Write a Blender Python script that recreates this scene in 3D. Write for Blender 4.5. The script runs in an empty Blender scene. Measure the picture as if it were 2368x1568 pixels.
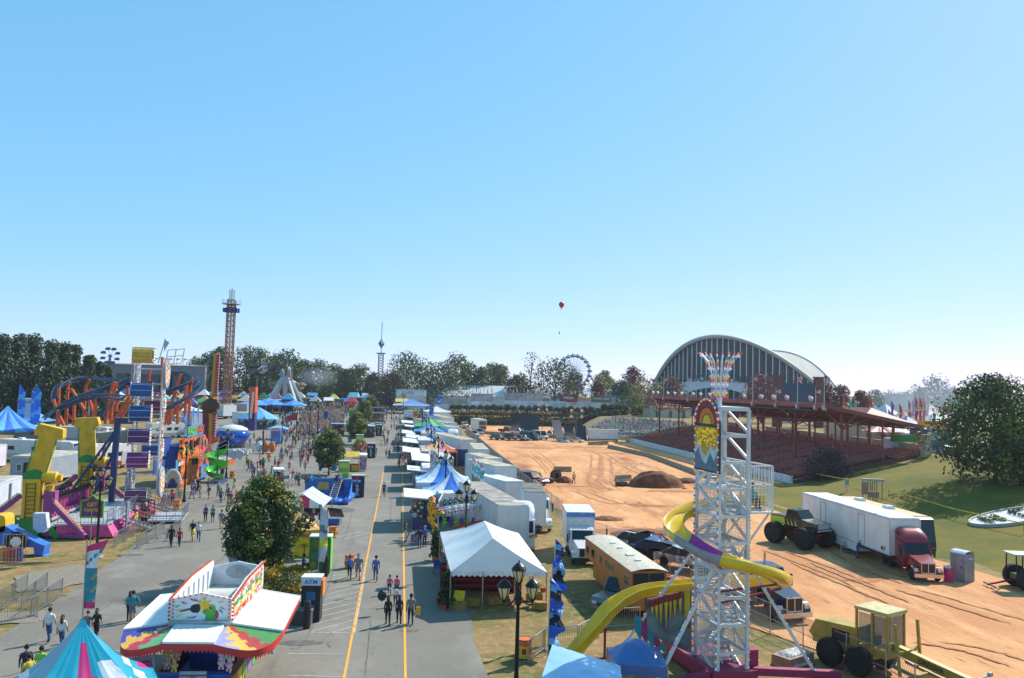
# state fair seen from a raised ride: every thing is built where it stands
import bpy,bmesh,math,random
from math import sin,cos,tan,pi,radians,atan2,hypot,sqrt
from mathutils import Vector,Matrix,geometry,noise
R=random.Random(11)
V=Vector
S=bpy.context.scene
COL=S.collection
PW,PH,PF,HC=2367.0,1568.0,1836.0,14.0
YAW,PITCH,ROLL=radians(7.94),radians(3.4),radians(1.5)
CAMROT=Matrix.Rotation(-YAW,3,'Z')@Matrix.Rotation(pi/2+PITCH,3,'X')@Matrix.Rotation(ROLL,3,'Z')
CAMPOS=V((0,0,HC))
cd=bpy.data.cameras.new('camera');cam=bpy.data.objects.new('camera',cd);COL.objects.link(cam)
cam.location=CAMPOS;cam.rotation_euler=CAMROT.to_euler()
cd.sensor_width=23.2;cd.lens=23.2*PF/PW;cd.clip_end=6000;cd.clip_start=0.3
S.camera=cam
ZR={11:(0,1250,3.1357),12:(0,1700,2.8514),13:(0,2200,3.0571),14:(650,1150,2.8514),15:(650,1650,2.8514),16:(450,2150,2.785),17:(1200,1350,3.1357),18:(1150,1750,2.8507),21:(1150,2150,2.7853),22:(1550,1350,3.1357),23:(1550,1750,2.8514),24:(1850,2150,2.7857),25:(2100,1400,2.8514),26:(2100,1850,2.8514),27:(2500,1300,2.368),28:(2700,1600,2.8514),31:(2550,1950,2.8514),32:(2500,2250,3.1573),33:(3050,1900,2.8513),34:(3250,2250,2.799),35:(3350,1350,2.6139),36:(3350,1750,2.6139),37:(2100,2250,3.3867),41:(1600,1780,4.2378),42:(650,1650,4.48),43:(950,1450,5.2275),44:(1200,1550,3.92),45:(0,1600,3.92),46:(450,1350,4.48),0:(0,0,1/1.7305)}
def ss(a,b,x):
 t=min(1,max(0,(x-a)/(b-a)));return t*t*(3-2*t)
def lin(a,b,x):return min(1,max(0,(x-a)/(b-a)))
def hz(X,Y):
 mid=3.5*ss(130,320,Y)+5.0*ss(312,460,Y)
 if X<=16.5:return mid
 floor=0.0
 bank=3.5*lin(280,287,Y)+5.0*ss(312,460,Y)
 if Y>118:
  e=4.8*lin(61,83,X)-0.5*(lin(60.5,61.5,X)-lin(83,84,X))
  if Y>215 and X>35:
   r=hypot(X-35,Y-215)
   e=4.8*lin(27,48,r)-0.5*(lin(26.5,27.5,r)-lin(48,49,r));e*=lin(0.5,0.62,atan2(X-35,Y-215))
 else:
  k=lin(100,118,Y)
  e=4.8*ss(47,83,X)*(1-k)+k*(4.8*lin(61,83,X)-0.5*(lin(60.5,61.5,X)-lin(83,84,X)))
 e*=lin(20,60,Y)*0.75+0.25
 v=max(floor,bank,e)
 t=lin(16.5,19.5,X)
 return mid*(1-t)+v*t
def ray(r,x,y):
 o=ZR[r];X=(o[0]+x/o[2])/1.7305;Y=(o[1]+y/o[2])/1.7305
 return CAMROT@V(((X-PW/2)/PF,(PH/2-Y)/PF,-1))
def g(r,x,y,z=None):
 d=ray(r,x,y)
 if z is not None:
  t=(z-HC)/d.z;return CAMPOS+d*t
 t=20.0
 while t<900:
  p=CAMPOS+d*t
  if p.z<=hz(p.x,p.y):break
  t*=1.002
 p=CAMPOS+d*t;p.z=hz(p.x,p.y);return p
def gY(r,x,y,Y):
 d=ray(r,x,y);return CAMPOS+d*(Y/d.y)
def gX(r,x,y,X):
 d=ray(r,x,y);return CAMPOS+d*(X/d.x)
def dep(p):return(CAMROT.transposed()@(p-CAMPOS)).z*-1
def mpp(p,r=0):return dep(p)/PF/1.7305/ZR[r][2]
def lin1(c):
 c/=255.0
 return c/12.92 if c<=0.04045 else((c+0.055)/1.055)**2.4
MATS={}
def M(rgb,rough=0.6,metal=0.0,amt=0.18,scale=3.0,bump=0.0,name=None,emit=0,spec=0.5,alpha=1.0,coat=0.0):
 """rgb: surface colour in 0..255 sRGB; noise varies it"""
 if isinstance(rgb,bpy.types.Material):return rgb
 key=(rgb,rough,metal,amt,scale,bump,emit,alpha,coat)
 if key in MATS:return MATS[key]
 m=bpy.data.materials.new(name or 'mat_%02x%02x%02x'%tuple(int(c)for c in rgb));m.use_nodes=True
 nt=m.node_tree;b=nt.nodes['Principled BSDF']
 col=tuple(lin1(c)for c in rgb)
 b.inputs['Roughness'].default_value=rough;b.inputs['Metallic'].default_value=metal
 b.inputs['Base Color'].default_value=(*col,1)
 b.inputs['Coat Weight'].default_value=coat
 if alpha<1:b.inputs['Alpha'].default_value=alpha
 if emit:b.inputs['Emission Color'].default_value=(*col,1);b.inputs['Emission Strength'].default_value=emit
 if amt>0:
  tc=nt.nodes.new('ShaderNodeTexCoord');n=nt.nodes.new('ShaderNodeTexNoise')
  n.inputs['Scale'].default_value=scale;n.inputs['Detail'].default_value=5
  nt.links.new(tc.outputs['Object'],n.inputs['Vector'])
  r=nt.nodes.new('ShaderNodeMapRange');r.inputs[1].default_value=0.3;r.inputs[2].default_value=0.7
  r.inputs[3].default_value=1-amt*1.35;r.inputs[4].default_value=1+amt*0.6
  nt.links.new(n.outputs[0],r.inputs[0])
  mx=nt.nodes.new('ShaderNodeMix');mx.data_type='RGBA';mx.blend_type='MULTIPLY'
  mx.inputs[0].default_value=1;mx.inputs[6].default_value=(*col,1)
  nt.links.new(r.outputs[0],mx.inputs[7]);nt.links.new(mx.outputs[2],b.inputs['Base Color'])
  if bump:
   bp=nt.nodes.new('ShaderNodeBump');bp.inputs['Strength'].default_value=bump;bp.inputs['Distance'].default_value=0.05
   nt.links.new(n.outputs[0],bp.inputs['Height']);nt.links.new(bp.outputs[0],b.inputs['Normal'])
 MATS[key]=m
 return m
def ramp_mat(name,layers,rough=0.9,bump=0.3,bscale=8.0,spec=0.3):
 """ground material: base colour then (colour, scale, lo, hi, stretch) noise layers mixed over it"""
 m=bpy.data.materials.new(name);m.use_nodes=True;nt=m.node_tree;b=nt.nodes['Principled BSDF']
 tc=nt.nodes.new('ShaderNodeTexCoord');b.inputs['Roughness'].default_value=rough;b.inputs['Specular IOR Level'].default_value=spec
 cur=None
 for L in layers:
  col=tuple(lin1(c)for c in L[0])+(1,)
  if cur is None:
   rgb=nt.nodes.new('ShaderNodeRGB');rgb.outputs[0].default_value=col;cur=rgb.outputs[0];continue
  mp=nt.nodes.new('ShaderNodeMapping');st=L[4]if len(L)>4 else(1,1,1,0)
  mp.inputs['Scale'].default_value=st[:3];mp.inputs['Rotation'].default_value=(0,0,st[3]);mp.inputs['Location'].default_value=(R.uniform(0,50),R.uniform(0,50),0)
  nt.links.new(tc.outputs['Object'],mp.inputs[0])
  n=nt.nodes.new('ShaderNodeTexNoise');n.inputs['Scale'].default_value=L[1];n.inputs['Detail'].default_value=8;n.inputs['Roughness'].default_value=0.6
  nt.links.new(mp.outputs[0],n.inputs['Vector'])
  r=nt.nodes.new('ShaderNodeMapRange');r.inputs[1].default_value=L[2];r.inputs[2].default_value=L[3]
  nt.links.new(n.outputs[0],r.inputs[0])
  mx=nt.nodes.new('ShaderNodeMix');mx.data_type='RGBA'
  nt.links.new(r.outputs[0],mx.inputs[0]);nt.links.new(cur,mx.inputs[6]);mx.inputs[7].default_value=col
  cur=mx.outputs[2]
 nt.links.new(cur,b.inputs['Base Color'])
 n=nt.nodes.new('ShaderNodeTexNoise');n.inputs['Scale'].default_value=bscale;n.inputs['Detail'].default_value=8
 nt.links.new(tc.outputs['Object'],n.inputs['Vector'])
 bp=nt.nodes.new('ShaderNodeBump');bp.inputs['Strength'].default_value=bump;bp.inputs['Distance'].default_value=0.12
 nt.links.new(n.outputs[0],bp.inputs['Height']);nt.links.new(bp.outputs[0],b.inputs['Normal'])
 return m
def leaf_mat(name,rgb,var=0.35,sc=0.35,trans=0.25):
 m=bpy.data.materials.new(name);m.use_nodes=True;nt=m.node_tree;b=nt.nodes['Principled BSDF']
 col=tuple(lin1(c)for c in rgb);b.inputs['Roughness'].default_value=0.55
 tc=nt.nodes.new('ShaderNodeTexCoord');n=nt.nodes.new('ShaderNodeTexNoise');n.inputs['Scale'].default_value=sc;n.inputs['Detail'].default_value=3
 nt.links.new(tc.outputs['Object'],n.inputs['Vector'])
 hs=nt.nodes.new('ShaderNodeHueSaturation');hs.inputs['Color'].default_value=(*col,1)
 r=nt.nodes.new('ShaderNodeMapRange');r.inputs[1].default_value=0.3;r.inputs[2].default_value=0.7;r.inputs[3].default_value=1-var;r.inputs[4].default_value=1+var
 nt.links.new(n.outputs[0],r.inputs[0]);nt.links.new(r.outputs[0],hs.inputs['Value'])
 r2=nt.nodes.new('ShaderNodeMapRange');r2.inputs[1].default_value=0.3;r2.inputs[2].default_value=0.7;r2.inputs[3].default_value=0.47;r2.inputs[4].default_value=0.53
 nt.links.new(n.outputs[1],r2.inputs[0]);nt.links.new(r2.outputs[0],hs.inputs['Hue'])
 nt.links.new(hs.outputs[0],b.inputs['Base Color'])
 if trans:
  t=nt.nodes.new('ShaderNodeBsdfTranslucent');nt.links.new(hs.outputs[0],t.inputs[0])
  mx=nt.nodes.new('ShaderNodeMixShader');mx.inputs[0].default_value=trans
  nt.links.new(b.outputs[0],mx.inputs[1]);nt.links.new(t.outputs[0],mx.inputs[2])
  nt.links.new(mx.outputs[0],nt.nodes['Material Output'].inputs[0])
 return m
WHITE=(226,226,224);OFFW=(205,203,196);BLACK=(22,22,24);STEEL=(170,172,176);DARK=(45,46,50)
def glass():return M((25,32,38),0.08,0.0,0)
GLASS=glass();CHROME=M((200,200,205),0.18,1.0,0);GALV=M((168,172,176),0.35,0.8,0.2,6);TYRE=M((28,27,27),0.85,0,0.2)
WPAINT=M(WHITE,0.4,0,0.06,1.5);ALUW=M((200,203,206),0.35,0.1,0.08,1.5)
class MB:
 def __init__(s):s.v=[];s.f=[];s.mi=[];s.sm=[];s.m=0;s.T=None;s.smooth=False
 def add(s,vs,fs):
  o=len(s.v)
  if s.T is not None:vs=[s.T@V(v)for v in vs]
  s.v+=[tuple(v)for v in vs]
  for f in fs:s.f.append([i+o for i in f]);s.mi.append(s.m);s.sm.append(s.smooth)
  return s
 def box(s,c,d,rz=0,rx=0,ry=0,m=None,taper=None):
  if m is not None:s.m=m
  x,y,z=d[0]/2,d[1]/2,d[2]/2;tx,ty=taper or(1,1)
  vs=[V((a*x*(tx if k>0 else 1),b*y*(ty if k>0 else 1),k*z))for k in(-1,1)for a,b in((-1,-1),(1,-1),(1,1),(-1,1))]
  if rz or rx or ry:
   mm=Matrix.Rotation(rz,3,'Z')@Matrix.Rotation(ry,3,'Y')@Matrix.Rotation(rx,3,'X');vs=[mm@v for v in vs]
  return s.add([v+V(c)for v in vs],[(3,2,1,0),(4,5,6,7),(0,1,5,4),(1,2,6,5),(2,3,7,6),(3,0,4,7)])
 def bb(s,a,b,m=None):
  return s.box([(a[i]+b[i])/2 for i in range(3)],[abs(b[i]-a[i])for i in range(3)],m=m)
 def bar(s,a,b,w,h=None,m=None,up=(0,0,1)):
  if m is not None:s.m=m
  a,b=V(a),V(b);d=b-a;L=d.length
  if L<1e-6:return s
  d/=L;u=V(up)
  if abs(d.dot(u))>0.98:u=V((1,0,0))
  x=d.cross(u).normalized();y=x.cross(d);h=h or w
  vs=[p+x*(i*w/2)+y*(j*h/2)for p in(a,b)for i,j in((-1,-1),(1,-1),(1,1),(-1,1))]
  return s.add(vs,[(0,1,2,3),(7,6,5,4),(4,5,1,0),(5,6,2,1),(6,7,3,2),(7,4,0,3)])
 def cyl(s,a,b,r,r2=None,n=8,m=None,cap=True):
  return s.tube([a,b],[r,r if r2 is None else r2],n,m,cap)
 def tube(s,pts,r,n=6,m=None,cap=True,closed=False):
  if m is not None:s.m=m
  pts=[V(p)for p in pts];k=len(pts);rs=r if isinstance(r,(list,tuple))else[r]*k
  vs=[];px=None
  for i,p in enumerate(pts):
   a=pts[i-1]if(i>0 or closed)else p;b=pts[(i+1)%k]if(i<k-1 or closed)else p
   d=(b-a).normalized()
   if px is None:
    u=V((0,0,1))if abs(d.z)<0.95 else V((1,0,0));px=u.cross(d).normalized()
   else:
    px=(px-d*px.dot(d)).normalized()
   py=d.cross(px)
   vs+=[p+(px*cos(2*pi*j/n)+py*sin(2*pi*j/n))*rs[i]for j in range(n)]
  fs=[]
  for i in range(k if closed else k-1):
   o,q=i*n,((i+1)%k)*n
   fs+=[(o+j,o+(j+1)%n,q+(j+1)%n,q+j)for j in range(n)]
  if cap and not closed:fs+=[tuple(range(n-1,-1,-1)),tuple(range((k-1)*n,k*n))]
  return s.add(vs,fs)
 def lathe(s,prof,n=12,c=(0,0,0),m=None,ax=None,sx=1,sy=1):
  """prof: (radius, height) list; ax: optional 3x3 turning z onto another axis"""
  if m is not None:s.m=m
  vs=[]
  for r,z in prof:
   for j in range(n):
    p=V((r*sx*cos(2*pi*j/n),r*sy*sin(2*pi*j/n),z))
    vs.append((ax@p if ax else p)+V(c))
  fs=[(i*n+j,i*n+(j+1)%n,(i+1)*n+(j+1)%n,(i+1)*n+j)for i in range(len(prof)-1)for j in range(n)]
  if prof[0][0]>1e-4:fs.append(tuple(range(n-1,-1,-1)))
  if prof[-1][0]>1e-4:fs.append(tuple(range((len(prof)-1)*n,len(prof)*n)))
  return s.add(vs,fs)
 def ball(s,c,r,n=8,m=None,sx=1,sy=1,sz=1):
  k=max(4,n//2+1)
  return s.lathe([(r*sin(pi*i/k)+1e-5,-r*sz*cos(pi*i/k))for i in range(k+1)],n,c,m,sx=sx,sy=sy)
 def poly(s,pts,m=None):
  if m is not None:s.m=m
  return s.add(pts,[tuple(range(len(pts)))])
 def prism(s,pts,d,m=None):
  """closed outline pts (3d) pushed along d"""
  if m is not None:s.m=m
  n=len(pts);d=V(d)
  return s.add([V(p)for p in pts]+[V(p)+d for p in pts],[tuple(range(n-1,-1,-1)),tuple(range(n,2*n))]+[(i,(i+1)%n,(i+1)%n+n,i+n)for i in range(n)])
 def grid(s,fn,nu,nv,m=None,mfn=None,th=0):
  """fn(u,v)->point; mfn(i,j)->material; th: thickness down"""
  vs=[V(fn(i/nu,j/nv))for i in range(nu+1)for j in range(nv+1)];w=nv+1
  o=len(s.v);k=len(vs)
  fs=[];ms=[]
  for i in range(nu):
   for j in range(nv):
    fs.append((i*w+j,(i+1)*w+j,(i+1)*w+j+1,i*w+j+1));ms.append(mfn(i,j)if mfn else(m if m is not None else s.m))
  if th:
   vs+=[v-V((0,0,th))for v in vs[:k]]
   fs+=[tuple(q+k for q in reversed(f))for f in fs];ms+=ms
  s.add(vs,fs);s.mi[-len(fs):]=ms
  return s
 def text(s,t,size,mat4,m=None,ext=0.01,align='CENTER',sx=1.0):
  if m is not None:s.m=m
  me=text_mesh(t,align)
  for v_,f_ in[me]:
   sc=[V((p[0]*size*sx,p[1]*size,p[2]*ext))for p in v_]
   s.add([mat4@p for p in sc],f_)
  return s
 def build(s,name,mats,parent=None,smooth=False,auto=None):
  me=bpy.data.meshes.new(name);me.from_pydata(s.v,[],s.f)
  mats=mats if isinstance(mats,(list,tuple))and not(mats and isinstance(mats[0],(int,float)))else[mats]
  for m in mats:me.materials.append(M(m))
  me.polygons.foreach_set('material_index',[min(i,len(mats)-1)for i in s.mi])
  if smooth or any(s.sm):
   me.polygons.foreach_set('use_smooth',[True]*len(s.f)if smooth else s.sm)
  me.update()
  o=bpy.data.objects.new(name,me);COL.objects.link(o)
  if parent is not None:o.parent=parent
  return o
TXT={}
def text_mesh(t,align):
 k=(t,align)
 if k not in TXT:
  c=bpy.data.curves.new('lettering','FONT');c.body=t;c.align_x=align;c.align_y='CENTER';c.size=1;c.extrude=1;c.resolution_u=2;c.offset=0.012
  o=bpy.data.objects.new('lettering',c)
  me=bpy.data.meshes.new_from_object(o)
  TXT[k]=([tuple(v.co)for v in me.vertices],[tuple(p.vertices)for p in me.polygons])
  bpy.data.objects.remove(o);bpy.data.meshes.remove(me);bpy.data.curves.remove(c)
 return TXT[k]
def face_mat(p,right,up=(0,0,1)):
 """frame with local x along `right`, y along `up`, z outwards"""
 x=V(right).normalized();y=V(up);y=(y-x*y.dot(x)).normalized();z=x.cross(y)
 return Matrix(((x.x,y.x,z.x,p[0]),(x.y,y.y,z.y,p[1]),(x.z,y.z,z.z,p[2]),(0,0,0,1)))
USED={}
def tag(o,label,cat=None,group=None,kind=None):
 if label is not None:o['label']=label
 if cat:o['category']=cat
 if group:o['group']=group
 if kind:o['kind']=kind
 return o
def thing(name,label,cat,loc=(0,0,0),rz=0,group=None,scale=None):
 o=bpy.data.objects.new(name,None);COL.objects.link(o);o.location=loc;o.rotation_euler=(0,0,rz);o.empty_display_size=0.3
 if scale:o.scale=scale if isinstance(scale,(tuple,list))else(scale,)*3
 return tag(o,label,cat,group)
def dup(root,loc,rz=0,label=None,group=None,scale=None,recolor=None):
 def cp(o,par):
  c=o.copy();COL.objects.link(c)
  if par is not None:c.parent=par
  for ch in o.children:cp(ch,c)
  return c
 r=cp(root,None);r.location=loc;r.rotation_euler=(0,0,rz)
 if scale:r.scale=scale if isinstance(scale,(tuple,list))else(scale,)*3
 if label:r['label']=label
 if group:r['group']=group
 return r
def place(o,loc,rz=0):
 o.location=loc;o.rotation_euler=(0,0,rz);return o
SAZ,SEL=radians(55),radians(42)
SUN=V((sin(SAZ)*cos(SEL),cos(SAZ)*cos(SEL),sin(SEL)))
w=bpy.data.worlds.new('World');S.world=w;w.use_nodes=True
nt=w.node_tree;bg=nt.nodes['Background']
sky=nt.nodes.new('ShaderNodeTexSky');sky.sky_type='NISHITA';sky.sun_disc=False
sky.sun_elevation=SEL;sky.sun_rotation=SAZ;sky.altitude=500;sky.air_density=0.7;sky.dust_density=0.4;sky.ozone_density=6
sc_=nt.nodes.new('ShaderNodeSeparateColor');cc0=nt.nodes.new('ShaderNodeCombineColor');nt.links.new(sky.outputs[0],sc_.inputs[0])
for ch,(a_,g_)in enumerate(((.74,.75),(.82,.38),(1.0,.35))):
 m0,m1,m2=[nt.nodes.new('ShaderNodeMath')for _ in range(3)];m0.operation='MULTIPLY';m1.operation='POWER';m2.operation='MULTIPLY'
 m0.inputs[1].default_value=.2305;m1.inputs[1].default_value=g_;m2.inputs[1].default_value=a_/.2305
 nt.links.new(sc_.outputs[ch],m0.inputs[0]);nt.links.new(m0.outputs[0],m1.inputs[0]);nt.links.new(m1.outputs[0],m2.inputs[0]);nt.links.new(m2.outputs[0],cc0.inputs[ch])
nt.links.new(cc0.outputs[0],bg.inputs[0]);bg.inputs[1].default_value=0.15
sl=bpy.data.lights.new('sun','SUN');so=bpy.data.objects.new('sun',sl);COL.objects.link(so)
sl.energy=4.4;sl.angle=radians(0.53);sl.color=(1.0,0.94,0.84);so.rotation_euler=SUN.to_track_quat('Z','Y').to_euler();so.location=(0,0,80)
S.view_settings.view_transform='Standard';S.view_settings.look='None';S.view_settings.exposure=0.62;S.view_settings.gamma=1
S.render.engine='CYCLES'
S.cycles.max_bounces=6;S.cycles.diffuse_bounces=3;S.cycles.glossy_bounces=3;S.cycles.transparent_max_bounces=8;S.cycles.use_denoising=True
S.cycles.sample_clamp_indirect=4
def sheet(name,outline,mat,step=4.0,dz=0.0,jitter=0.0,kind='structure',seed=1):
 rr=random.Random(seed)
 b=[]
 n=len(outline)
 for i in range(n):
  p,q=V(outline[i]).to_2d(),V(outline[(i+1)%n]).to_2d();k=max(1,int((q-p).length/step))
  for j in range(k):
   t=p.lerp(q,j/k)
   if jitter:t=t+V((rr.uniform(-jitter,jitter),rr.uniform(-jitter,jitter)))
   b.append(t)
 xs=[p.x for p in b];ys=[p.y for p in b];pts=[]
 def inside(x,y):
  c=False;j=len(b)-1
  for i in range(len(b)):
   if(b[i].y>y)!=(b[j].y>y)and x<(b[j].x-b[i].x)*(y-b[i].y)/(b[j].y-b[i].y)+b[i].x:c=not c
   j=i
  return c
 x=min(xs)+step/2
 while x<max(xs):
  y=min(ys)+step/2
  while y<max(ys):
   if inside(x,y):pts.append(V((x,y)))
   y+=step
  x+=step
 nb=len(b)
 r=geometry.delaunay_2d_cdt(b+pts,[(i,(i+1)%nb)for i in range(nb)],[],1,0.001)
 mb=MB();mb.add([(p.x,p.y,hz(p.x,p.y)+dz)for p in r[0]],[tuple(f)for f in r[2]])
 o=mb.build(name,mat,smooth=True);o['kind']=kind
 return o
grass_dry=ramp_mat('dry_grass',[((148,120,78),),((118,104,60),0.12,0.42,0.62),((96,100,48),0.35,0.5,0.66),((172,146,104),1.6,0.5,0.75),((86,72,44),9,0.5,0.8)],0.95,0.6,14)
gm=MB()
xs=[-2500,-900,-400]+list(range(-240,16,8))+[16.5,18,19.5]+list(range(22,110,4))+[120,140,170,220,400,900,2500]
ys=[-300,-60]+list(range(0,110,8))+list(range(110,300,4))+list(range(300,480,12))+[600,900,1500,3000,5000]
gm.add([(x,y,hz(x,y)-0.045-(0.5 if 50<x<130 and 22<y<112 else 0))for x in xs for y in ys],[(i*len(ys)+j,(i+1)*len(ys)+j,(i+1)*len(ys)+j+1,i*len(ys)+j+1)for i in range(len(xs)-1)for j in range(len(ys)-1)])
gm.build('ground',grass_dry,smooth=True)['kind']='structure'
asph=ramp_mat('asphalt',[((127,121,111),),((108,103,95),0.06,0.4,0.65),((140,134,126),0.25,0.5,0.75),((112,108,103),0.5,0.58,0.66,(1,0.12,1,0.05)),((98,95,90),2.5,0.55,0.8),((150,145,138),30,0.55,0.8)],0.85,0.25,40)
sheet('asphalt_road',[(4.9,20),(4.6,44),(5.2,55),(7.5,62),(8.5,120),(8.6,330),(-14,345),(-75,345),(-72,300),(-60,230),(-36,150),(-29,118),(-27,108),(-24,96),(-22.3,80),(-21,66),(-20.3,40),(-20,20)],asph,4,0.0,0.12,seed=4)
dirt=ramp_mat('red_dirt',[((206,148,98),),((184,124,80),0.05,0.42,0.6),((146,88,56),0.16,0.54,0.68,(1.2,0.3,1,-0.6)),((214,164,116),0.4,0.5,0.7,(1.2,0.25,1,-0.5)),((132,78,50),1.5,0.58,0.72,(1.6,0.25,1,-0.35)),((196,150,106),5,0.5,0.75),((120,74,50),11,0.62,0.8)],0.95,0.7,3)
sheet('dirt_arena',[(17.8,60),(20,48),(24,40),(28,26),(46,18),(48,40),(46.5,62),(45.6,80),(44.5,100),(52,112),(60,118),(60.4,212),(58,232),(54,246),(56,272),(52,279.5),(24,279.5),(20.5,270),(20.2,120),(18.6,92)],dirt,3,0.0,0.35,seed=5)
grass_hill=ramp_mat('lawn_hill',[((102,96,20),),((118,102,26),0.15,0.42,0.6),((72,88,18),0.1,0.5,0.68),((130,110,44),0.5,0.58,0.75),((64,68,22),5,0.5,0.8),((140,128,62),14,0.6,0.8)],0.95,0.6,12)
sheet('lawn_hill',[(48,20),(48.5,40),(47,62),(46,80),(45,99),(52.5,111),(60.3,117.5),(61,118.5),(84,118.5),(84,100),(130,90),(130,20)],grass_hill,3,-0.03,0.3,seed=6)
yel=ramp_mat('yellow_paint',[((226,160,58),),((206,150,70),2.0,0.5,0.7),((150,130,96),9,0.6,0.75)],0.8,0.1,20)
wht=ramp_mat('white_paint',[((190,186,180),),((150,146,140),3.0,0.45,0.65)],0.8,0.1,20)
def stripe(mb,a,b,w):
 a,b=V(a).to_2d(),V(b).to_2d();d=(b-a).normalized();n=V((-d.y,d.x))*w/2;L=(b-a).length;k=max(1,int(L/4))
 for i in range(k):
  p,q=a.lerp(b,i/k),a.lerp(b,(i+1)/k)
  mb.poly([(c.x,c.y,hz(c.x,c.y)+0.012)for c in(p+n,p-n,q-n,q+n)])
mb=MB();a=g(0,795,1568);b=g(0,888,1085);stripe(mb,a+(a-b)*0.2,b,0.13)
a=g(0,937,1568);b=g(0,930,1050);stripe(mb,a+(a-b)*0.2,b,0.13)
mb.build('yellow_road_line',yel)['kind']='structure'
mb=MB()
def wl(r,x0,y0,x1,y1,w=0.09):stripe(mb,g(r,x0,y0),g(r,x1,y1),w)
for l in[(465,440,590,420),(465,482,830,425),(430,585,800,510),(405,642,815,553),(385,703,825,603),(365,767,825,655),(340,832,812,717),(325,900,800,778),(312,972,755,850),(272,1052,742,922),(480,1068,762,990),(265,1066,735,1072),(745,1072,862,428),(590,420,862,428),(0,1300,670,1308),(0,1540,610,1556),(560,200,830,212),(530,303,700,306),(600,110,760,112)]:wl(21,*l,w=0.07)
for l in[(780,770,1000,770),(700,870,985,885),(680,1005,955,1010),(640,1165,965,1080),(545,1150,835,1076),(810,1168,960,1135),(850,560,1050,540),(850,580,1045,562),(850,602,1040,583),(850,625,1035,604),(850,650,1030,625),(845,675,1020,648),(820,700,1010,672),(780,716,1000,710)]:wl(18,*l,w=0.07)
for l in[(0,1268,230,1270),(655,590,760,580),(710,540,800,530),(765,488,850,478),(820,438,900,428)]:wl(16,*l,w=0.07)
mb.build('white_parking_line',wht)['kind']='structure'
rut=ramp_mat('rut_dirt',[((168,110,72),),((122,76,48),0.6,0.5,0.68),((198,144,100),1.6,0.45,0.7),((110,68,44),6,0.6,0.75)],0.95,0.8,6)
def strip(mb,pts,w_,z,wob=.12):
 c=[]
 for i in range(len(pts)-1):
  a,b,d,e=[V(pts[min(max(k,0),len(pts)-1)])for k in(i-1,i,i+1,i+2)]
  c+=[.5*(2*b+(d-a)*u+(2*a-5*b+4*d-e)*u*u+(3*b-a-3*d+e)*u**3)for u in[k/10 for k in range(10)]]
 vs=[]
 for i,q in enumerate(c):
  d=(c[min(i+1,len(c)-1)]-c[max(0,i-1)]).normalized();n_=V((-d.y,d.x,0));w1=w_*R.uniform(.6,1.1)*min(1,i/4+.1,(len(c)-1-i)/4+.1);o_=n_*R.uniform(-wob,wob)
  vs+=[q+n_*w1/2+o_+V((0,0,z)),q-n_*w1/2+o_+V((0,0,z))]
 mb.add(vs,[(2*i,2*i+1,2*i+3,2*i+2)for i in range(len(c)-1)])
mb=MB();zz=.01
for r,pts in[(25,[(0,1180),(120,1260),(270,1430)]),(25,[(40,1160),(180,1270),(290,1400)]),(25,[(700,1490),(740,1350),(760,1200),(640,1150)]),(25,[(850,1480),(870,1300),(860,1220)]),(25,[(880,1490),(890,1300),(870,1200)]),(25,[(730,1490),(760,1340),(745,1190)]),(25,[(980,1230),(1150,1340),(1350,1440)]),(25,[(480,1100),(800,1180),(1010,1290),(1310,1420)]),(25,[(1000,1450),(1150,1330),(1250,1280)]),(26,[(700,180),(760,270),(900,320)]),(26,[(850,180),(870,260),(1000,330)]),(26,[(580,340),(900,460),(1170,480),(1700,520)]),(26,[(1130,450),(1250,500),(1500,500)]),(33,[(700,830),(1200,1100),(1700,1280)]),(33,[(0,860),(600,1080),(1100,1300)]),(34,[(1100,900),(1700,1000),(2300,1200)]),(34,[(900,300),(1500,480),(2300,720)]),(33,[(300,1000),(900,1250),(1500,1500)])]:
 for o_ in(0,1.7):
  zz+=.0012;strip(mb,[g(r,x,y)+V((o_,0,0))for x,y in pts],R.uniform(.2,.42),zz)
mb.build('tyre_track',rut)['kind']='structure'
mb=MB();zz=.012
for r,x,y,rx,ry in[(26,920,640,2.6,1.2),(26,1330,790,5.5,3),(26,1500,860,3,2),(25,1050,1180,5,2.4),(25,1220,1300,3,1.6),(25,100,1120,5,3),(25,640,1110,6,2),(26,540,275,3.2,.8),(26,1700,330,4,1.6),(34,560,200,1.6,.8),(33,1150,1210,1.4,.6)]:
 p=g(r,x,y);zz+=.0015;mb.poly([(p.x+cos(a)*rx*R.uniform(.55,1.1),p.y+sin(a)*ry*R.uniform(.55,1.1),p.z+zz)for a in[k*pi/14 for k in range(28)]])
mb.build('damp_patch',rut)['kind']='structure'
st_=ramp_mat('asphalt_stain',[((92,88,84),),((112,108,102),2,0.45,0.6),((84,80,76),7,0.55,0.7)],0.8,0.2,30);mb=MB();zz=.006
for r,x,y,rx,ry in[(16,210,200,1.1,.5),(18,620,830,1.6,2.2),(44,830,1390,2.6,1.6),(13,1700,620,1.8,.25),(21,1370,1040,.6,.3),(16,2100,1180,1.2,.5),(21,600,700,.5,.3)]:
 p=g(r,x,y);zz+=.0008;mb.poly([(p.x+cos(a)*rx*R.uniform(.7,1.1),p.y+sin(a)*ry*R.uniform(.7,1.1),p.z+zz)for a in[k*pi/10 for k in range(20)]])
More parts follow.
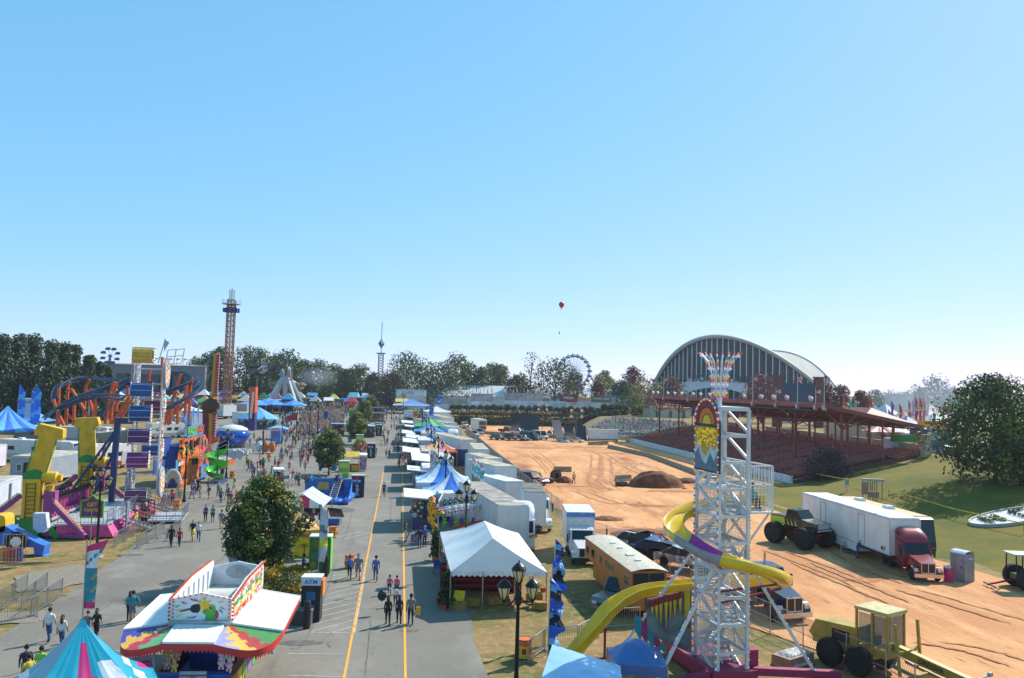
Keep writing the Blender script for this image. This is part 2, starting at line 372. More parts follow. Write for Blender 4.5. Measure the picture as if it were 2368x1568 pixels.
for r,pts in[(13,[(500,1150),(900,900),(1300,700),(1420,600),(1700,620)]),(13,[(0,1560),(300,1480),(700,1190)]),(21,[(0,1240),(180,1180),(400,700),(560,200)]),(18,[(600,1250),(700,1000),(770,720)]),(21,[(480,1240),(450,1180),(490,1150)]),(21,[(860,1568),(900,1200),(930,900)]),(18,[(1160,1000),(1180,800),(1170,600)])]:
 zz+=.0008;strip(mb,[g(r,x,y)for x,y in pts],.06,zz,.03)
mb.build('asphalt_stain',st_)['kind']='structure'
gv=ramp_mat('pale_gravel',[((146,136,122),),((124,112,94),4,0.45,0.65),((170,162,150),14,0.5,0.7)],0.95,0.8,30);mb=MB()
for k,(r,x,y,rx,ry)in enumerate([(13,700,330,2.6,4.0),(12,1760,1040,2.2,2.0),(13,150,830,2.6,1.4)]):
 p=g(r,x,y);mb.poly([(p.x+cos(a)*rx*R.uniform(.75,1.1),p.y+sin(a)*ry*R.uniform(.75,1.1),.012+k*.001)for a in[k*pi/14 for k in range(28)]])
mb.build('gravel_patch',gv)['kind']='structure'
L_DARK=leaf_mat('leaf_dark',(58,74,36));L_GREEN=leaf_mat('leaf_green',(78,96,42));L_OLIVE=leaf_mat('leaf_olive',(108,110,56))
L_YEL=leaf_mat('leaf_yellow',(140,138,48));L_BROWN=leaf_mat('leaf_brown',(104,84,54));L_RED=leaf_mat('leaf_red',(124,50,50));L_MAROON=leaf_mat('leaf_maroon',(96,52,52))
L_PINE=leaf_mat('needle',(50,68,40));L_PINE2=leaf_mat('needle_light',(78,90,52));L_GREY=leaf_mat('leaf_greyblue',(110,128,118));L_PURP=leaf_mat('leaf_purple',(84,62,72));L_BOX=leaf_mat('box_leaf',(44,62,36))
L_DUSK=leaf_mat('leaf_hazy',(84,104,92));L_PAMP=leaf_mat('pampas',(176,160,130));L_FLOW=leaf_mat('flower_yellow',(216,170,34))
BARK=M((84,70,58),0.9,0,0.3,4,0.5)
def leaves(mb,rr,c,n,r,size,mats,flat=0.75,hang=0.0):
 """n leaf-like folded blades in a clump of radius r at c"""
 for _ in range(n):
  while True:
   p=V((rr.uniform(-1,1),rr.uniform(-1,1),rr.uniform(-1,1)))
   if p.length<1:break
  q=p.normalized()*(p.length**0.5)
  pos=V(c)+V((q.x*r,q.y*r,q.z*r*flat))
  d=(q+V((rr.uniform(-1,1),rr.uniform(-1,1),rr.uniform(-0.6,1)-hang))*0.9).normalized()
  u=d.orthogonal().normalized();u=(u*cos(rr.uniform(0,6.3))+d.cross(u)*sin(rr.uniform(0,6.3))).normalized()
  v=d.cross(u);s=size*rr.uniform(0.6,1.3)
  mb.m=rr.choice(mats)
  mb.add([pos-u*s*0.5,pos+v*s*0.32+d*s*0.1,pos+u*s*0.6,pos-v*s*0.32+d*s*0.1],[(0,1,2,3)])
def crown_pts(rr,n,W,Hc,base,shape):
 out=[]
 for i in range(n):
  t=(i+rr.random())/n
  if shape=='dome':pr=sqrt(max(0,1-(t*1.0)**2.2))*(0.55+0.45*min(1,t*4+0.3))
  elif shape=='oval':pr=max(0.12,sin(pi*(0.14+0.82*t))**0.8)
  elif shape=='cone':pr=(1-t)**0.75*0.95+0.08
  elif shape=='pine':pr=(1-t)**0.55*(0.7+0.3*sin(t*14))
  else:pr=sqrt(max(0.02,1-(2*t-1)**2))
  a=i*2.39996+rr.uniform(-0.4,0.4);rad=W/2*pr*(0.35+0.65*sqrt(rr.random()))*(1+.2*sin(2*a+n)+.14*sin(5*a+n*2+t*5))*rr.uniform(.85,1.14)
  out.append(V((cos(a)*rad,sin(a)*rad,base+Hc*t)))
 return out
CROWNS={}
def make_tree(name,label,loc,H,Wd,base,seed,mats,ncl=46,nl=46,leaf=0.75,shape='dome',clr=0.19,cat='tree',group=None,trunk=0.02,rz=0,dark=None):
 rr=random.Random(seed)
 root=thing(name,label,cat,loc,rz,group)
 pts=crown_pts(rr,ncl,Wd*0.86,(H-base)*0.92,base,shape)
 mb=MB();k=len(mats)
 for p in pts:
  m1=rr.randrange(k)
  leaves(mb,rr,p,nl,Wd*clr*rr.uniform(0.7,1.25),leaf,[m1,m1,rr.randrange(k)])
 mb.build('crown',mats,root)
 tb=MB();r0=H*trunk
 tb.tube([(0,0,-0.2),(0.03*H*0.2,0,base*0.6),(0,0.02*H*0.3,base+(H-base)*0.3),(0,0,base+(H-base)*0.75)],[r0*1.3,r0,r0*0.7,r0*0.2],7)
 for p in pts[::max(1,ncl//14)]:
  z0=max(base*0.7,p.z-(H-base)*0.28)
  tb.tube([(0,0,z0),(p.x*0.55,p.y*0.55,(z0+p.z)/2+0.1*H*0.2),p],[r0*0.5,r0*0.3,r0*0.08],5)
 tb.build('trunk',BARK,root)
 return root
def tree_px(x,ytop,wpx,Z,mats,label,seed,name='broadleaf_tree',zb=None,basefrac=0.15,r=0,shape='dome',group='trees along the far tree line',**kw):
 """tree whose top is seen at x, ytop and which stands Z metres away"""
 d=ray(r,x,ytop);t=Z/d.y;p=CAMPOS+d*t;z0=hz(p.x,p.y)if zb is None else zb
 H=p.z-z0;Wd=wpx*mpp(p)*1.3
 return make_tree(name,label,(p.x,p.y,z0),H,Wd,H*basefrac,seed,mats,shape=shape,group=group,**kw)
PL=['tall dark pine cut by the picture edge, first of the pine row','tall broad pine second in the row beyond the caravans','tall pine third in the row beyond the caravans','pine standing shoulder to shoulder above the blue flags','dense pine behind the roller coaster loop','rounded pine at the top end of the tall row','lower pine stepping down beside the small green and purple wheel','short pine under the small green and purple wheel','shortest pine at the end of the row by the grey hall']
for i,(x,y,wp)in enumerate([(8,763,78),(48,764,74),(82,765,70),(120,779,66),(150,783,62),(174,790,60),(207,814,52),(232,829,42),(252,839,36)]):
 tree_px(x,y,wp,222+5*(i%3),[L_PINE,L_PINE,L_PINE2],PL[i],100+i,'pine_tree',shape='pine',basefrac=0.06,ncl=80,nl=50,leaf=0.8,clr=0.16,group='pine row beyond the caravans',dark=1)
far=[(457,824,52,380,(L_OLIVE,L_GREEN),'olive loose tree at the start of the far line by the grey hall'),(486,812,58,350,(L_DARK,L_DARK,L_GREEN),'dark tree between the grey hall and the drop tower'),(512,797,60,340,(L_DARK,L_GREEN),'tall dark tree rising behind the drop tower'),(572,797,74,350,(L_OLIVE,L_GREEN,L_DARK),'olive crown tree beside the drop tower'),(604,802,70,345,(L_OLIVE,L_DARK),'tall olive tree above the orange and black ride'),(640,818,58,360,(L_DARK,L_GREEN),'dark tree between the two big crowns by the swing ride'),(664,807,84,345,(L_DARK,L_DARK,L_GREEN),'big dark round tree above the swing ride'),(700,829,60,355,(L_DARK,L_GREEN),'dark tree just past the swing ride'),(735,832,70,350,(L_DARK,L_DARK,L_GREEN),'wide dark tree in the drifting grey smoke'),(772,841,56,370,(L_GREEN,L_OLIVE),'pale green tree behind the smoke'),(800,850,48,350,(L_BROWN,L_GREEN),'low brownish tree before the thin distant tower'),(832,841,66,350,(L_BROWN,L_OLIVE,L_GREEN),'brown and olive autumn tree next to the thin tower'),(866,862,50,345,(L_BROWN,L_DARK),'low brown tree at the foot of the thin tower'),(905,858,60,330,(L_BROWN,L_DARK),'brownish tree at the gable of the long hall'),(941,814,92,370,(L_DARK,L_GREEN),'tall dark round tree over the long hall gable'),(966,834,104,335,(L_GREEN,L_DARK),'very wide low dark tree over the long hall roof'),(1020,838,92,335,(L_GREEN,L_DARK,L_DARK),'wide dark tree beside the tall loose one over the hall'),(1056,815,74,345,(L_GREEN,L_OLIVE,L_DARK),'tall loose tree over the middle of the long hall'),(1086,836,54,350,(L_DARK,L_GREEN),'dark narrow tree by the tall loose one'),(1112,848,54,345,(L_DARK,L_GREEN),'dark tree before the thin olive ones'),(1140,836,50,360,(L_OLIVE,L_BROWN),'thin olive tree with gaps in its crown'),(1160,840,46,360,(L_BROWN,L_OLIVE),'thin brownish tree near the tall sparse one'),(1200,864,58,335,(L_DARK,L_DARK),'small dark tree in front of the tall sparse one'),(1285,829,104,330,(L_BROWN,L_DARK,L_DARK),'big brown green tree hiding the white ferris wheel'),(1330,858,44,335,(L_DARK,L_BROWN),'small dark tree against the white ferris wheel'),(1392,866,72,345,(L_YEL,L_GREEN,L_GREEN),'green dome tree past the white ferris wheel'),(1398,855,40,380,(L_BROWN,L_RED),'thin red brown tree behind the green dome'),(1383,882,36,325,(L_RED,L_MAROON),'small red tree before the green dome'),(1437,880,62,335,(L_DARK,L_GREEN),'dark tree left of the dark red one'.replace('left of','beside')),(1464,846,54,340,(L_MAROON,L_RED),'dark red round tree by the arched arena')]
for i,(x,y,wp,Z,ms,lb)in enumerate(far):
 tree_px(x,y,wp,Z,list(ms),lb,200+i,ncl=54,nl=48,leaf=0.95 if wp>45 else 0.8,clr=0.17,basefrac=0.08)
tree_px(1229,806,56,330,[L_OLIVE,L_BROWN],'tall sparse tree with bare branches showing against the sky',240,ncl=44,nl=14,leaf=0.75,clr=0.13,basefrac=0.1,shape='oval',trunk=0.012)
for i,(x,y,wp,Y,ms,lb,sh)in enumerate([(1497,875,104,268,(L_YEL,L_GREEN,L_GREEN),'large yellow green tree at the end of the grandstand','dome'),(1555,868,60,268,(L_MAROON,L_BROWN),'dark bare tree against the arena glass','oval'),(1760,866,86,232,(L_RED,L_MAROON),'wide red maple in front of the arena glass','dome'),(1842,877,40,240,(L_RED,L_MAROON),'small red maple above the blue screen','dome'),(1908,880,44,225,(L_RED,L_MAROON),'red maple beside the brick pier of the screen','dome'),(1945,887,52,218,(L_RED,L_MAROON,L_BROWN),'red maple second from the end of the arena','dome'),(1988,901,44,212,(L_MAROON,L_BROWN,L_RED),'brownish red maple where the arena roof meets the ground','dome')]):
 tree_px(x,y,wp,Y,list(ms),lb,300+i,shape=sh,ncl=50,nl=46,leaf=0.6,clr=0.17,zb=4.8,group='trees round the arena',basefrac=0.12)
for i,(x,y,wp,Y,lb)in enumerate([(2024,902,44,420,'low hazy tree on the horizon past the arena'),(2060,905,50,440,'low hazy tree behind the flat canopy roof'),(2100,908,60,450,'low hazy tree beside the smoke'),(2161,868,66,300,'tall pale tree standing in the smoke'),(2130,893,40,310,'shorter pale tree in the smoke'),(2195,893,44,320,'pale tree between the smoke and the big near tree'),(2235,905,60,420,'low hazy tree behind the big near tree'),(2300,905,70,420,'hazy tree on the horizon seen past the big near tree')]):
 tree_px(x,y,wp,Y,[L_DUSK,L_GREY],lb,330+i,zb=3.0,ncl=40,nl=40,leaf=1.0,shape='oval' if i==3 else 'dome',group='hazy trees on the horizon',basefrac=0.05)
p=g(36,1650,440);make_tree('broadleaf_tree','big dark tree on the lawn slope above the oval sign',p,13.0,13.5,1.0,401,[L_DARK,L_GREEN,L_DARK,L_OLIVE],ncl=110,nl=120,leaf=0.42,clr=0.15,shape='oval',group='trees on the lawn slope')
make_tree('broadleaf_tree','yellowing tree on the lawn cut by the picture edge',g(0,2362,1120),9.0,8.0,.6,402,[L_OLIVE,L_GREEN,L_YEL,L_DARK],ncl=70,nl=90,leaf=0.4,clr=0.16,shape='oval',group='trees on the lawn slope')
p=g(16,1655,500);make_tree('street_tree','leafy street tree rising behind the whack game trailer',p,7.35,5.9,1.5,410,[L_DARK,L_GREEN,L_DARK,L_YEL],ncl=110,nl=150,leaf=0.24,clr=0.13,shape='oval',group='street trees down the midway',trunk=0.016)
for i,(r,x,y,H,Wd,lb)in enumerate([(44,445,1380,6.9,5.6,'street tree behind the blue inflatable with two blue flags'),(44,880,900,7.2,5.2,'street tree beside the blue peaked tent'),(44,1010,620,7.4,5.4,'street tree beyond the blue peaked tent'),(44,1110,420,6.6,5.8,'farther street tree at the end of the midway planters')]):
 make_tree('street_tree',lb,g(r,x,y),H,Wd,1.5,420+i,[L_DARK,L_GREEN,L_OLIVE if i==1 else L_GREEN,L_YEL],ncl=80,nl=80,leaf=0.32,clr=0.14,shape='oval',group='street trees down the midway',trunk=0.016)
def bush(name,label,loc,w,h,mats,seed,n=24,nl=40,leaf=0.2,cat='shrub',shape='ball',group=None):
 rr=random.Random(seed);root=thing(name,label,cat,loc,0,group)
 mb=MB()
 for p in crown_pts(rr,n,w*0.8,h*0.85,h*0.1,shape):leaves(mb,rr,p,nl,w*0.2,leaf,list(range(len(mats))))
 mb.build('foliage',mats,root)
 tb=MB();tb.cyl((0,0,-0.1),(0,0,h*0.5),w*0.05);tb.build('stem',BARK,root)
 return root
bush('evergreen_shrub','tall evergreen shrub at the corner of the white tent',g(21,1650,265),1.2,2.5,[L_BOX,L_GREEN],500,shape='cone',n=30,group=None)
bush('evergreen_shrub','potted cone evergreen behind the yellow card by the white tent',g(21,1785,780),1.35,2.3,[L_BOX,L_DARK],501,shape='cone',n=36)
bush('purple_shrub','large purple leaved shrub in the grandstand seats',V((66.5,116.5,0.8)),7.0,4.6,[L_PURP,L_MAROON,L_PURP],502,n=46,nl=60,leaf=0.4,shape='dome')
bush('flowering_shrub','grey green round shrub in the yellow flower bed',g(16,1960,610),2.6,1.1,[L_GREEN,L_OLIVE],503,n=30,leaf=0.14,shape='dome',nl=60)
bush('flowering_shrub','orange tinged shrub at the edge of the yellow flower bed',g(16,1760,600),1.2,0.7,[L_BROWN,L_GREEN],504,n=16,leaf=0.12,shape='dome')
bush('flowering_shrub','yellow green shrub bed behind the first dark vending machine',g(18,705,640),2.6,1.5,[L_YEL,L_OLIVE],505,n=36,leaf=0.18,shape='dome',nl=60)
bush('flowering_shrub','yellow green shrub bed behind the second dark vending machine',g(44,940,1010),3.4,2.2,[L_YEL,L_OLIVE],506,n=40,leaf=0.22,shape='dome',nl=60)
bed=[(16,1680,420),(16,1690,640),(16,2120,665),(16,2226,420),(16,2060,390)]
o=[g(*b)for b in bed]
sheet('planting_soil',[(p.x,p.y)for p in o],ramp_mat('soil',[((96,76,58),),((70,54,40),3,0.5,0.7)]),1.0,0.02)
mb=MB();rr=random.Random(9)
for i in range(900):
 a,b,c=rr.random(),rr.random(),rr.random();tri=[o[0],o[1],o[2]]if c<0.35 else([o[0],o[2],o[3]]if c<0.8 else[o[0],o[3],o[4]])
 if a+b>1:a,b=1-a,1-b
 p=tri[0]+(tri[1]-tri[0])*a+(tri[2]-tri[0])*b
 leaves(mb,rr,(p.x,p.y,rr.uniform(0.15,0.5)),9,0.25,0.16,[0,0,1,1,2])
tag(mb.build('flower_bed',[L_OLIVE,L_FLOW,L_YEL]),'low yellow flowers filling the planter','flowers',kind='stuff')
h=MB();rr=random.Random(3)
for i in range(1500):
 x=rr.uniform(19,66);z=rr.uniform(0,3.3);y=279.2+z*0.55+rr.uniform(-0.4,0.4)
 leaves(h,rr,(x,y,z),5,0.7,0.55,[0,0,1])
tag(h.build('hedge_bank',[L_BOX,L_DARK]),'tall dark ivy hedge bank closing the arena end','hedge',kind='stuff')
h=MB()
for i in range(900):
 x=rr.uniform(15,66);y=282.5+rr.uniform(-1.0,1.6);z0=3.4
 for k in range(4):
  a=rr.uniform(0,6.28);t=V((cos(a)*0.5,sin(a)*0.5,rr.uniform(1.1,2.1)))
  s=V((-sin(a),cos(a),0))*0.10;b=V((x+rr.uniform(-.3,.3),y,z0));h.m=0
  h.add([b-s,b+s,b+t*0.7+s,b+t*0.7-s],[(0,1,2,3)]);h.m=1
  if k<2:h.add([b+t*0.62-s*2,b+t*0.62+s*2,b+t*1.05+s,b+t*1.05-s],[(0,1,2,3)])
tag(h.build('pampas_grass',[L_OLIVE,L_PAMP]),'band of feathery ornamental grass above the hedge','ornamental grass',kind='stuff')
proto=None
words_n='first second third fourth fifth sixth seventh eighth ninth tenth eleventh twelfth thirteenth fourteenth fifteenth sixteenth seventeenth eighteenth nineteenth twentieth'.split()
balls=[(22,x,y)for x,y in[(825,975),(900,925),(990,918),(1070,918),(1168,918),(1252,915),(1330,912),(1413,912),(1507,912),(1590,910),(1690,912),(1775,908),(1865,908),(1960,908),(2040,908),(2130,908)]]+[(25,x,y)for x,y in[(445,680),(520,678),(600,678),(680,676),(755,672),(830,668),(905,668),(975,668),(1130,700)]]
for i,(r,x,y)in enumerate(balls):
 p=gY(r,x,y,283.8 if r==22 else 283.0);p.z=3.5+(0.5 if i else 0);lb='clipped dark ball shrub, %s along the top of the arena hedge'%(words_n+['twenty-'+q for q in words_n])[i]
 if proto is None:proto=bush('ball_shrub',lb,p,3.2,3.4,[L_BOX,L_DARK],520,n=34,nl=46,leaf=0.4,group='clipped ball shrubs round the arena end')
 else:dup(proto,p,R.uniform(0,6),lb,scale=R.uniform(0.82,1.0))
for i,(x,y)in enumerate([(905,720),(985,725),(1065,720),(1140,740),(750,830),(820,815),(900,800),(975,795),(1040,790),(675,845),(1250,755),(1310,750),(1375,748)]):
 p=gY(25,x,y,278-(0 if i<4 else 4));dup(proto,p,R.uniform(0,6),'clipped ball shrub, %s on the bank by the metal bleachers'%words_n[i],scale=0.95)
def rep(o,d,rz=0):
 c=o.copy();COL.objects.link(c);c.parent=o.parent;c.location=V(o.location)+V(d);c.rotation_euler=(0,0,o.rotation_euler.z+rz)
 for ch in o.children:
  k=ch.copy();COL.objects.link(k);k.parent=c
 return c
CONC=M((172,166,156),0.85,0,0.2,1.2);RUST=M((146,72,60),0.7,0,0.2,1.0);REDSEAT=M((150,62,50),0.4,0,0.25,0.6);WALLW=M((206,204,198),0.8,0,0.15,0.6)
def span(r,x0,y0,x1,y1,Y,zb=None):
 a=gY(r,x0,(y0+y1)/2,Y);b=gY(r,x1,(y0+y1)/2,Y);xm=(x0+x1)/2
 t=gY(r,xm,y0,Y);m=gY(r,xm,y1,Y)
 z0=m.z if zb is None else zb
 return V(((a.x+b.x)/2,Y,z0)),b.x-a.x,t.z-z0
t=thing('arched_arena','arena with a parabolic concrete arch over a dark glass wall and saddle roof','arena',(0,0,0))
Lp,Rp=gY(0,1490,893,338),gY(0,1979,903,302);Lp.z=Rp.z=3.0
mid=(Lp+Rp)/2;half=(Rp-Lp)/2;off=gY(0,1659,778,300)-mid
off2=V((-off.x*0.9,-off.y,off.z*0.97));off2=gY(0,1789,813,352)-mid
A1=lambda s:mid+half*s+off*(1-s*s)
A2=lambda s:mid+half*s*1.0+off2*(1-s*s)
N=64
mb=MB();mb.tube([A1(-1+2*i/N)for i in range(N+1)],0.85,6);mb.build('arch',M((168,174,180),0.7,0,0.1),t)
mb=MB();mb.tube([A2(-1+2*i/N)for i in range(N+1)],0.9,6);mb.build('arch',M((196,196,192),0.7,0,0.1),t)
mb=MB()
def roofp(u,v):
 s=-1+2*u;p=A1(s).lerp(A2(s),v);return p-V((0,0,1.1*4*v*(1-v)*(1-s*s)))
mb.grid(roofp,40,16);mb.build('saddle_roof',M((150,148,142),0.85,0,0.15,0.2),t,smooth=True)
def facade(mb,A,back):
 for i in range(80):
  s0,s1=-0.985+1.97*i/80,-0.985+1.97*(i+1)/80
  p,q=A(s0),A(s1);mb.poly([(p.x,p.y,2.5),(q.x,q.y,2.5),q,p])
ins=(off*0.93)
A1g=lambda s:mid+half*s*0.985+V((off.x*0.94,off.y*0.94,off.z*0.985))*(1-s*s)
mb=MB();facade(mb,A1g,0);mb.build('glass_wall',M((34,46,66),0.4,0,0.35,0.25),t)
mb=MB();facade(mb,lambda s:mid+half*s*0.985+V((off2.x*0.94,off2.y*0.94,off2.z*0.97))*(1-s*s),0);mb.build('glass_wall',M((50,58,66),0.3,0,0.2,0.25),t)
mb=MB()
for i in range(38):
 s=-0.96+1.92*(i+0.5)/38;p=A1g(s)+V((0,-0.45,-0.3));mb.bar((p.x,p.y,2.5),p,0.3,0.4,up=(0,1,0))
mb.build('column',M((206,210,214),0.6,0,0.08),t)
mb=MB()
for z in[5+1.9*k for k in range(14)]:
 for i in range(78):
  s0,s1=-0.97+1.94*i/78,-0.97+1.94*(i+1)/78
  if A1g(s0).z>z and A1g(s1).z>z:
   p,q=A1g(s0),A1g(s1);mb.bar((p.x,p.y-0.15,z),(q.x,q.y-0.15,z),0.12)
mb.build('glazing_bar',M((30,34,40),0.5),t)
mb=MB()
pa=lambda u:gY(27,520+640*u,560-70*sin(pi*u),291)
mb.grid(lambda u,v:pa(u)-V((0,0,4.2*v)),16,1);mb.build('entrance_canopy',M((196,208,220),0.6,0,0.1),t)
c=gY(27,800,512,290.4);mb=MB();mb.text('J.S. DORTON ARENA',3.6,face_mat(c+V((4.5,0,0)),(1,0,0)),ext=0.1);mb.build('lettering',M((40,52,70),0.6),t)
Y0,Y1=118.0,210.0
t=thing('grandstand','roofed grandstand with rows of dark red seats and rusty red steel posts','grandstand',(0,0,0))
def rz_(x):return 12.3+(x-67)*(9.3-12.3)/16.5
mb=MB();mb.m=0
for k in range(47):
 y=Y0+k*1.96
 mb.box((75.2,y+0.95,rz_(75.2)),(17.0,1.5,0.12),ry=0.18);mb.box((75.2,y+1.78,rz_(75.2)+0.06),(17.0,0.2,0.16),ry=0.18)
mb.box((66.9,(Y0+Y1)/2,rz_(66.9)-0.15),(0.35,Y1-Y0,0.75));mb.box((83.6,(Y0+Y1)/2,rz_(83.6)-0.1),(0.3,Y1-Y0,0.5));mb.box((75.2,Y0-0.2,rz_(75.2)-0.2),(17.2,0.2,0.6),ry=0.18)
mb.build('roof',M((150,76,64),0.6,0,0.25,0.4),t)
ys=[119.0+15*k for k in range(7)]
for y in ys:
 mb=MB();mb.box((70.2,y,7.0),(0.32,0.32,10.6));zt=rz_(70.2)-0.4
 mb.bar((70.2,y,8.6),(66.9,y,rz_(67)-0.5),0.16);mb.bar((70.2,y,8.4),(75,y,rz_(75)-0.5),0.18);mb.bar((70.2,y,8.6),(70.2,y-5,zt),0.18);mb.bar((70.2,y,8.6),(70.2,y+5,zt),0.18)
 mb.build('front_post',RUST,t)
for k in range(14):
 mb=MB();y=118.6+7*k;mb.box((83.5,y,6.8),(0.36,0.36,4.9));mb.bar((83.5,y,7.4),(80,y,rz_(80)-0.4),0.14);mb.box((77,y,7.0),(0.2,0.2,7.0))
 mb.build('rear_post',RUST,t)
mb=MB()
for k in range(24):
 y=Y0+0.4+4*k;mb.bar((67,y,rz_(67)-0.35),(83.5,y,rz_(83.5)-0.35),0.16,0.3);mb.bar((67,y,rz_(67)-0.5),(72,y,rz_(72)-1.5),0.1);mb.bar((72,y,rz_(72)-1.5),(78,y,rz_(78)-0.5),0.1)
for x in(70.2,74,78,83):mb.bar((x,Y0,rz_(x)-0.6),(x,Y1,rz_(x)-0.6),0.18,0.3)
mb.build('roof_truss',M((112,62,54),0.7,0,0.2),t)
nrow=26
mb=MB()
for k in range(nrow):
 x=61.6+k*0.83;z=0.3+k*4.55/nrow;mb.bb((x-0.42,Y0+0.3,-0.3),(x+0.42,Y1,z))
mb.build('terrace_step',M((118,72,66),0.85,0,0.25,0.5),t)
for k in range(nrow):
 x=61.6+k*0.83;z=0.3+k*4.55/nrow;mb=MB();y=Y0+0.8+(k%2)*0.1
 y=max(y,Y0+0.8+(26-k)*0.05)
 while y<Y1-1:
  blk=int((y-Y0)/8.0)
  if(y-Y0)%8.0<6.9:
   mb.box((x-0.02,y,z+0.42),(0.42,0.46,0.06));mb.box((x+0.22,y,z+0.62),(0.06,0.46,0.38),ry=0.12)
  y+=0.56
 mb.build('seat_row',REDSEAT if k<nrow-3 else M((150,66,48),0.4,0,0.2),t)
mb=MB();mb.bb((60.7,117.4,-0.2),(61.1,205.5,1.05));mb.bb((60.6,117.4,1.05),(61.2,205.5,1.12));mb.build('front_wall',M((214,218,222),0.8,0,0.2,1.5),t)
for k in range(13):
 if k in(3,8):continue
 mb=MB();mb.bb((83.9,119+7*k,4.2),(84.2,125.2+7*k,6.2));mb.bb((83.8,119+7*k,6.2),(84.3,125.2+7*k,6.3));mb.build('rear_wall',M((178,160,136),0.85,0,0.15,1.0),t)
mb=MB();mb.bb((83.2,116.9,3.6),(84.4,118.0,8.0));mb.build('end_pier',M((178,160,136),0.85,0,0.15,1.0),t)
mb=MB();mb.bb((66.2,121,12.4-1.15),(66.5,170,12.35-0.85));mb.build('lighting_beam',M((34,30,30),0.6),t)
fl=[(258,520),(365,490),(597,490),(870,520),(1210,475),(1430,590),(1635,460),(1805,590),(1888,470)]
fp=None
for i,(x,yt)in enumerate(fl):
 b=gX(27,x,680+(x-258)*0.05,66.7);zt=gX(27,x,yt,66.7).z;y=b.y
 lb='flag pole with a small flag on the grandstand roof edge, %s from the arena trees'%words_n[i]
 r=thing('flag_pole',lb,'flag pole',(66.7,y,rz_(66.7)),0,'flag poles along the grandstand roof');h=max(2.0,zt-rz_(66.7))
 mb=MB();mb.cyl((0,0,-0.6),(0,0,h),0.09,0.05,6);mb.box((0,0,-0.5),(0.5,0.6,0.7));mb.build('pole',M((176,180,184),0.4,0.3),r)
 mb=MB();f=lambda u,v:V((u*0.9,sin(u*5)*0.12,h-0.1-v*0.8-u*0.35))
 mb.grid(f,6,5,mfn=lambda a,c:2 if(a<3 and c<3)else(c%2));mb.build('flag',[(190,50,56),(226,222,220),(60,70,120)],r)
lp=None
for i,x in enumerate([255,300,395,460,525,635,705,790,1115,1280,1395,1520,1745]):
 b=gX(27,x,660,67.2);lb='floodlight dish on the grandstand roof edge, %s from the arena trees'%words_n[i]
 if lp is None:
  lp=thing('floodlight',lb,'floodlight',(67.4,b.y,rz_(67.4)),0,'floodlights along the grandstand roof')
  mb=MB();mb.lathe([(0.12,-0.5),(0.5,-0.1),(0.55,0.05),(0.5,0.06)],10,(0,0,1.0),ax=Matrix.Rotation(-1.9,3,'Y'));mb.build('reflector',M((196,198,204),0.3,0.5),lp)
  mb=MB();mb.cyl((0.1,0,0),(0.1,0,0.9),0.06);mb.build('bracket',M((90,60,56)),lp)
 else:dup(lp,(67.4,b.y,rz_(67.4)),0,lb)
t=thing('metal_bleachers','open metal bleachers curving round the arena corner, full of spectators','bleachers',(35,215,0))
NB=22
def arcp(r,a,z):return V((r*cos(a),r*sin(a),z))
for k in range(NB):
 r=27+k*0.95;z=0.45+k*4.4/NB;mb=MB();n=18
 a0,a1=-0.02,0.84
 for i in range(n):
  b0,b1=a0+(a1-a0)*i/n,a0+(a1-a0)*(i+1)/n
  mb.add([arcp(r,b0,z+0.4),arcp(r+0.34,b0,z+0.4),arcp(r+0.34,b1,z+0.4),arcp(r,b1,z+0.4),arcp(r,b0,z+0.33),arcp(r,b1,z+0.33)],[(0,1,2,3),(0,3,5,4)])
  mb.add([arcp(r-0.45,b0,z),arcp(r-0.05,b0,z),arcp(r-0.05,b1,z),arcp(r-0.45,b1,z),arcp(r-0.45,b0,z-0.12),arcp(r-0.45,b1,z-0.12)],[(0,1,2,3),(0,3,5,4)])
  if i%3==0:mb.box(arcp(r+0.15,b0,z/2),(0.1,0.1,z+0.5))
 mb.build('bench_row',M((176,180,182),0.4,0.4,0.15,1.0),t)
bp=[None]
def barrier(loc,rz,lb,grp):
 if bp[0]is None:
  o=thing('concrete_barrier',lb,'barrier',loc,rz,grp);mb=MB();mb.prism([(-1.5,-.3,0),(-1.5,.3,0),(-1.5,.3,.2),(-1.5,.12,.45),(-1.5,.09,.85),(-1.5,-.09,.85),(-1.5,-.12,.45),(-1.5,-.3,.2)],(2.96,0,0));mb.build('wall_block',M((150,134,112),0.9,0,0.35,1.5,0.2),o);bp[0]=o
  mb=MB();mb.box((-0.9,0,0.05),(0.4,0.62,0.1));mb.box((0.9,0,0.05),(0.4,0.62,0.1));mb.build('lifting_slot',M((60,52,44)),o)
 else:dup(bp[0],loc,rz,lb,grp)
 return o if False else None
def barrier_run(pts,where,grp):
 n=0
 for a,b in zip(pts,pts[1:]):
  d=(b-a);d.z=0;k=max(1,round(d.length/3.0));rz=atan2(d.y,d.x)
  for i in range(k):
   p=a.lerp(b,(i+0.5)/k);p.z=hz(p.x,p.y);n+=1
   ws=words_n+['twenty-'+q for q in words_n]+['thirty-'+q for q in words_n]+['forty-'+q for q in words_n]
   barrier(p,rz+R.uniform(-0.03,0.03),'dusty concrete barrier block %s, %s in the run'%(where,ws[n-1]),grp)
barrier_run([V((20.5,232,0)),V((19.6,160,0)),V((19.4,108,0))],'between the trailers and the dirt','barriers along the trailer side of the arena')
barrier_run([V((21,232,0)),V((46,214,0))],'in front of the parked cars','barriers before the parked cars')
barrier_run([g(25,720,1090),g(25,950,1085)],'by the white enclosed trailer','barriers by the white enclosed trailer')
barrier_run([g(25,950,1120),g(25,1420,1225),g(25,1960,1430),V((50.5,112,0))],'along the grandstand side of the dirt','barriers along the grandstand side')
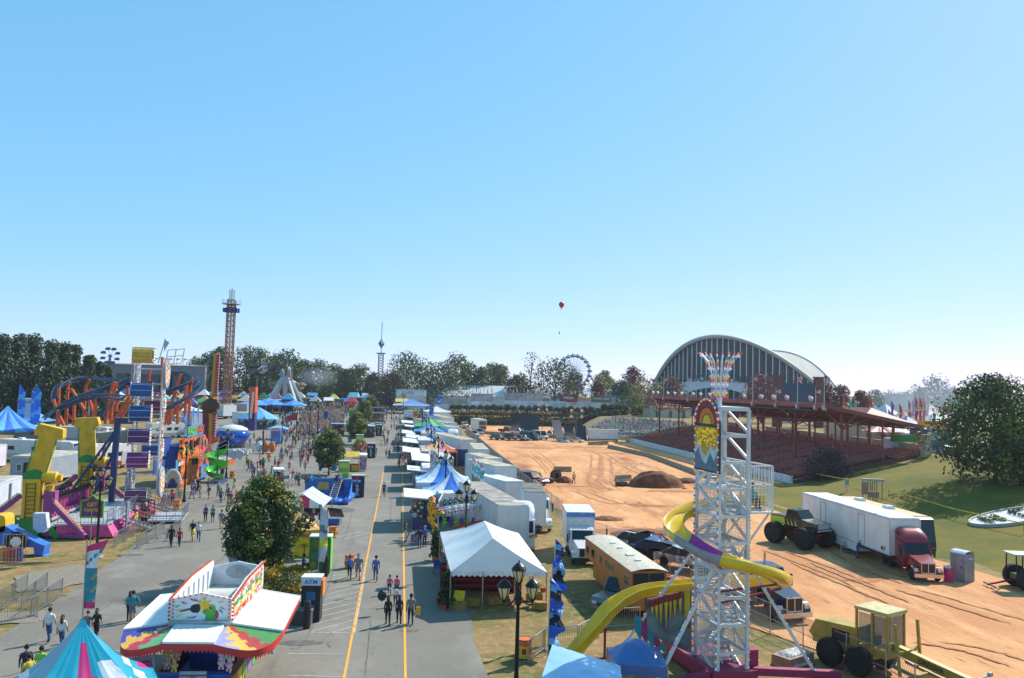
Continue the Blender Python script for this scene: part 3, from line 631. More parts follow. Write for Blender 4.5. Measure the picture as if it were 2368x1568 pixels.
def hall(name,label,c,w,h,d,wall,roofc,rise,stripes=0,brick=False):
 t=thing(name,label,'building',c);mb=MB();mb.bb((-w/2,0,0),(w/2,d,h));mb.build('wall',wall,t)
 mb=MB();mb.add([(-w/2-.3,-.5,h),(w/2+.3,-.5,h),(w/2+.3,d/2,h+rise),(-w/2-.3,d/2,h+rise),(w/2+.3,d+.5,h),(-w/2-.3,d+.5,h)],[(0,1,2,3),(3,2,4,5),(0,3,5),(1,4,2)])
 for i in range(int(w/6)):mb.bar((-w/2+6*i,-.5,h+.06),(-w/2+6*i,d/2,h+rise+.06),.12)
 mb.build('roof',roofc,t);return t
c,wd,h=span(0,908,903,1452,918,330,2.4)
t=hall('exhibition_hall','long white exhibition hall with a pale metal roof and stepped gable',V((c.x,330,2.4)),wd,7.0,22,M((204,202,198),0.8,0,0.1),M((190,194,196),0.5,0.2,0.2,0.15),4.6)
mb=MB()
for k in range(5):mb.bb((-wd/2-0.6,2+k*2.2,0),(-wd/2+0.2,20-k*2.2,7+k*1.3))
mb.bb((-wd/2-0.8,-0.4,0),(-wd/2+0.6,0.6,9.5));mb.build('stepped_gable',M((190,182,172),0.8,0,0.2),t)
mb=MB()
for k in range(6):mb.bb((-wd/2-0.95,-0.6,k*1.6),(-wd/2+0.75,0.75,k*1.6+0.8))
mb.build('brick_quoin',M((134,72,60),0.85),t)
c,wd,h=span(0,258,842,432,862,330,None)
t=hall('grey_hall','flat grey hall with yellow pennants along its roof edge',V((c.x,330,3)),wd+14,c.z-3+h*0.9,24,M((120,122,128),0.8,0,0.12),M((130,132,136)),0.6)
mb=MB();hh=c.z-3+h*0.9
for i in range(9):
 x=-wd/2+8+i*(wd-4)/9;mb.m=0;mb.cyl((x,0,hh),(x,0,hh+3),0.08,n=5);mb.m=1;mb.add([(x,0,hh+3),(x+1.6,0.1,hh+2.6),(x,0,hh+2.1)],[(0,1,2)])
mb.build('pennant',[(190,190,190),(226,196,60)],t)
mb=MB()
for i in range(7):mb.bb((-wd/2+i*wd/7+2,-0.3,1),(-wd/2+i*wd/7+7,0,hh-3.6))
mb.build('window_bay',M((60,66,80),0.4),t)
c,wd,h=span(27,1485,553,1800,720,205,4.8)
t=thing('video_screen','large blank blue screen between two brick piers before the arena','screen',c)
mb=MB();mb.bb((-wd/2,0,1.5),(wd/2,0.5,h));mb.build('screen_face',M((48,66,96),0.5,0,0.2),t)
mb=MB();mb.bb((-wd/2-2.4,-.3,0),(-wd/2,.9,h+1.8));mb.bb((-wd/2-2.6,-.5,h+1.8),(-wd/2+.2,1.1,h+2.1));po=mb.build('brick_pier',M((116,70,66),0.85,0,0.2,2),t);rep(po,(wd+2.4,0,-.2))
for lb,(x,y,w_,d_),hh in(('beige grandstand building with a red hipped roof by the yellow green tree',(91,264,14,9),3.6),('red metal hipped roof block behind the grandstand end',(93,150,9,14),4.4)):
 t=thing('concession_building',lb,'building',(x,y,4.6));mb=MB();mb.bb((-w_/2,-d_/2,0),(w_/2,d_/2,hh));mb.build('wall',M((204,188,164),0.85,0,0.1),t)
 mb=MB();a,b=w_/2+.8,d_/2+.8;k=min(a,b)*0.9
 mb.add([(-a,-b,hh),(a,-b,hh),(a,b,hh),(-a,b,hh),(-a+k,0,hh+2.6)if a>b else(0,-b+k,hh+2.6),(a-k,0,hh+2.6)if a>b else(0,b-k,hh+2.6)],[(0,1,5,4),(2,3,4,5),(1,2,5),(3,0,4)]if a>b else[(3,0,4,5),(1,2,5,4),(0,1,4),(2,3,5)]);mb.build('roof',M((122,54,54),0.6,0,0.15),t)
 mb=MB()
 for i in range(3):mb.bb((-w_/3+i*w_/3-.5,-d_/2-.05,0),(-w_/3+i*w_/3+.5,-d_/2+.1,2.4))
 mb.build('door',M((110,100,92)),t)
LAMP=M((26,28,30),0.4,0.3,0.1);LGLASS=M((214,196,140),0.35,0,0.1,3)
lamp0=[None]
def lamp(p,lb):
 grp='three lantern lamp posts along the midway'
 if lamp0[0]is None:
  t=thing('street_lamp',lb,'street lamp',p,0,grp)
  mb=MB();mb.lathe([(0.5,0),(0.5,0.06),(0.3,0.07)],14);mb.build('footing',CONC,t)
  mb=MB();mb.lathe([(0.26,0.06),(0.26,0.14),(0.17,0.3),(0.15,0.75),(0.11,0.85),(0.1,2.0),(0.07,5.2),(0.13,5.25),(0.13,5.75),(0.07,5.85),(0.05,6.0)],10);mb.build('pole',LAMP,t,True)
  for sx in(-1,1):
   mb=MB();mb.tube([(0.06*sx,0,5.62),(0.2*sx,0,5.38),(0.38*sx,0,5.25),(0.56*sx,0,5.24),(0.58*sx,0,5.36)],0.035,6);mb.build('arm',LAMP,t,True)
  for x,z in((0,6.0),(-0.58,5.34),(0.58,5.34)):
   l=MB();l.lathe([(0.07,0),(0.1,0.08),(0.1,0.14)],8,(x,0,z));l.lathe([(0.3,0.62),(0.31,0.66),(0.22,0.78),(0.1,0.88),(0.03,0.92),(0.03,0.99),(0.001,1.0)],12,(x,0,z))
   for k in range(6):
    a=k*pi/3;l.bar((x+0.12*cos(a),0.12*sin(a),z+0.12),(x+0.28*cos(a),0.28*sin(a),z+0.64),0.03)
   lo=l.build('lantern',LAMP,t);q=MB();q.lathe([(0.1,0.14),(0.17,0.3),(0.235,0.5),(0.255,0.62)],10,(x,0,z));q.build('lantern_glass',LGLASS,lo,True)
  lamp0[0]=t
 else:dup(lamp0[0],p,0,lb)
def lamp_top(r,x,y,lb):
 d=ray(r,x,y);z=7.0;p=None
 for _ in range(6):
  t=(z-HC)/d.z;p=CAMPOS+d*t;z=hz(p.x,p.y)+7.0
 p.z-=7.0;lamp(p,lb)
lamp(g(12,1100,1515),'black three lantern lamp post on the verge beside the yellow armed ride')
lamp(g(15,245,1035),'black three lantern lamp post before the funhouse arch')
lamp(g(15,725,750),'black three lantern lamp post beside the yellow barrel near the silver deck ride')
for a in[(15,1163,50,'lamp post in front of the blue twelve sided canopy'),(43,950,1010,'lamp post beside the blue canopy and ticket booth'),(43,1255,920,'lamp post standing at the red panel ride'),(43,1530,830,'lamp post in the crowd past the red panel ride'),(43,1700,770,'lamp post in the far crowd by the blue banner'),(45,1325,310,'lamp post behind the second yellow arm'),(24,632,255,'large near lamp post in front of the white marquee'),(23,910,480,'lamp post rising beside the prize stall'),(23,672,135,'lamp post in front of the blue peaked tents'),(22,643,1232,'lamp post behind the blue peaked tents by the orange tent'),(22,553,1085,'lamp post over the booths near the green tent'),(22,492,962,'lamp post at the middle of the booth row'),(22,443,888,'lamp post at the far booth row')]:lamp_top(*a)
for x_,lb in((1000,'lamp post by the row of blue feather flags'),(205,'lamp post before the far white semi trailer')):p=gY(22,x_,685,268);p.z-=7;lamp(p,lb)
bar0={}
def fence_panel(p,rz,lb,grp,kind='bars',w_=2.3,h=1.1,name='crowd_barrier'):
 k=(kind,round(w_,1),h)
 if k not in bar0:
  t=thing(name,lb,'barrier',p,rz,grp);mb=MB()
  for z in(0.12,h):mb.cyl((-w_/2,0,z),(w_/2,0,z),0.028,n=5)
  for x in(-w_/2,w_/2):mb.cyl((x,0,0),(x,0,h),0.03,n=5)
  mb.build('frame',GALV,t);mb=MB()
  n=int(w_/0.14)
  for i in range(1,n):mb.cyl((-w_/2+i*w_/n,0,0.12),(-w_/2+i*w_/n,0,h),0.011,n=4,cap=False)
  mb.build('infill_bars',GALV,t);mb=MB()
  for x in(-w_/2+.1,w_/2-.1):mb.box((x,0,0.03),(0.05,0.6,0.04))
  mb.build('foot',GALV,t);bar0[k]=t
 else:dup(bar0[k],p,rz,lb,grp)
def fence_run(pts,where,grp,**kw):
 ws=words_n+['twenty-'+q for q in words_n];n=0;w_=kw.get('w_',2.3)
 for a,b in zip(pts,pts[1:]):
  d=b-a;k=max(1,round(V((d.x,d.y)).length/w_));
  for i in range(k):
   p=a.lerp(b,(i+0.5)/k);p.z=hz(p.x,p.y);fence_panel(p,atan2(d.y,d.x),'grey metal crowd barrier %s, %s panel'%(where,ws[n]),grp,**kw);n+=1
FG='crowd barriers round the rides'
fence_run([g(12,1290,1400),g(12,1600,1210)],'at the foot of the yellow armed ride stairs',FG)
fence_run([g(12,1555,1415),g(12,1870,1240)],'standing out on the asphalt by the strolling pair',FG)
fence_run([g(12,1880,1340),g(12,2060,1210)],'nearest the strolling pair',FG)if False else fence_run([g(12,1880,1340),g(12,2060,1210)],'beside the man in the black jacket',FG)
fence_run([g(13,0,900),g(13,370,825)],'across the queue by the man in white',FG)
fence_run([g(13,370,825),g(13,760,560)],'along the queue on the asphalt',FG)
fence_run([g(13,250,735),g(13,575,480)],'in the inner queue on gravel',FG)
fence_run([g(13,0,720),g(13,310,520)],'in the outer queue by the blue ramp',FG)
fence_run([g(15,0,1100),g(15,215,985)],'before the arch of the wheel ride',FG)
fence_run([g(42,880,1320),g(42,1100,1280)],'round the foot of the green slide',FG)
fence_run([g(15,890,480),g(15,1300,400)],'along the saucer ride verge',FG)
fence_run([g(37,20,1380),g(37,280,1180),g(37,730,1130),g(37,1130,900),g(37,1500,870)],'round the yellow slide landing','barriers round the slide')
WHEELM=[TYRE,M((150,152,156),0.4,0.5,0.1)]
def wheel(par,c,r,w_,name='wheel',rim=None,ax='x'):
 mb=MB();R3=Matrix.Rotation(pi/2,3,'Y')if ax=='x' else Matrix.Rotation(pi/2,3,'X')
 o=MB();o.lathe([(r*0.6,-w_/2),(r*0.93,-w_/2),(r,-w_*0.35),(r,w_*0.35),(r*0.93,w_/2),(r*0.6,w_/2)],16,c,ax=R3);wo=o.build(name,TYRE,par)
 q=MB();q.lathe([(r*0.05,-w_*0.46),(r*0.25,-w_*0.47),(r*0.35,-w_*0.3),(r*0.58,-w_*0.42),(r*0.62,-w_*0.4),(r*0.62,w_*0.4),(r*0.58,w_*0.42),(r*0.35,w_*0.3),(r*0.25,w_*0.47),(r*0.05,w_*0.46)],12,c,ax=R3);q.build('rim',rim or WHEELM[1],wo)
 return wo
def box_trailer(label,p,rz,W_,L,H,wall=WHITE,roof=(176,170,158),name='box_trailer',cat='trailer',group=None,doors=0,ribs=True,front=None,win=0,zf=0.9,skirt=False,ac=0,wheels=True):
 """near face centred on p, box runs back along local +y"""
 t=thing(name,label,cat,p,rz,group);wm=M(wall,0.45,0.05,0.1,0.8);mb=MB()
 mb.bb((-W_/2,0,zf),(W_/2,L,H));mb.m=1
 for z in(zf+.05,H-.08):
  mb.box((0,L/2,z),(W_+.06,L+.06,.1))
 for x in(-W_/2,W_/2):
  for y in(0,L):mb.box((x,y,(zf+H)/2),(.1,.1,H-zf-.26))
 if ribs:
  mb.m=0
  for i in range(1,int(L/1.2)):
   for x in(-W_/2,W_/2):mb.box((x,i*1.2,(zf+H)/2),(.03,.05,H-zf-.3))
  for i in range(1,int(W_/1.2)+1):mb.box((-W_/2+i*W_/(int(W_/1.2)+1),0,(zf+H)/2),(.05,.03,H-zf-.3))
 mb.build('body',[wm,ALUW],t)
 mb=MB();mb.box((0,L/2,H+.03),(W_-.1,L-.1,.06))
 for i in range(1,int(L/2.4)):mb.box((0,i*2.4,H+.07),(W_-.3,.06,.025))
 mb.build('roof',M(roof,0.8,0,0.35,0.9),t)
 if wheels:
  mb=MB();mb.bb((-W_/2+.3,.3,zf-.3),(W_/2-.3,L-.3,zf));mb.build('chassis',M(DARK),t)
  for x in(-W_/2+.2,W_/2-.2):
   for y in(L*.72,L*.72+1.05):wheel(t,(x,y,.48),.48,.3)
 for i in range(doors):
  mb=MB();y=1.2+i*L*.45;mb.box((-W_/2-.015,y,zf+1.05),(.05,.85,2.0));mb.box((-W_/2-.05,y+.3,zf+1.0),(.04,.06,.16));mb.build('door',M(tuple(c*.9 for c in wall),.5),t)
 for i in range(win):
  mb=MB();mb.box((-W_*.3+i*W_*.6/max(1,win-1)if win>1 else 0,-.02,zf+1.5),(.7,.06,.6));mb.build('window',GLASS,t)
 for i in range(ac):
  mb=MB();mb.box((0,L*(i+.6)/(ac+.4),H+.2),(.8,1.0,.3),taper=(.85,.85));mb.build('roof_unit',WPAINT,t)
 if skirt:
  mb=MB();mb.bb((-W_/2+.02,.02,.1),(W_/2-.02,L,zf));mb.build('skirt',M(tuple(c*.8 for c in wall)),t)
 return t
def trailer_px(label,r,bl,br,H,L,**kw):
 a,b=g(r,*bl),g(r,*br);d=b-a;m=(a+b)/2;W_=kw.pop('W_',None)or V((d.x,d.y)).length
 return box_trailer(label,V((m.x,m.y,min(a.z,b.z))),atan2(d.y,d.x),W_,L,H,**kw)
def motorhome(label,p,rz,L,W_,H,body,lower,roofc=(196,194,188),dish=True,group=None):
 """long side faces the local -y, nose at local +x"""
 t=thing('motorhome',label,'motorhome',p,rz,group);mb=MB()
 prof=[(-L/2,.45),(L/2-.3,.45),(L/2,.9),(L/2,1.5),(L/2-.35,H-.15),(L/2-.8,H),(-L/2+.1,H),(-L/2,H-.15)]
 mb.prism([(x,-W_/2,z)for x,z in prof],(0,W_,0));mb.build('body',M(body,.35,0,.08,1),t)
 mb=MB();mb.bb((-L/2+.05,-W_/2-.02,.5),(L/2-.5,-W_/2+.1,1.15));mb.bb((-L/2+.05,W_/2-.1,.5),(L/2-.5,W_/2+.02,1.15));mb.build('lower_panel',M(lower,.4),t)
 for x in(-L*.3,0,L*.22):
  mb=MB();mb.box((x,-W_/2-.01,H*.62),(1.1,.06,.6));mb.build('window',GLASS,t)
 mb=MB();mb.add([(L/2+.02,-W_/2+.1,1.5),(L/2+.02,W_/2-.1,1.5),(L/2-.31,W_/2-.1,H-.2),(L/2-.31,-W_/2+.1,H-.2)],[(0,1,2,3)]);mb.build('windscreen',GLASS,t)
 mb=MB();mb.box((L*.3,-W_/2-.02,1.5),(.75,.06,1.9));mb.build('door',M(tuple(c*.85 for c in body)),t)
 mb=MB();mb.box((-.3,0,H+.03),(L-1.2,W_-.2,.06));ro=mb.build('roof',M(roofc,.7,0,.2),t)
 for x in(-L*.25,L*.12):
  mb=MB();mb.box((x,0,H+.2),(1.0,.75,.28),taper=(.85,.8));mb.build('roof_unit',WPAINT,ro)
 if dish:
  mb=MB();mb.lathe([(.02,0),(.3,.05),(.42,.15)],12,(L*.3,0,H+.75),ax=Matrix.Rotation(-1.1,3,'Y'));mb.cyl((L*.3,0,H),(L*.3,0,H+.75),.04);mb.build('satellite_dish',WPAINT,ro)
 for x in(-L*.28,L*.3):
  for y in(-W_/2+.15,W_/2-.15):wheel(t,(x,y,.42),.42,.26,ax='y')
 return t
def motorhome_px(label,r,bl,br,H,W_,body,lower,flip=False,**kw):
 a,b=g(r,*bl),g(r,*br);d=b-a;L=V((d.x,d.y)).length;rz=atan2(d.y,d.x);m=(a+b)/2;n=V((-sin(rz),cos(rz),0))*W_/2
 return motorhome(label,V((m.x,m.y,hz(m.x,m.y)))+n,rz,L,W_,H,body,lower,**kw)
def peak_tent(label,p,rz,w_,d_,he,hp,mats,mfn,name='peaked_tent',legs=True,val=0.3,nu=10,nv=8,curve=1.7,ridge=0.0,group=None,cat='tent',walls=None):
 """mfn(side, radial step, step along side) picks the cloth colour"""
 t=thing(name,label,cat,p,rz,group);cs=[(-w_/2,-d_/2),(w_/2,-d_/2),(w_/2,d_/2),(-w_/2,d_/2)]
 mb=MB();mb.smooth=False
 for s in range(4):
  a,b=V((*cs[s],0)),V((*cs[(s+1)%4],0));ra,rb=V((a.x/abs(a.x)*ridge/2 if ridge else 0,0,0)),V((b.x/abs(b.x)*ridge/2 if ridge else 0,0,0))
  def fn(u,v):
   e=a.lerp(b,v);q=ra.lerp(rb,v).lerp(e,max(u,.02));z=he+(hp-he)*(1-u)**curve;return(q.x,q.y,z-.06*sin(pi*v)*u+(.05*noise.noise(V((q.x*1.7,q.y*1.7,s)))+.02*sin(v*40+s))*min(1,u*2)*(1 if u<.99 else 0))
  mb.grid(fn,nu,nv,mfn=lambda i,j,s=s:mfn(s,i,j))
  for j in range(nv):
   q0,q1=a.lerp(b,j/nv),a.lerp(b,(j+1)/nv);mb.m=mfn(s,nu-1,j);k=.8 if j%2 else 1.0
   mb.add([(q0.x*1.003,q0.y*1.003,he),(q1.x*1.003,q1.y*1.003,he),(q1.x*1.003,q1.y*1.003,he-val*k),(q0.x*1.003,q0.y*1.003,he-val*k)],[(0,1,2,3)])
 mb.build('canopy',mats,t)
 if legs:
  for x,y in cs:
   mb=MB();mb.cyl((x*.985,y*.985,0),(x*.985,y*.985,he-.05),.045,n=6);mb.build('leg',GALV,t)
 if walls:
  mb=MB()
  for s,m in walls:
   a,b=cs[s],cs[(s+1)%4];mb.m=0;mb.add([(a[0]*.97,a[1]*.97,0),(b[0]*.97,b[1]*.97,0),(b[0]*.97,b[1]*.97,he),(a[0]*.97,a[1]*.97,he)],[(0,1,2,3)])
  mb.build('side_wall',walls[0][1],t)
 return t
def at_height(r,x,y,z_off):
 d=ray(r,x,y);t=18.0
 while t<1200:
  p=CAMPOS+d*t
  if p.z-hz(p.x,p.y)<=z_off:break
  t*=1.003
 p=CAMPOS+d*min(t,400.0);p.z=hz(p.x,p.y);return p
def tent_px(label,r,x,y,hp,w_,he,mats,mfn,rz=0,d_=None,**kw):return peak_tent(label,at_height(r,x,y,hp),rz,w_,d_ or w_,he,hp,mats,mfn,**kw)
def CL(c):return M(c,0.55,0,0.12,0.7)
SKYB,BLU,TEAL,MAG,WHT_,GRN,ORG,REDC,YELC,PUR=[CL(c)for c in((110,172,226),(44,104,190),(40,150,176),(190,54,120),(222,222,222),(46,150,84),(226,104,38),(196,46,44),(232,188,60),(104,66,150))]
def feather_flag(label,p,h,cols,rz=0,w_=0.7,group=None,sway=0.25,text=None,name='feather_flag'):
 t=thing(name,label,'flag',p,rz,group);mb=MB();mb.cyl((0,0,0),(0,0,h*.96),.035,.02,6);mb.build('pole',GALV,t)
 mb=MB();ph=R.uniform(0,6)
 def fn(u,v):
  ww=w_*(min(1,v*5+.15))*(1 if v<.8 else 1-(v-.8)*1.5);return(u*ww,(sin(u*4+v*9+ph)*.6+.5*sin(v*17+ph))*sway*u,h*(1-v*.72)-u*.12)
 mb.grid(fn,5,16,mfn=lambda i,j:cols[1][(j//2+(i>2 and j%3==0))%len(cols[1])]if len(cols)>1 else 0);mb.build('banner',cols[0],t);return t
def line_pts(r,pts,Y):return[gY(r,x,y,(Y[i]if isinstance(Y,list)else Y))for i,(x,y)in enumerate(pts)]
BULB=M((240,214,90),0.3,0,0)
Np,Fp=g(12,345,1290),g(12,960,985);ax=Fp-Np;ax.z=0;LEN=ax.length;rz=atan2(ax.y,ax.x)
t=thing('twin_arm_ride','yellow twin arm ride with two purple seat rows and a pink skirted deck','fairground ride',Np,rz)
YEL=M((226,176,30),.45,0,.2,1.2);GR=M((30,130,56),.5,0,.15);PURP=M((150,66,132),.5,0,.15);PINK=M((214,74,140),.6,0,.15);SILV=M((190,192,196),.4,.3,.15)
for k,(x0,lean)in enumerate(((0,-1),(LEN,1))):
 s=-1 if k==0 else 1
 mb=MB();mb.box((x0,0,.85),(1.3,1.5,1.7));mb.bar((x0-.6,-.9,1.6),(x0-.6,-2.4,.1),.3,.5);mb.bar((x0-.6,.9,1.6),(x0-.6,2.4,.1),.3,.5);mb.build('base',GR,t)
 mb=MB();mb.box((x0,0,3.3),(.9,1.35,3.4));mb.build('column',YEL,t)
 mb=MB();ph=V((x0-.05*s,0,5.0));dr=V((0,-.24 if k==0 else.06,1)).normalized();tp=ph+dr*3.6;sd=V((0,dr.z,-dr.y))*.74
 mb.prism([ph-sd*.95-dr*.9,ph+sd*.95-dr*.9,ph+sd*1.05,tp+sd*.92,tp-sd*.92,ph-sd*1.05],V((.62,0,0)));q=tp
 mb.prism([q-sd*1.45,q+sd*1.45,q+sd*1.6+dr*.3,q+sd*1.35+dr*1.0,q-sd*1.35+dr*1.0,q-sd*1.6+dr*.3],V((.9,0,0)));am=mb.build('swing_arm',YEL,t)
 mb=MB()
 for i in range(26):
  for e in(-1,1):mb.ball(ph+dr*(.2+i*.13)+sd*e*1.06+V((-.05,0,0)),.07,5)
 mb.build('bulb',M((40,150,90),.3),am)
 mb=MB();mb.lathe([(.78,-.5),(.78,-.1),(.2,0)],18,ph+V((-.35,0,0)),ax=Matrix.Rotation(-pi/2,3,'Y'));mb.build('hub_cover',GR,t)
 mb=MB();mb.lathe([(.1,-.6),(.45,-.58),(.5,-.2),(.5,.5),(.3,.62),(.3,.9)],14,ph+V((.1,-1.25,.1)),ax=Matrix.Rotation(pi/2,3,'X'));mb.lathe([(.3,0),(.34,.5),(.2,.6)],10,ph+V((.1,-1.25,-1.2)));mb.build('motor',YEL,t)
 mb=MB();mb.box((x0+.1,-1.4,3.0),(.9,.9,1.9));mb.build('control_box',PURP,t)
 mb=MB()
 for i in range(9):mb.bar((x0-.55,-.35,1.8+i*.35),(x0-.55,.35,1.8+i*.35),.05)
 mb.bar((x0-.55,-.35,1.7),(x0-.55,-.35,4.7),.05);mb.bar((x0-.55,.35,1.7),(x0-.55,.35,4.7),.05);mb.build('ladder',M((60,52,30)),t)
 for e in(-1,1):
  a,b=V((x0,e*.9,3.6)),V((x0-1.2*(1 if k==0 else-1),e*4.6,.25));mb=MB();mb.bar(a,b,.42,.42);mb.bar((x0,e*.9,.3),b,.3,.3);st=mb.build('brace',PURP,t)
  mb=MB()
  for i in range(24):
   for dx in(-.12,.12):mb.ball(a.lerp(b,.05+i*.036)+V((dx,e*.12,.3)),.065,5)
  mb.build('bulb',BULB,st)
mb=MB();mb.bb((1.2,-.15,1.5),(LEN-1.2,.15,1.9));mb.bb((1.0,-1.3,1.25),(LEN-1,1.3,1.45));gd=mb.build('gondola',SILV,t)
for e in(-1,1):
 for i in range(14):
  x=1.5+i*(LEN-3)/13;mb=MB();mb.lathe([(.05,0),(.3,.12),(.36,.6),(.3,1.1),(.12,1.32)],8,(x,e*.62,1.5),sy=.4);mb.box((x,e*.95,1.6),(.6,.55,.2));mb.build('seat',M((150,40,110),.4,0,.1),gd)
 mb=MB()
 for i in range(28):mb.bar((1.3+i*(LEN-2.6)/27,e*.85,2.75),(1.3+i*(LEN-2.6)/27,e*1.1,3.25),.09)
 mb.bar((1.2,e*.9,2.8),(LEN-1.2,e*.9,2.8),.14);mb.build('restraint_bar',M(DARK,.4,.4),gd)
mb=MB();mb.bb((-.5,-6.2,1.05),(LEN+1.0,-1.9,1.2));mb.bb((-.3,-1.9,.8),(LEN+.6,2.4,.95));mb.build('deck',SILV,t)
mb=MB();mb.add([(-.7,-2.2,1.05),(-.7,-6.25,1.05),(-.7,-6.7,.1),(-.7,-2.2,.1)],[(0,1,2,3)]);mb.grid(lambda u,v:(-.7+(LEN+1.7)*u,-6.25-.5*v-.12*sin(u*40),1.05-.95*v),30,2);mb.build('skirt',PINK,t)
mb=MB();M4=face_mat((LEN*.52,-6.72,.6),(1,0,0))
for i in range(3):mb.add([M4@V((cos(a)*(1.1-.3*i),sin(a)*(.4-.1*i),.02+.015*i))for a in[k*pi/8 for k in range(16)]],[tuple(range(16))]);mb.m=i+1
mb.build('emblem',[(226,196,40),(70,150,60),(226,196,40)],t)
def stairs(t,a,b,w_,h,n,mat):
 """treads from a (low) to b (high) in the parent's frame"""
 mb=MB();d=V(b)-V(a);s=V((-d.y,d.x,0)).normalized()*w_/2
 for i in range(n):
  p=V(a)+d*((i+.5)/n);mb.bar(p-s,p+s,.3,.05)
 for e in(-1,1):
  mb.bar(V(a)+s*e,V(b)+s*e,.06,.2);mb.bar(V(a)+s*e+V((0,0,h)),V(b)+s*e+V((0,0,h)),.05)
  for i in range(n+1):
   q=V(a)+d*(i/n)+s*e;mb.bar(q,q+V((0,0,h)),.03)
 return mb.build('stair',mat,t)
stairs(t,(LEN*.22,-9.2,.1),(LEN*.22,-6.3,1.1),1.6,1.0,8,GALV);stairs(t,(LEN*.86,-9.2,.1),(LEN*.86,-6.3,1.1),1.6,1.0,8,GALV)
def rail_run(t,pts,h,name='railing',sp=.28,mat=None):
 mb=MB()
 for a,b in zip(pts,pts[1:]):
  a,b=V(a),V(b);n=max(2,int((b-a).length/sp));up=V((0,0,h))
  mb.bar(a+up,b+up,.05);mb.bar(a+up*.12,b+up*.12,.04)
  for i in range(n+1):mb.bar(a.lerp(b,i/n),a.lerp(b,i/n)+up,.022 if i%6 else.05)
 return mb.build(name,mat or GALV,t)
rail_run(t,[(-.4,-2.2,1.2),(-.4,-6.1,1.2),(LEN*.22-.8,-6.1,1.2)],1.05);rail_run(t,[(LEN*.22+.8,-6.1,1.2),(LEN*.86-.8,-6.1,1.2)],1.05);rail_run(t,[(LEN*.86+.8,-6.1,1.2),(LEN+.9,-6.1,1.2),(LEN+.9,-2.2,1.2)],1.05)
mb=MB();mb.box((2.2,-7.1,1.4),(.9,.12,2.6));mb.build('rule_board',M((120,130,150),.5,0,.3,4),t)
p=g(12,1020,1500);q=thing('ride_sign','purple pointed sign with yellow letters on a thin pole by the lamp post','sign',p)
mb=MB();mb.cyl((0,0,0),(0,0,3.6),.04);mb.box((0,0,.03),(1,.06,.06));mb.box((0,0,.03),(.06,1,.06));mb.build('pole',GALV,q)
mb=MB();mb.prism([(-.75,0,3.0),(.75,0,3.0),(.75,0,4.15),(.3,0,4.3),(0,0,4.6),(-.3,0,4.3),(-.75,0,4.15)],(0,.08,0));mb.build('board',M((130,50,120)),q)
mb=MB()
ol=[(-.8,3.0),(.8,3.0),(.8,4.2),(.33,4.36),(0,4.68),(-.33,4.36),(-.8,4.2)]
for i in range(7):mb.bar((ol[i][0],-.02,ol[i][1]),(ol[(i+1)%7][0],-.02,ol[(i+1)%7][1]),.14,.14)
mb.build('bulb_frame',M((110,170,50)),q)
mb=MB();mb.text('GET',.42,face_mat((0,-.03,3.95),(1,0,0)),ext=.02);mb.text('TWISTED',.36,face_mat((0,-.03,3.5),(1,0,0)),ext=.02,sx=.8);mb.build('lettering',M((236,200,40)),q)
p=g(12,200,1500);t=thing('tub_ride','blue sloping ride frame with a yellow tub and coloured ramp panels','fairground ride',p)
f=lambda x,y,Y=0:gY(12,x,y,p.y+Y)-p
mb=MB();B2=M((46,110,200),.4,0,.1);mb.prism([f(50,1150),f(120,1190),f(430,1350),f(510,1380),f(470,1530),f(400,1530),f(380,1400),f(0,1380),f(-60,1380),f(-60,1180)],(0,1.2,0));mb.build('sloping_frame',B2,t)
mb=MB();mb.prism([f(380,1545),f(540,1545),f(500,1490),f(420,1490)],(0,1.4,0));mb.build('foot',B2,t)
mb=MB();mb.prism([f(0,1030),f(50,1040),f(60,1080),f(60,1200),f(40,1225),f(0,1230),f(-120,1230),f(-120,1040)],(0,1.5,0));mb.build('tub',YEL,t)
mb=MB();mb.lathe([(.4,-.2),(.75,-.2),(.78,.2),(.4,.2)],16,f(205,1325)+V((0,-.15,0)),ax=Matrix.Rotation(pi/2,3,'X'));wo=mb.build('wheel',TYRE,t);mb=MB();mb.lathe([(.05,-.22),(.4,-.2),(.4,.2),(.05,.22)],12,f(205,1325)+V((0,-.16,0)),ax=Matrix.Rotation(pi/2,3,'X'));mb.build('rim',WPAINT,wo)
for i,(c,x0,x1)in enumerate((((222,170,40),-80,30),((226,90,40),30,90),((190,40,44),90,200),((60,60,160),200,260))):
 mb=MB();mb.prism([f(x0,1560,-2),f(x1,1560,-2),f(x1,1400,-2),f(x0,1400,-2)],(0,.1,0));mb.build('panel',M(c),t)
mb=MB();mb.box(f(60,1640,-3),(6.4,2.2,.12),rz=-.35,ry=.05);mb.build('ramp',SILV,t)
rail_run(t,[f(-60,1640,-4)+V((0,0,-.1)),f(255,1585,-3.4)+V((0,0,-.1))],1.3,sp=.2)
rail_run(t,[f(20,1560,-2.2),f(280,1560,-2.2)],2.0,sp=.2)
mb=MB();mb.prism([f(375,1010,1),f(520,1010,1),f(540,1180,1),f(500,1230,1),f(440,1230,1),f(375,1190,1)],(0,.6,0));mb.build('back_panel',M((190,200,214)),t)
p=g(12,1640,1010);t=thing('cage_wheel_ride','tall white boom ride with blue, purple and yellow passenger cages','fairground ride',p,radians(6))
k_=mpp(p,12);base_z=1.2;top_z=gY(46,600,200,p.y).z
hB=top_z-1.5;lx=1.25
WB=M((214,216,220),.4,.1,.1)
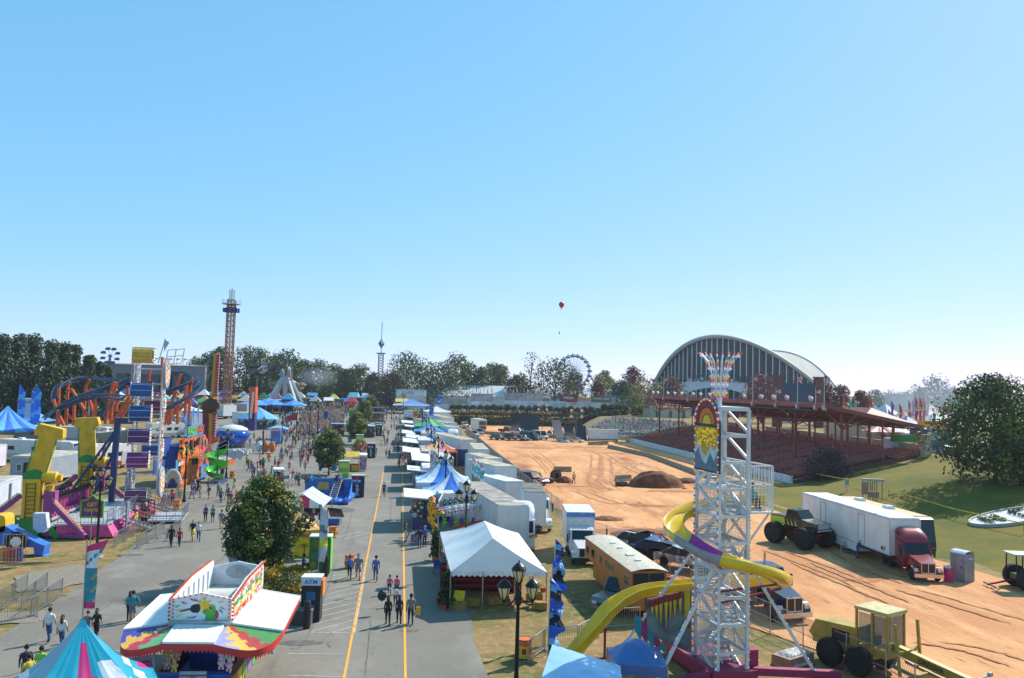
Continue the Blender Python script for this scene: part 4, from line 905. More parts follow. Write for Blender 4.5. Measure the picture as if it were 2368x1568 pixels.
for sx in(-1,1):
 mb=MB();x=sx*lx
 for y in(-.75,.75):mb.bar((x,y,2.0),(x,y,hB),.16)
 n=12
 for i in range(n):
  z0,z1=2.2+(hB-2.4)*i/n,2.2+(hB-2.4)*(i+1)/n;mb.bar((x,-.75,z0),(x,.75,z1),.09);mb.bar((x,.75,z0),(x,-.75,z1),.09);mb.bar((x,-.75,z0),(x,.75,z0),.09)
 bo=mb.build('boom_frame',WB,t)
 for z in(3.2,hB-1.0):
  mb=MB();mb.m=0;mb.lathe([(1.3,-.12),(1.55,-.12),(1.6,0),(1.55,.12),(1.3,.12)],22,(x+sx*.25,0,z),ax=Matrix.Rotation(pi/2,3,'Y'));mb.lathe([(.01,-.03),(1.35,-.03),(1.35,.03),(.01,.03)],22,(x+sx*.25,0,z),ax=Matrix.Rotation(pi/2,3,'Y'))
  for a in range(12):
   for q in range(4):mb.m=1+(a+q)%3;mb.ball((x+sx*.33,cos(a*pi/6)*(.25+q*.27),z+sin(a*pi/6)*(.25+q*.27)),.2,6,sx=.4)
  mb.build('wheel_disc',[(150,152,158),(226,80,40),(230,200,60),(230,228,226)],t)
 mb=MB()
 for i in range(30):
  z=5.2+i*(hB-8.2)/29;d=abs((i%8)-4)/4*.6;mb.m=i%3
  for e in(-1,1):mb.box((x+sx*.12,e*d,z),(.06,.2,.2))
 mb.build('zigzag_light',[(230,190,50),(226,90,40),(228,226,220)],t)
mb=MB()
for i in range(9):mb.bar((-lx,0,2.4+i*(hB-3)/8),(lx,0,2.4+i*(hB-3)/8),.14)
mb.build('cross_bar',WB,t)
zs=[(1350+y_/4.48)/1.7305 for y_ in(330,960,1350)]+[(1700+y_/2.8514)/1.7305 for y_ in(125,380,790)]
cols=[(214,168,40),(30,84,150),(24,74,140),(96,40,100),(128,36,110),(106,54,90)]
for s_,yy in((0,-1.85),(1,1.85)):
 for i,yD in enumerate(zs):
  z=gY(0,330,yD,p.y).z-p.z+(0 if s_==0 else.9)
  if z<1.0:z=1.2
  if s_ and i not in(2,4):continue
  Z_=z
  c=cols[i if s_==0 else(i+3)%6];t2=MB();a=.5 if i in(1,3,5)else 1.9
  prof=[(cos(a+q*.42)*.85,sin(a+q*.42)*.8)for q in range(9)]
  t2.m=0
  t2.add([(sx*.95,yy+py*.8,z+pz)for sx in(-1,1)for py,pz in prof],[(q,q+1,q+10,q+9)for q in range(8)])
  t2.m=1
  for q in range(0,9,2):t2.bar((-.95,yy+prof[q][0]*.82,z+prof[q][1]*1.02),(.95,yy+prof[q][0]*.82,z+prof[q][1]*1.02),.05)
  co=t2.build('passenger_cage',[c,(196,198,204)],t);co.location=(-.45 if not s_ else.2,0,0)
  t2=MB();t2.box((0,yy,z-.25),(1.7,.7,.15));t2.box((0,yy+.3,z+.1),(1.7,.12,.7));t2.build('seat',M((74,30,40)),co)
  t2=MB()
  for sx in(-1,1):
   t2.m=0;t2.prism([(sx*.98,yy+cos(b_)*.42,z+sin(b_)*.95)for b_ in[q*pi/8 for q in range(16)]],(.06*sx,0,0))
   for q in range(6):t2.m=1+q%2;t2.box((sx*1.06,yy,z-.8+q*.3),(.03,.5,.1))
  t2.build('side_plate',[(222,222,220),(226,150,40),(60,60,66)],co)
DB=M((26,62,112),.45,0,.15)
mb=MB();mb.bar((-3.2,.3,0),(-3.0,.3,9.6),.7,.5);mb.build('support_post',DB,t);
for a,b in(((-3.1,.3,8.5),(-8.4,1.5,.3)),((-3.1,.5,8.2),(-7.6,3.5,.3)),((-3.2,.3,6.2),(-5.2,-1.6,.2)),((-5.6,1.0,4.6),(-3.2,.4,4.6))):
 mb=MB();mb.bar(a,b,.2);mb.build('stay',DB,t)
mb=MB();mb.bar((-3.2,.3,9.4),(-1.2,.3,9.4),.5,.6);mb.build('axle',DB,t)
mb=MB();mb.bb((-2.2,-4.5,.3),(4.6,-2.6,.5));mb.bb((1.5,-6.5,.2),(4.6,-4.5,.35));mb.build('deck',SILV,t);rail_run(t,[(-2.2,-4.5,.5),(1.4,-4.5,.5)],1.1);rail_run(t,[(1.5,-6.4,.35),(4.6,-6.4,.35),(4.6,-2.6,.5)],1.1)
mb=MB();mb.cyl((.6,0,hB),(1.2,0,hB+2.6),.05);mb.cyl((.2,0,hB),(.0,0,hB+1.6),.04);mb.add([(1.1,0,hB+2.5),(1.6,0,hB+2.2),(1.1,0,hB+1.2)],[(0,1,2)]);mb.build('mast',GALV,t)
mb=MB()
for a,b in(((1.3,hB-.1),(2.9,hB+.1)),((1.4,hB+.7),(3.0,hB+.9)),((1.5,hB+1.4),(3.1,hB+1.6)),((1.3,hB-.1),(1.5,hB+1.4)),((2.9,hB+.1),(3.1,hB+1.6)),((2.1,hB),(2.3,hB+1.5)),((1.2,hB-1.2),(2.0,hB))):mb.bar((a[0],0,a[1]),(b[0],0,b[1]),.07)
mb.build('top_frame',GALV,t)
ORANGE=M((206,84,30),.45,0,.15,1);TRK=M((34,70,104),.4,.1,.15)
p0=gY(11,1000,1420,160);p0.z=hz(p0.x,p0.y);t=thing('roller_coaster','roller coaster with blue tracks on slanting orange tube supports','roller coaster',p0)
def track(name,r,pts,Ys):
 c=[gY(r,x,y,Y)-p0 for(x,y),Y in zip(pts,Ys)]
 sp=[]
 for i in range(len(c)-1):
  a,b,d,e=c[max(0,i-1)],c[i],c[i+1],c[min(len(c)-1,i+2)]
  for k in range(8):
   u=k/8;sp.append(.5*((2*b)+(d-a)*u+(2*a-5*b+4*d-e)*u*u+(3*b-a-3*d+e)*u**3))
 sp.append(c[-1]);mb=MB();L_,R_=[],[]
 for i,q in enumerate(sp):
  d=(sp[min(i+1,len(sp)-1)]-sp[max(0,i-1)]).normalized();s=d.cross(V((0,0,1))).normalized()*.55+V((0,0,.25));L_.append(q-s);R_.append(q+s)
  if i%1==0:mb.bar(q-s,q+s,.12)
 mb.tube(L_,.13,5);mb.tube(R_,.13,5);mb.tube([q-V((0,0,.45))for q in sp],.2,5);return mb.build(name,TRK,t)
track('track',11,[(560,1310),(700,1195),(900,1085),(1120,1000),(1300,935),(1480,880),(1650,800),(1760,740)],[150,152,154,157,160,163,166,168])
track('track',11,[(690,1110),(694,1010),(730,925),(820,870),(960,832),(1100,820),(1260,832),(1440,850),(1600,875),(1720,905)],[156,158,160,164,168,170,170,168,165,162])
track('track',11,[(1240,1330),(1330,1180),(1420,1070),(1500,960),(1590,890),(1690,840)],[158,160,162,163,164,166])
track('track',11,[(740,1210),(860,1150),(1000,1090),(1180,1045),(1380,1040),(1560,1070)],[148,148,149,150,152,154])
track('track',14,[(0,978),(100,970),(220,975),(320,1000),(380,1040),(360,1080)],[170,172,174,172,168,164])
track('track',14,[(-20,1210),(120,1150),(240,1110),(330,1060),(395,1020)],[156,158,160,162,164])
track('track',14,[(0,1390),(150,1310),(270,1250),(360,1190),(415,1120)],[148,150,152,154,156])
sup=[(11,[(740,945),(725,1430)],157),(11,[(875,870),(850,930),(825,1420)],162),(11,[(850,970),(905,975),(1040,1190),(1150,1400)],161),(11,[(1125,840),(1075,930),(1045,1400)],168),(11,[(670,1090),(700,1210),(805,1420)],154),(11,[(850,1290),(1020,1410)],150),(11,[(930,1160),(925,1420)],150),(11,[(1105,1050),(1215,1400)],152),(11,[(1440,870),(1380,1000),(1320,1400)],160),(11,[(1470,880),(1410,1060),(1390,1400)],161),(11,[(1590,920),(1610,1050)],164),(11,[(1670,985),(1400,1400)],158),(11,[(1700,1010),(1470,1400)],158),(11,[(1470,1090),(1560,1090)],155),(11,[(1465,1090),(1460,1240)],155),(11,[(1195,1070),(1190,1400)],151),(11,[(2035,560),(2030,1000)],168),(11,[(1880,720),(1870,870)],168),(14,[(215,990),(150,1180),(20,1568)],160),(14,[(345,1040),(300,1180),(150,1380),(60,1568)],160),(14,[(325,1070),(300,1500)],160),(14,[(270,1120),(260,1500)],158),(14,[(180,1250),(170,1560)],155),(14,[(390,1180),(190,1400)],156),(14,[(160,1180),(190,1230)],157),(14,[(0,1400),(110,1340)],152),(14,[(100,1380),(90,1560)],150)]
for r,pts,Y in sup:
 mb=MB();mb.tube([gY(r,x,y,Y)-p0 for x,y in pts],.3,7);mb.build('support',ORANGE,t)
p=gY(0,524,940,255);p.z=hz(p.x,p.y);t=thing('drop_tower','very tall brown lattice drop tower with a purple ring of seats near its top','fairground ride',p)
ht=gY(0,531,694,255).z-p.z;wT=1.05;tw=M((150,96,62),.5,.1,.15)
mb=MB();n=22
for a in(-1,1):
 for b in(-1,1):mb.bar((a*wT,b*wT,0),(a*wT,b*wT,ht),.3)
for i in range(n):
 z0,z1=ht*i/n,ht*(i+1)/n
 for b in(-1,1):
  mb.bar((-wT,b*wT,z0),(wT,b*wT,z1),.13);mb.bar((wT,b*wT,z0),(-wT,b*wT,z1),.13);mb.bar((b*wT,-wT,z0),(b*wT,wT,z1),.13);mb.bar((-wT,b*wT,z0),(wT,b*wT,z0),.16)
mb.build('lattice_mast',tw,t)
mb=MB();mb.cyl((0,0,0),(0,0,ht),.18,n=8);mb.build('lift_column',M((170,130,96),.5),t)
zc=gY(0,528,716,255).z-p.z;mb=MB();mb.m=0;mb.lathe([(1.3,-.6),(1.9,-.6),(1.9,.4),(1.3,.8)],12,(0,0,zc));mb.m=1
for a in range(12):mb.box((cos(a*pi/6)*2.2,sin(a*pi/6)*2.2,zc-.2),(.6,.6,1.2),rz=a*pi/6)
mb.build('seat_ring',[(120,70,60),(60,56,130)],t)
zc=gY(0,528,703,255).z-p.z;mb=MB();mb.lathe([(1.1,-.1),(2.9,-.1),(2.9,.1),(1.1,.1)],16,(0,0,zc))
for a in range(24):mb.bar((cos(a*pi/12)*2.8,sin(a*pi/12)*2.8,zc),(cos(a*pi/12)*2.8,sin(a*pi/12)*2.8,zc+1.4),.06)
mb.build('top_platform',M((196,200,206),.5),t)
mb=MB();zt=gY(0,530,670,255).z-p.z
for a in range(8):mb.bar((cos(a*pi/4)*.75,sin(a*pi/4)*.75,ht),(cos(a*pi/4)*.75,sin(a*pi/4)*.75,zt),.1)
mb.lathe([(.9,ht-.3),(1.2,ht),(1.2,ht+.3)],8);mb.cyl((0,0,ht),(0,0,zt+.5),.15);mb.build('antenna_cage',M((160,166,160)),t)
p=g(15,530,640);p=gY(15,500,500,128);p.z=hz(p.x,p.y);t=thing('pendulum_ride','tall yellow pendulum beam edged with bulbs on a dark red tower','fairground ride',p)
f=lambda r,x,y,Y=0:gY(r,x,y,p.y+Y)-p
mb=MB();mb.prism([f(14,585,762),f(612,0,0)if False else f(14,615,760),f(15,575,0),f(15,560,285),f(15,525,285),f(15,535,0)],(0,.8,0));be=mb.build('beam',M((206,140,24),.45,0,.15),t)
mb=MB()
a,b=f(14,630,765),f(15,575,290)
for i in range(90):mb.m=i%3;mb.box(a.lerp(b,i/89)+V((.1,.2,0)),(.35,.7,.14))
mb.build('light_strip',[(226,130,50),(150,40,60),(70,60,130)],be)
mb=MB();mb.prism([f(14,455,1300,.6),f(14,525,1290,.6),f(15,525,120,.6),f(15,520,300,.6),f(15,510,520,.6),f(15,455,520,.6),f(15,455,0,.6)],(0,2.0,0));mb.build('tower',M((120,24,40),.4,0,.12),t)
mb=MB();mb.prism([f(14,525,1470,.5),f(14,545,1440,.5),f(15,525,560,.5),f(15,512,560,.5)],(0,.3,0));mb.build('red_edge',M((214,40,44),.4),t)
mb=MB();mb.lathe([(1.0,-.6),(1.2,-.5),(1.2,.4),(.6,.7)],14,f(14,560,1350,-.2),ax=Matrix.Rotation(pi/2,3,'X'));mb.build('pivot',M((86,60,30),.5,.2),t)
mb=MB()
for i in range(9):
 for sx in(-1,1):mb.m=i%3;mb.ball(f(14,605+sx*16,1270+i*20,-.5),.22,6)
mb.build('star_light',[(226,190,60),(200,60,60),(70,130,110)],t)
p=gY(15,1010,230,196);p.z=hz(p.x,p.y);t=thing('swing_tower_ride','orange, black and purple tower ride with a tilted arm carrying seats','fairground ride',p)
f=lambda r,x,y,Y=0:gY(r,x,y,p.y+Y)-p
for nm,c,q in(('lower_mast',(56,46,110),[(225,1430),(355,1430),(360,1060),(232,1060)]),('middle_mast',(222,92,34),[(232,1058),(362,1058),(382,515),(250,515)]),('upper_mast',(30,30,34),[(250,513),(382,513),(390,330),(262,330)])):
 mb=MB();mb.prism([f(43,x,y)for x,y in q],(0,3.0,0));mb.build(nm,M(c,.4,0,.12),t)
mb=MB();mb.bar(f(43,330,620,-.4),f(43,275,1170,-.4),.45);mb.build('cylinder_rod',M((200,204,210),.3,.3),t)
mb=MB()
for i in range(10):mb.bar(f(43,270,1080+i*34,-.3),f(43,310,1080+i*34,-.3),.1)
mb.build('ladder',M((90,90,140)),t)
mb=MB();mb.m=1;mb.prism([f(43,380,190),f(43,520,90),f(43,680,80),f(43,560,210),f(43,430,215)],(0,1.6,0));mb.m=0
for a,b in(((380,180),(520,85)),((520,85),(690,78)),((430,212),(545,210)),((560,200),(680,100)),((545,90),(545,205))):mb.bar(f(43,*a,-.1),f(43,*b,-.1),.45)
mb.build('arm',[(206,208,210),(222,96,50)],t)
for(x,y)in((350,225),(725,110)):
 mb=MB()
 for i in range(12):
  a=i*pi/6;mb.m=i%2;mb.ball(f(43,x+cos(a)*55,y+sin(a)*55,R.uniform(-1,1)),.62,6)
 mb.cyl(f(43,x,y,-1.2),f(43,x,y,1.4),1.2,n=12);mb.build('seat_cluster',[(46,44,50),(110,96,90)],t)
mb=MB();mb.prism([f(43,270,85),f(43,450,85),f(43,400,140),f(43,265,150)],(0,1.5,0));mb.build('counterweight',M((34,34,38)),t)
mb=MB()
for a,b in(((165,170),(165,275)),((165,170),(270,170)),((165,275),(270,275)),((270,170),(270,275)),((185,280),(260,350))):mb.bar(f(43,*a,.5),f(43,*b,.5),.12)
mb.build('service_cage',GALV,t)
p=gY(43,990,925,300);p.z=hz(p.x,p.y);t=thing('frame_ride','grey six legged swing ride frame before a striped carousel roof','fairground ride',p)
f=lambda r,x,y,Y=0:gY(r,x,y,p.y+Y)-p
for i,(x,y,x1,dy)in enumerate(((625,840,930,-3),(740,890,950,3),(985,920,1000,4),(1240,900,1060,-3),(1385,925,1110,3))):
 mb=MB();mb.bar(f(43,x,y,dy*2),f(43,x1,330,0),0.75 if i!=2 else 1.5,.9);mb.build('leg',M((176,184,190),.4,.1,.1),t)
mb=MB();mb.prism([f(43,905,345),f(43,1115,350),f(43,1115,280),f(43,905,280)],(0,3,0));mb.build('head_block',M((150,154,160),.5),t)
for x in(930,1075):mb=MB();mb.lathe([(.7,0),(.8,1.2),(.6,2.2),(.1,2.6)],10,f(43,x,285,1));mb.build('head_motor',M((140,144,150)),t)
mb=MB();mb.prism([f(43,1120,400,-.5),f(43,1150,320,-.5),f(43,1158,240,-.5),f(43,1140,225,-.5),f(43,1120,235,-.5),f(43,1125,330,-.5)],(0,.3,0));mb.build('flame_fin',M((236,120,40)),t)
mb=MB();mb.bb(f(43,760,960,-4),f(43,1420,925,3)+V((0,0,0)));mb.build('platform',M((150,150,156)),t)
p=gY(43,1020,830,322);p.z=hz(p.x,p.y);t=thing('swing_carousel','chair swing carousel with a blue and white striped cone roof','fairground ride',p)
f=lambda x,y:gY(43,x,y,p.y)-p;rimz=f(1000,455).z;rr_=(f(1390,455)-f(650,455)).length/2;pk=f(1000,300).z
mb=MB()
for a in range(32):
 b0,b1=a*pi/16,(a+1)*pi/16;mb.m=a%2
 mb.add([(cos(b0)*rr_*.78,sin(b0)*rr_*.78,rimz),(cos(b1)*rr_*.78,sin(b1)*rr_*.78,rimz),(0,0,pk)],[(0,1,2)])
mb.build('cone_roof',[(120,166,226),(196,202,228)],t)
mb=MB();mb.lathe([(rr_*.76,rimz+.2),(rr_*.98,rimz+.8),(rr_*.98,rimz-1.6),(rr_*.7,rimz-2.6),(rr_*.3,rimz-4)],24)
for a in range(24):mb.ball((cos(a*pi/12)*rr_,sin(a*pi/12)*rr_,rimz-.2),.7,6)
mb.build('rounding_board',M((150,128,108),.6,0,.4,.5),t)
mb=MB();mb.lathe([(3.4,0),(3.2,3),(2.2,5),(2.2,rimz)],12);mb.build('centre_column',M((176,158,128),.6,0,.3,.6),t)
mb=MB()
for a in range(30):q=a*pi/15;mb.bar((cos(q)*rr_*.9,sin(q)*rr_*.9,rimz-1.5),(cos(q)*rr_*.95,sin(q)*rr_*.95,3.2),.08);mb.box((cos(q)*rr_*.95,sin(q)*rr_*.95,3.0),(.6,.6,.6))
mb.build('chair_swings',M((120,96,110)),t)
p=gY(43,440,1230,214);p.z=hz(p.x,p.y);t=thing('canopy_ride','blue twelve sided canopy ride with shaded platform','fairground ride',p)
f=lambda x,y:gY(43,x,y,p.y)-p;rr_=(f(885,1150)-f(0,1150)).length/2;pk=gY(43,530,935,p.y).z-p.z;rm=gY(43,440,1170,p.y).z-p.z
mb=MB()
for a in range(12):
 b0,b1=a*pi/6,(a+1)*pi/6;mb.m=1 if a==8 else 0;e=(cos(b0)*rr_,sin(b0)*rr_*.9,rm),(cos(b1)*rr_,sin(b1)*rr_*.9,rm);m_=(cos((b0+b1)/2)*rr_*.96,sin((b0+b1)/2)*rr_*.86,rm-1.0)
 mb.add([e[0],e[1],(0,0,pk)],[(0,1,2)]);mb.add([e[0],m_,e[1]],[(0,1,2)])
mb.build('canopy',[(92,164,206),(120,150,206)],t)
mb=MB()
for a in range(12):mb.bar((cos(a*pi/6)*rr_*.95,sin(a*pi/6)*rr_*.85,0),(cos(a*pi/6)*rr_*.97,sin(a*pi/6)*rr_*.87,rm),.15)
mb.lathe([(rr_*.98,0),(rr_*.98,.9),(0.1,.9)],12,sy=.9);mb.build('platform',M((62,84,96)),t)
mb=MB()
for a in range(12):mb.m=a%3;mb.box((cos(a*.52+.3)*rr_*.7,sin(a*.52+.3)*rr_*.6,1.6),(1.6,1.6,1.3),rz=a)
mb.build('cars',[(60,110,90),(120,90,130),(40,70,80)],t)
p=gY(15,790,370,158);p.z=hz(p.x,p.y);t=thing('saucer_ride','shiny blue flying saucer ride with a white domed top','fairground ride',p)
f=lambda x,y:gY(15,x,y,p.y)-p;rr_=(f(990,250)-f(590,250)).length/2
z1,z2,z3=f(790,345).z,f(790,250).z,f(790,205).z
mb=MB();mb.lathe([(rr_*.72,z1-.2),(rr_*.98,z2-.5),(rr_,z2),(rr_*.9,z3)],24);mb.build('shell',M((44,92,190),.12,.5,.05),t,True)
mb=MB();mb.lathe([(rr_*.9,z3),(rr_*.86,z3+.35),(rr_*.5,z3+.9),(.1,z3+1.1)],24);mb.build('dome',M((206,208,206),.5),t,True)
mb=MB();mb.lathe([(rr_*.72,0),(rr_*.72,z1)],20);mb.build('dark_base',M((26,28,46)),t)
mb=MB();mb.bb((-2,-rr_-3,0),(4,-rr_+1.5,.8));mb.build('entry_ramp',SILV,t);rail_run(t,[(-2.0,-rr_-3,.8),(4,-rr_-3,.8),(4,-rr_+1.4,.8)],1.1)
for i in range(3):mb=MB();mb.ball((5.5+i*1.2,-rr_+.5,1.2),.6,8,sz=1.8);mb.build('pod',M((206,110,50)if i else(200,200,200)),t)
p=g(42,1030,1010);a=g(42,820,1000);t=thing('deck_ride','silver panelled ride deck with an orange red skirt and rows of seats','fairground ride',p)
f=lambda x,y,Y=0:gY(42,x,y,p.y+Y)-p
b1,b2,b3=g(42,815,1005)-p,V((0,0,0)),g(42,1290,920)-p
mb=MB();mb.prism([b1,b2,b2+V((0,0,1.0)),b1+V((0,0,1.0))],(0,.1,0));mb.add([b2,b3,b3+V((0,0,1.0)),b2+V((0,0,1.0))],[(0,1,2,3)]);mb.build('skirt',M((206,84,60),.5,0,.3,1.5),t)
mb=MB();q=b1+b3-b2;mb.prism([v+V((0,0,1.0))for v in(b1,b2,b3,q)],(0,0,.12));mb.build('deck',M((214,212,206),.4,.1),t)
mb=MB();mb.prism([f(830,800,1),f(1010,815,1),f(840,590,1)],(0,.2,0));mb.build('triangle_panel',M((184,188,190),.35,.3,.2),t)
mb=MB();mb.prism([f(825,590,2.5),f(830,470,2.5),f(1010,425,2.5),f(1015,520,2.5)],(0,.2,0));mb.build('sign_board',M((232,130,44),.5,0,.5,1.2),t)
for i in range(7):mb=MB();c=f(1000+i*24,700-i*12,2.0);mb.box(c,(.5,.5,.9));mb.box(c+V((0,.3,.5)),(.5,.15,1.2));mb.build('seat',M((170,176,184),.4,.2),t)
mb=MB();mb.prism([f(955,640,2.4),f(1100,585,2.4),f(1105,610,2.4),f(960,670,2.4)],(0,.3,0));mb.build('seat_bar',M((206,150,150)),t)
rail_run(t,[b1+V((.2,.2,1.1)),b2+V((0,.2,1.1)),b3+V((-.2,.2,1.1))],1.1)
for i in range(6):mb=MB();c=f(1190+i*36,800+(i%3)*20,1.2);mb.bar(c,c+V((.5,.2,.9)),.3,.5);mb.ball(c+V((.5,.2,1.0)),.28,6);mb.build('lift_arm',SILV,t)
pa_,pb_=g(42,255,1350),g(42,800,1190);t=thing('funhouse','orange and blue two storey funhouse front with a bright green spiral slide','funhouse',pa_,atan2((pb_-pa_).y,(pb_-pa_).x))
inv=Matrix.Rotation(-t.rotation_euler.z,3,'Z');wl_=(pb_-pa_);wl_.z=0;WL=wl_.length
def fh(x,y,off=0.0):
 """point of the facade plane under x, y, in the funhouse frame"""
 d=ray(42,x,y);n=V((-wl_.y,wl_.x,0)).normalized();k=(pa_-CAMPOS).dot(n)/d.dot(n);return inv@(CAMPOS+d*k-pa_)+V((0,off,0))
def panel(nm,pts,c,off=0,th=.12):mb=MB();mb.prism([fh(x,y,off)for x,y in pts],(0,th,0));return mb.build(nm,M(c,.5,0,.5,1.3)if not isinstance(c,list)else c,t)
panel('facade',[(250,1350),(330,1320),(330,860),(270,870),(320,500),(380,490),(430,460),(660,400),(660,1190),(460,1290)],(222,112,54))
panel('tower_front',[(660,1190),(815,1130),(820,650),(820,560),(760,390),(720,400),(690,390),(660,420)],(206,100,90),-.02)
panel('name_board',[(430,460),(440,260),(705,190),(725,370)],(70,150,206),-.1)
panel('blue_panel',[(660,1190),(815,1125),(815,900),(670,960)],(80,150,206),-.15,.08);panel('blue_panel',[(225,1040),(262,1030),(262,860),(230,860)],(90,160,190),-.1,.1)
for q in([(485,640),(525,630),(525,490),(490,500)],[(610,580),(655,565),(650,450),(615,470)],[(530,940),(575,930),(570,830),(535,830)],[(590,930),(630,920),(630,820),(590,820)],[(560,620),(590,610),(585,500),(560,510)]):panel('dark_doorway',q,(24,20,26),-.14,.1)
panel('white_board',[(265,970),(350,930),(360,865),(275,890)],(206,206,204),-.15,.08);panel('red_panel',[(255,1330),(320,1310),(320,1120),(280,1130)],(206,40,50),-.16,.08)
for q,c in(([(700,650),(740,640),(740,420),(705,430)],(206,90,130)),([(760,600),(800,590),(790,470),(765,480)],(150,140,60)),([(340,800),(400,790),(400,620),(350,640)],(226,150,50)),([(640,560),(690,540),(690,420),(660,430)],(110,120,80)),([(700,1090),(790,1060),(790,1000),(720,1010)],(226,110,50)),([(330,480),(380,470),(360,560),(330,580)],(206,60,50)),([(420,700),(455,690),(455,620),(425,630)],(90,170,70))):panel('painted_panel',q,c,-.15,.06)
mb=MB();c=fh(515,325,-.16);c2=fh(650,290,-.16);xr=(fh(700,290)-fh(460,350)).normalized()
mb.m=0;mb.text('WACKY',1.15,face_mat(fh(520,335,-.14),xr),ext=.05,sx=.75);mb.m=1;mb.text('SHACK',1.15,face_mat(fh(655,300,-.14),xr),ext=.05,sx=.75);mb.build('lettering',[(130,206,50),(230,96,40)],t)
mb=MB();mb.prism([fh(490,800,-.2),fh(650,795,-.2),fh(650,780,-.2),fh(490,785,-.2)],(0,-2.0,0));mb.build('balcony',M((110,170,60)),t)
a_,b_=fh(545,785,-1.9),fh(655,780,-1.9);rail_run(t,[a_,b_],1.6,sp=.2);
mb=MB();cx=fh(660,900,-2.2);za,zb_=fh(690,740).z,.35;prof=[]
def helix(u,v):
 a=-.6+u*2*pi*1.75;r0=1.0+(.95 if v>0 else 0);return V((cx.x+cos(a)*(.55+1.0*v),cx.y-.3+sin(a)*(.55+1.0*v),za+(zb_-za)*u+.75*(2*v-1)**2*(1 if v>.5 else.4)))
mb.grid(helix,60,6,th=.08);mb.build('spiral_slide',M((60,196,44),.25,0,.08),t,True)
mb=MB();mb.cyl((cx.x,cx.y-.3,0),(cx.x,cx.y-.3,za+.6),.12);mb.build('slide_post',M((40,90,40)),t)
mb=MB();e=fh(590,1370,-3.0);mb.box((e.x,e.y,.2),(2.8,1.6,.4));mb.build('landing_mat',M((50,70,110),.7),t)
mb=MB();mb.bb((.3,.3,1.0),(WL-.4,2.7,5.2));mb.bb((.2,.2,0),(WL-.3,2.8,1.0));mb.build('trailer_body',M((36,70,140),.7,0,.2),t)
for q in([(15,1140),(225,1060),(240,860),(30,800)],[(55,780),(250,790),(330,500),(420,440),(75,490)]):
 mb=MB();mb.prism([fh(x,y,1.2)for x,y in q],(0,.1,0));mb.build('tarpaulin',M((34,72,146),.6,0,.2,.6),t)
for i,(x,y)in enumerate(((410,250),(540,160),(630,130))):feather_flag('blue pennant flag on the funhouse roof, %s from the caravans'%words_n[i],V((0,0,0)),2.2,[M((50,110,190))],w_=.9)if False else None
mb=MB()
for x,y in((430,300),(550,220),(640,200)):q=fh(x,y);mb.m=0;mb.cyl(q,q+V((0,0,2.4)),.05);mb.m=1;mb.add([q+V((0,0,2.4)),q+V((-1.0,0,1.4)),q+V((-.1,0,.6))],[(0,1,2)])
mb.build('roof_flags',[(170,170,170),(52,116,196)],t)
p=g(42,170,1400);t=thing('entrance_arch','gold and silver scalloped entrance arch with an orange inner curve','arch',p,.35);s_=mpp(p,42)
mb=MB()
def arc(u,v):a=pi*u;r0=(62+62*v)*s_;return(-cos(a)*r0,0,130*s_+sin(a)*(95+130*v)*s_)
mb.grid(arc,24,3,mfn=lambda i,j:(i+j)%3,th=0);T_=len(mb.v);mb.build('arch_front',[(206,190,120),(190,196,200),(216,150,60)],t)
mb=MB();mb.grid(lambda u,v:(-cos(pi*u)*(50+14*v)*s_,-.05,120*s_+sin(pi*u)*(86+14*v)*s_),20,1);mb.build('inner_curve',M((222,100,50)),t)
for sx in(-1,1):
 mb=MB();mb.box((sx*92*s_,.1,1.3),(.18,.18,2.8));mb.build('post',GALV,t)
mb=MB()
for i in range(15):a=pi*i/14;mb.ball((-cos(a)*126*s_,0,130*s_+sin(a)*228*s_),.22,6)
mb.build('scallop',M((214,218,220),.3,.3),t)
p=gY(0,258,833,262);p.z=3;t=thing('small_wheel','small far ferris wheel with alternating green and purple tubs','ferris wheel',p)
c=gY(11,1382,548,262)-p;rr_=(gY(11,1480,548,262)-gY(11,1285,548,262)).length/2
mb=MB()
for a in range(8):mb.bar(c,c+V((cos(a*pi/4+.35)*rr_,0,sin(a*pi/4+.35)*rr_)),.08)
mb.build('spoke',M((120,130,140)),t)
mb=MB();mb.lathe([(.1,-.4),(.5,-.3),(.5,.3),(.1,.4)],12,c,ax=Matrix.Rotation(pi/2,3,'X'));mb.bar(c,(c.x-.4,0,0),.5);mb.build('hub_tower',M((90,96,150)),t)
for a in range(8):
 q=c+V((cos(a*pi/4+.35)*rr_,0,sin(a*pi/4+.35)*rr_));mb=MB();mb.box(q,(1.25,.8,.6),taper=(1.15,1));mb.box(q+V((0,.3,.4)),(1.1,.12,.35));mb.build('tub',M((30,110,80)if a%2 else(84,60,150)),t)
G1='caravans and trailers behind the rides'
t=trailer_px('grey office trailer with an open dark doorway and white door',12,(108,675),(525,690),3.5,9,wall=(150,160,172),roof=(186,176,162),zf=.55,ribs=False,wheels=False,group=G1,name='office_trailer');W_=4.2
mb=MB();mb.box((-.2,-.03,1.7),(.95,.06,2.1));mb.build('doorway',M((26,26,34)),t);mb=MB();mb.box((.55,-.35,1.7),(.6,.06,2.0),rz=-.8);mb.build('door',WPAINT,t)
mb=MB();mb.box((-1.25,-.03,2.1),(.55,.06,.8));wn=mb.build('window',M((90,96,110),.2),t);mb=MB();mb.box((-1.25,-.02,2.1),(.68,.05,.93));mb.build('window_frame',WPAINT,wn);rail_run(t,[(-.9,-.9,.5),(.9,-.9,.5)],1.0)
mb=MB();mb.box((2.13,4.5,2.2),(.06,8.9,2.6));mb.build('white_side',WPAINT,t)
trailer_px('white trailer end with a small window at the picture edge',12,(-160,560),(60,505),3.6,5.5,wall=(210,206,220),group=G1,zf=.6,name='box_trailer',win=1)
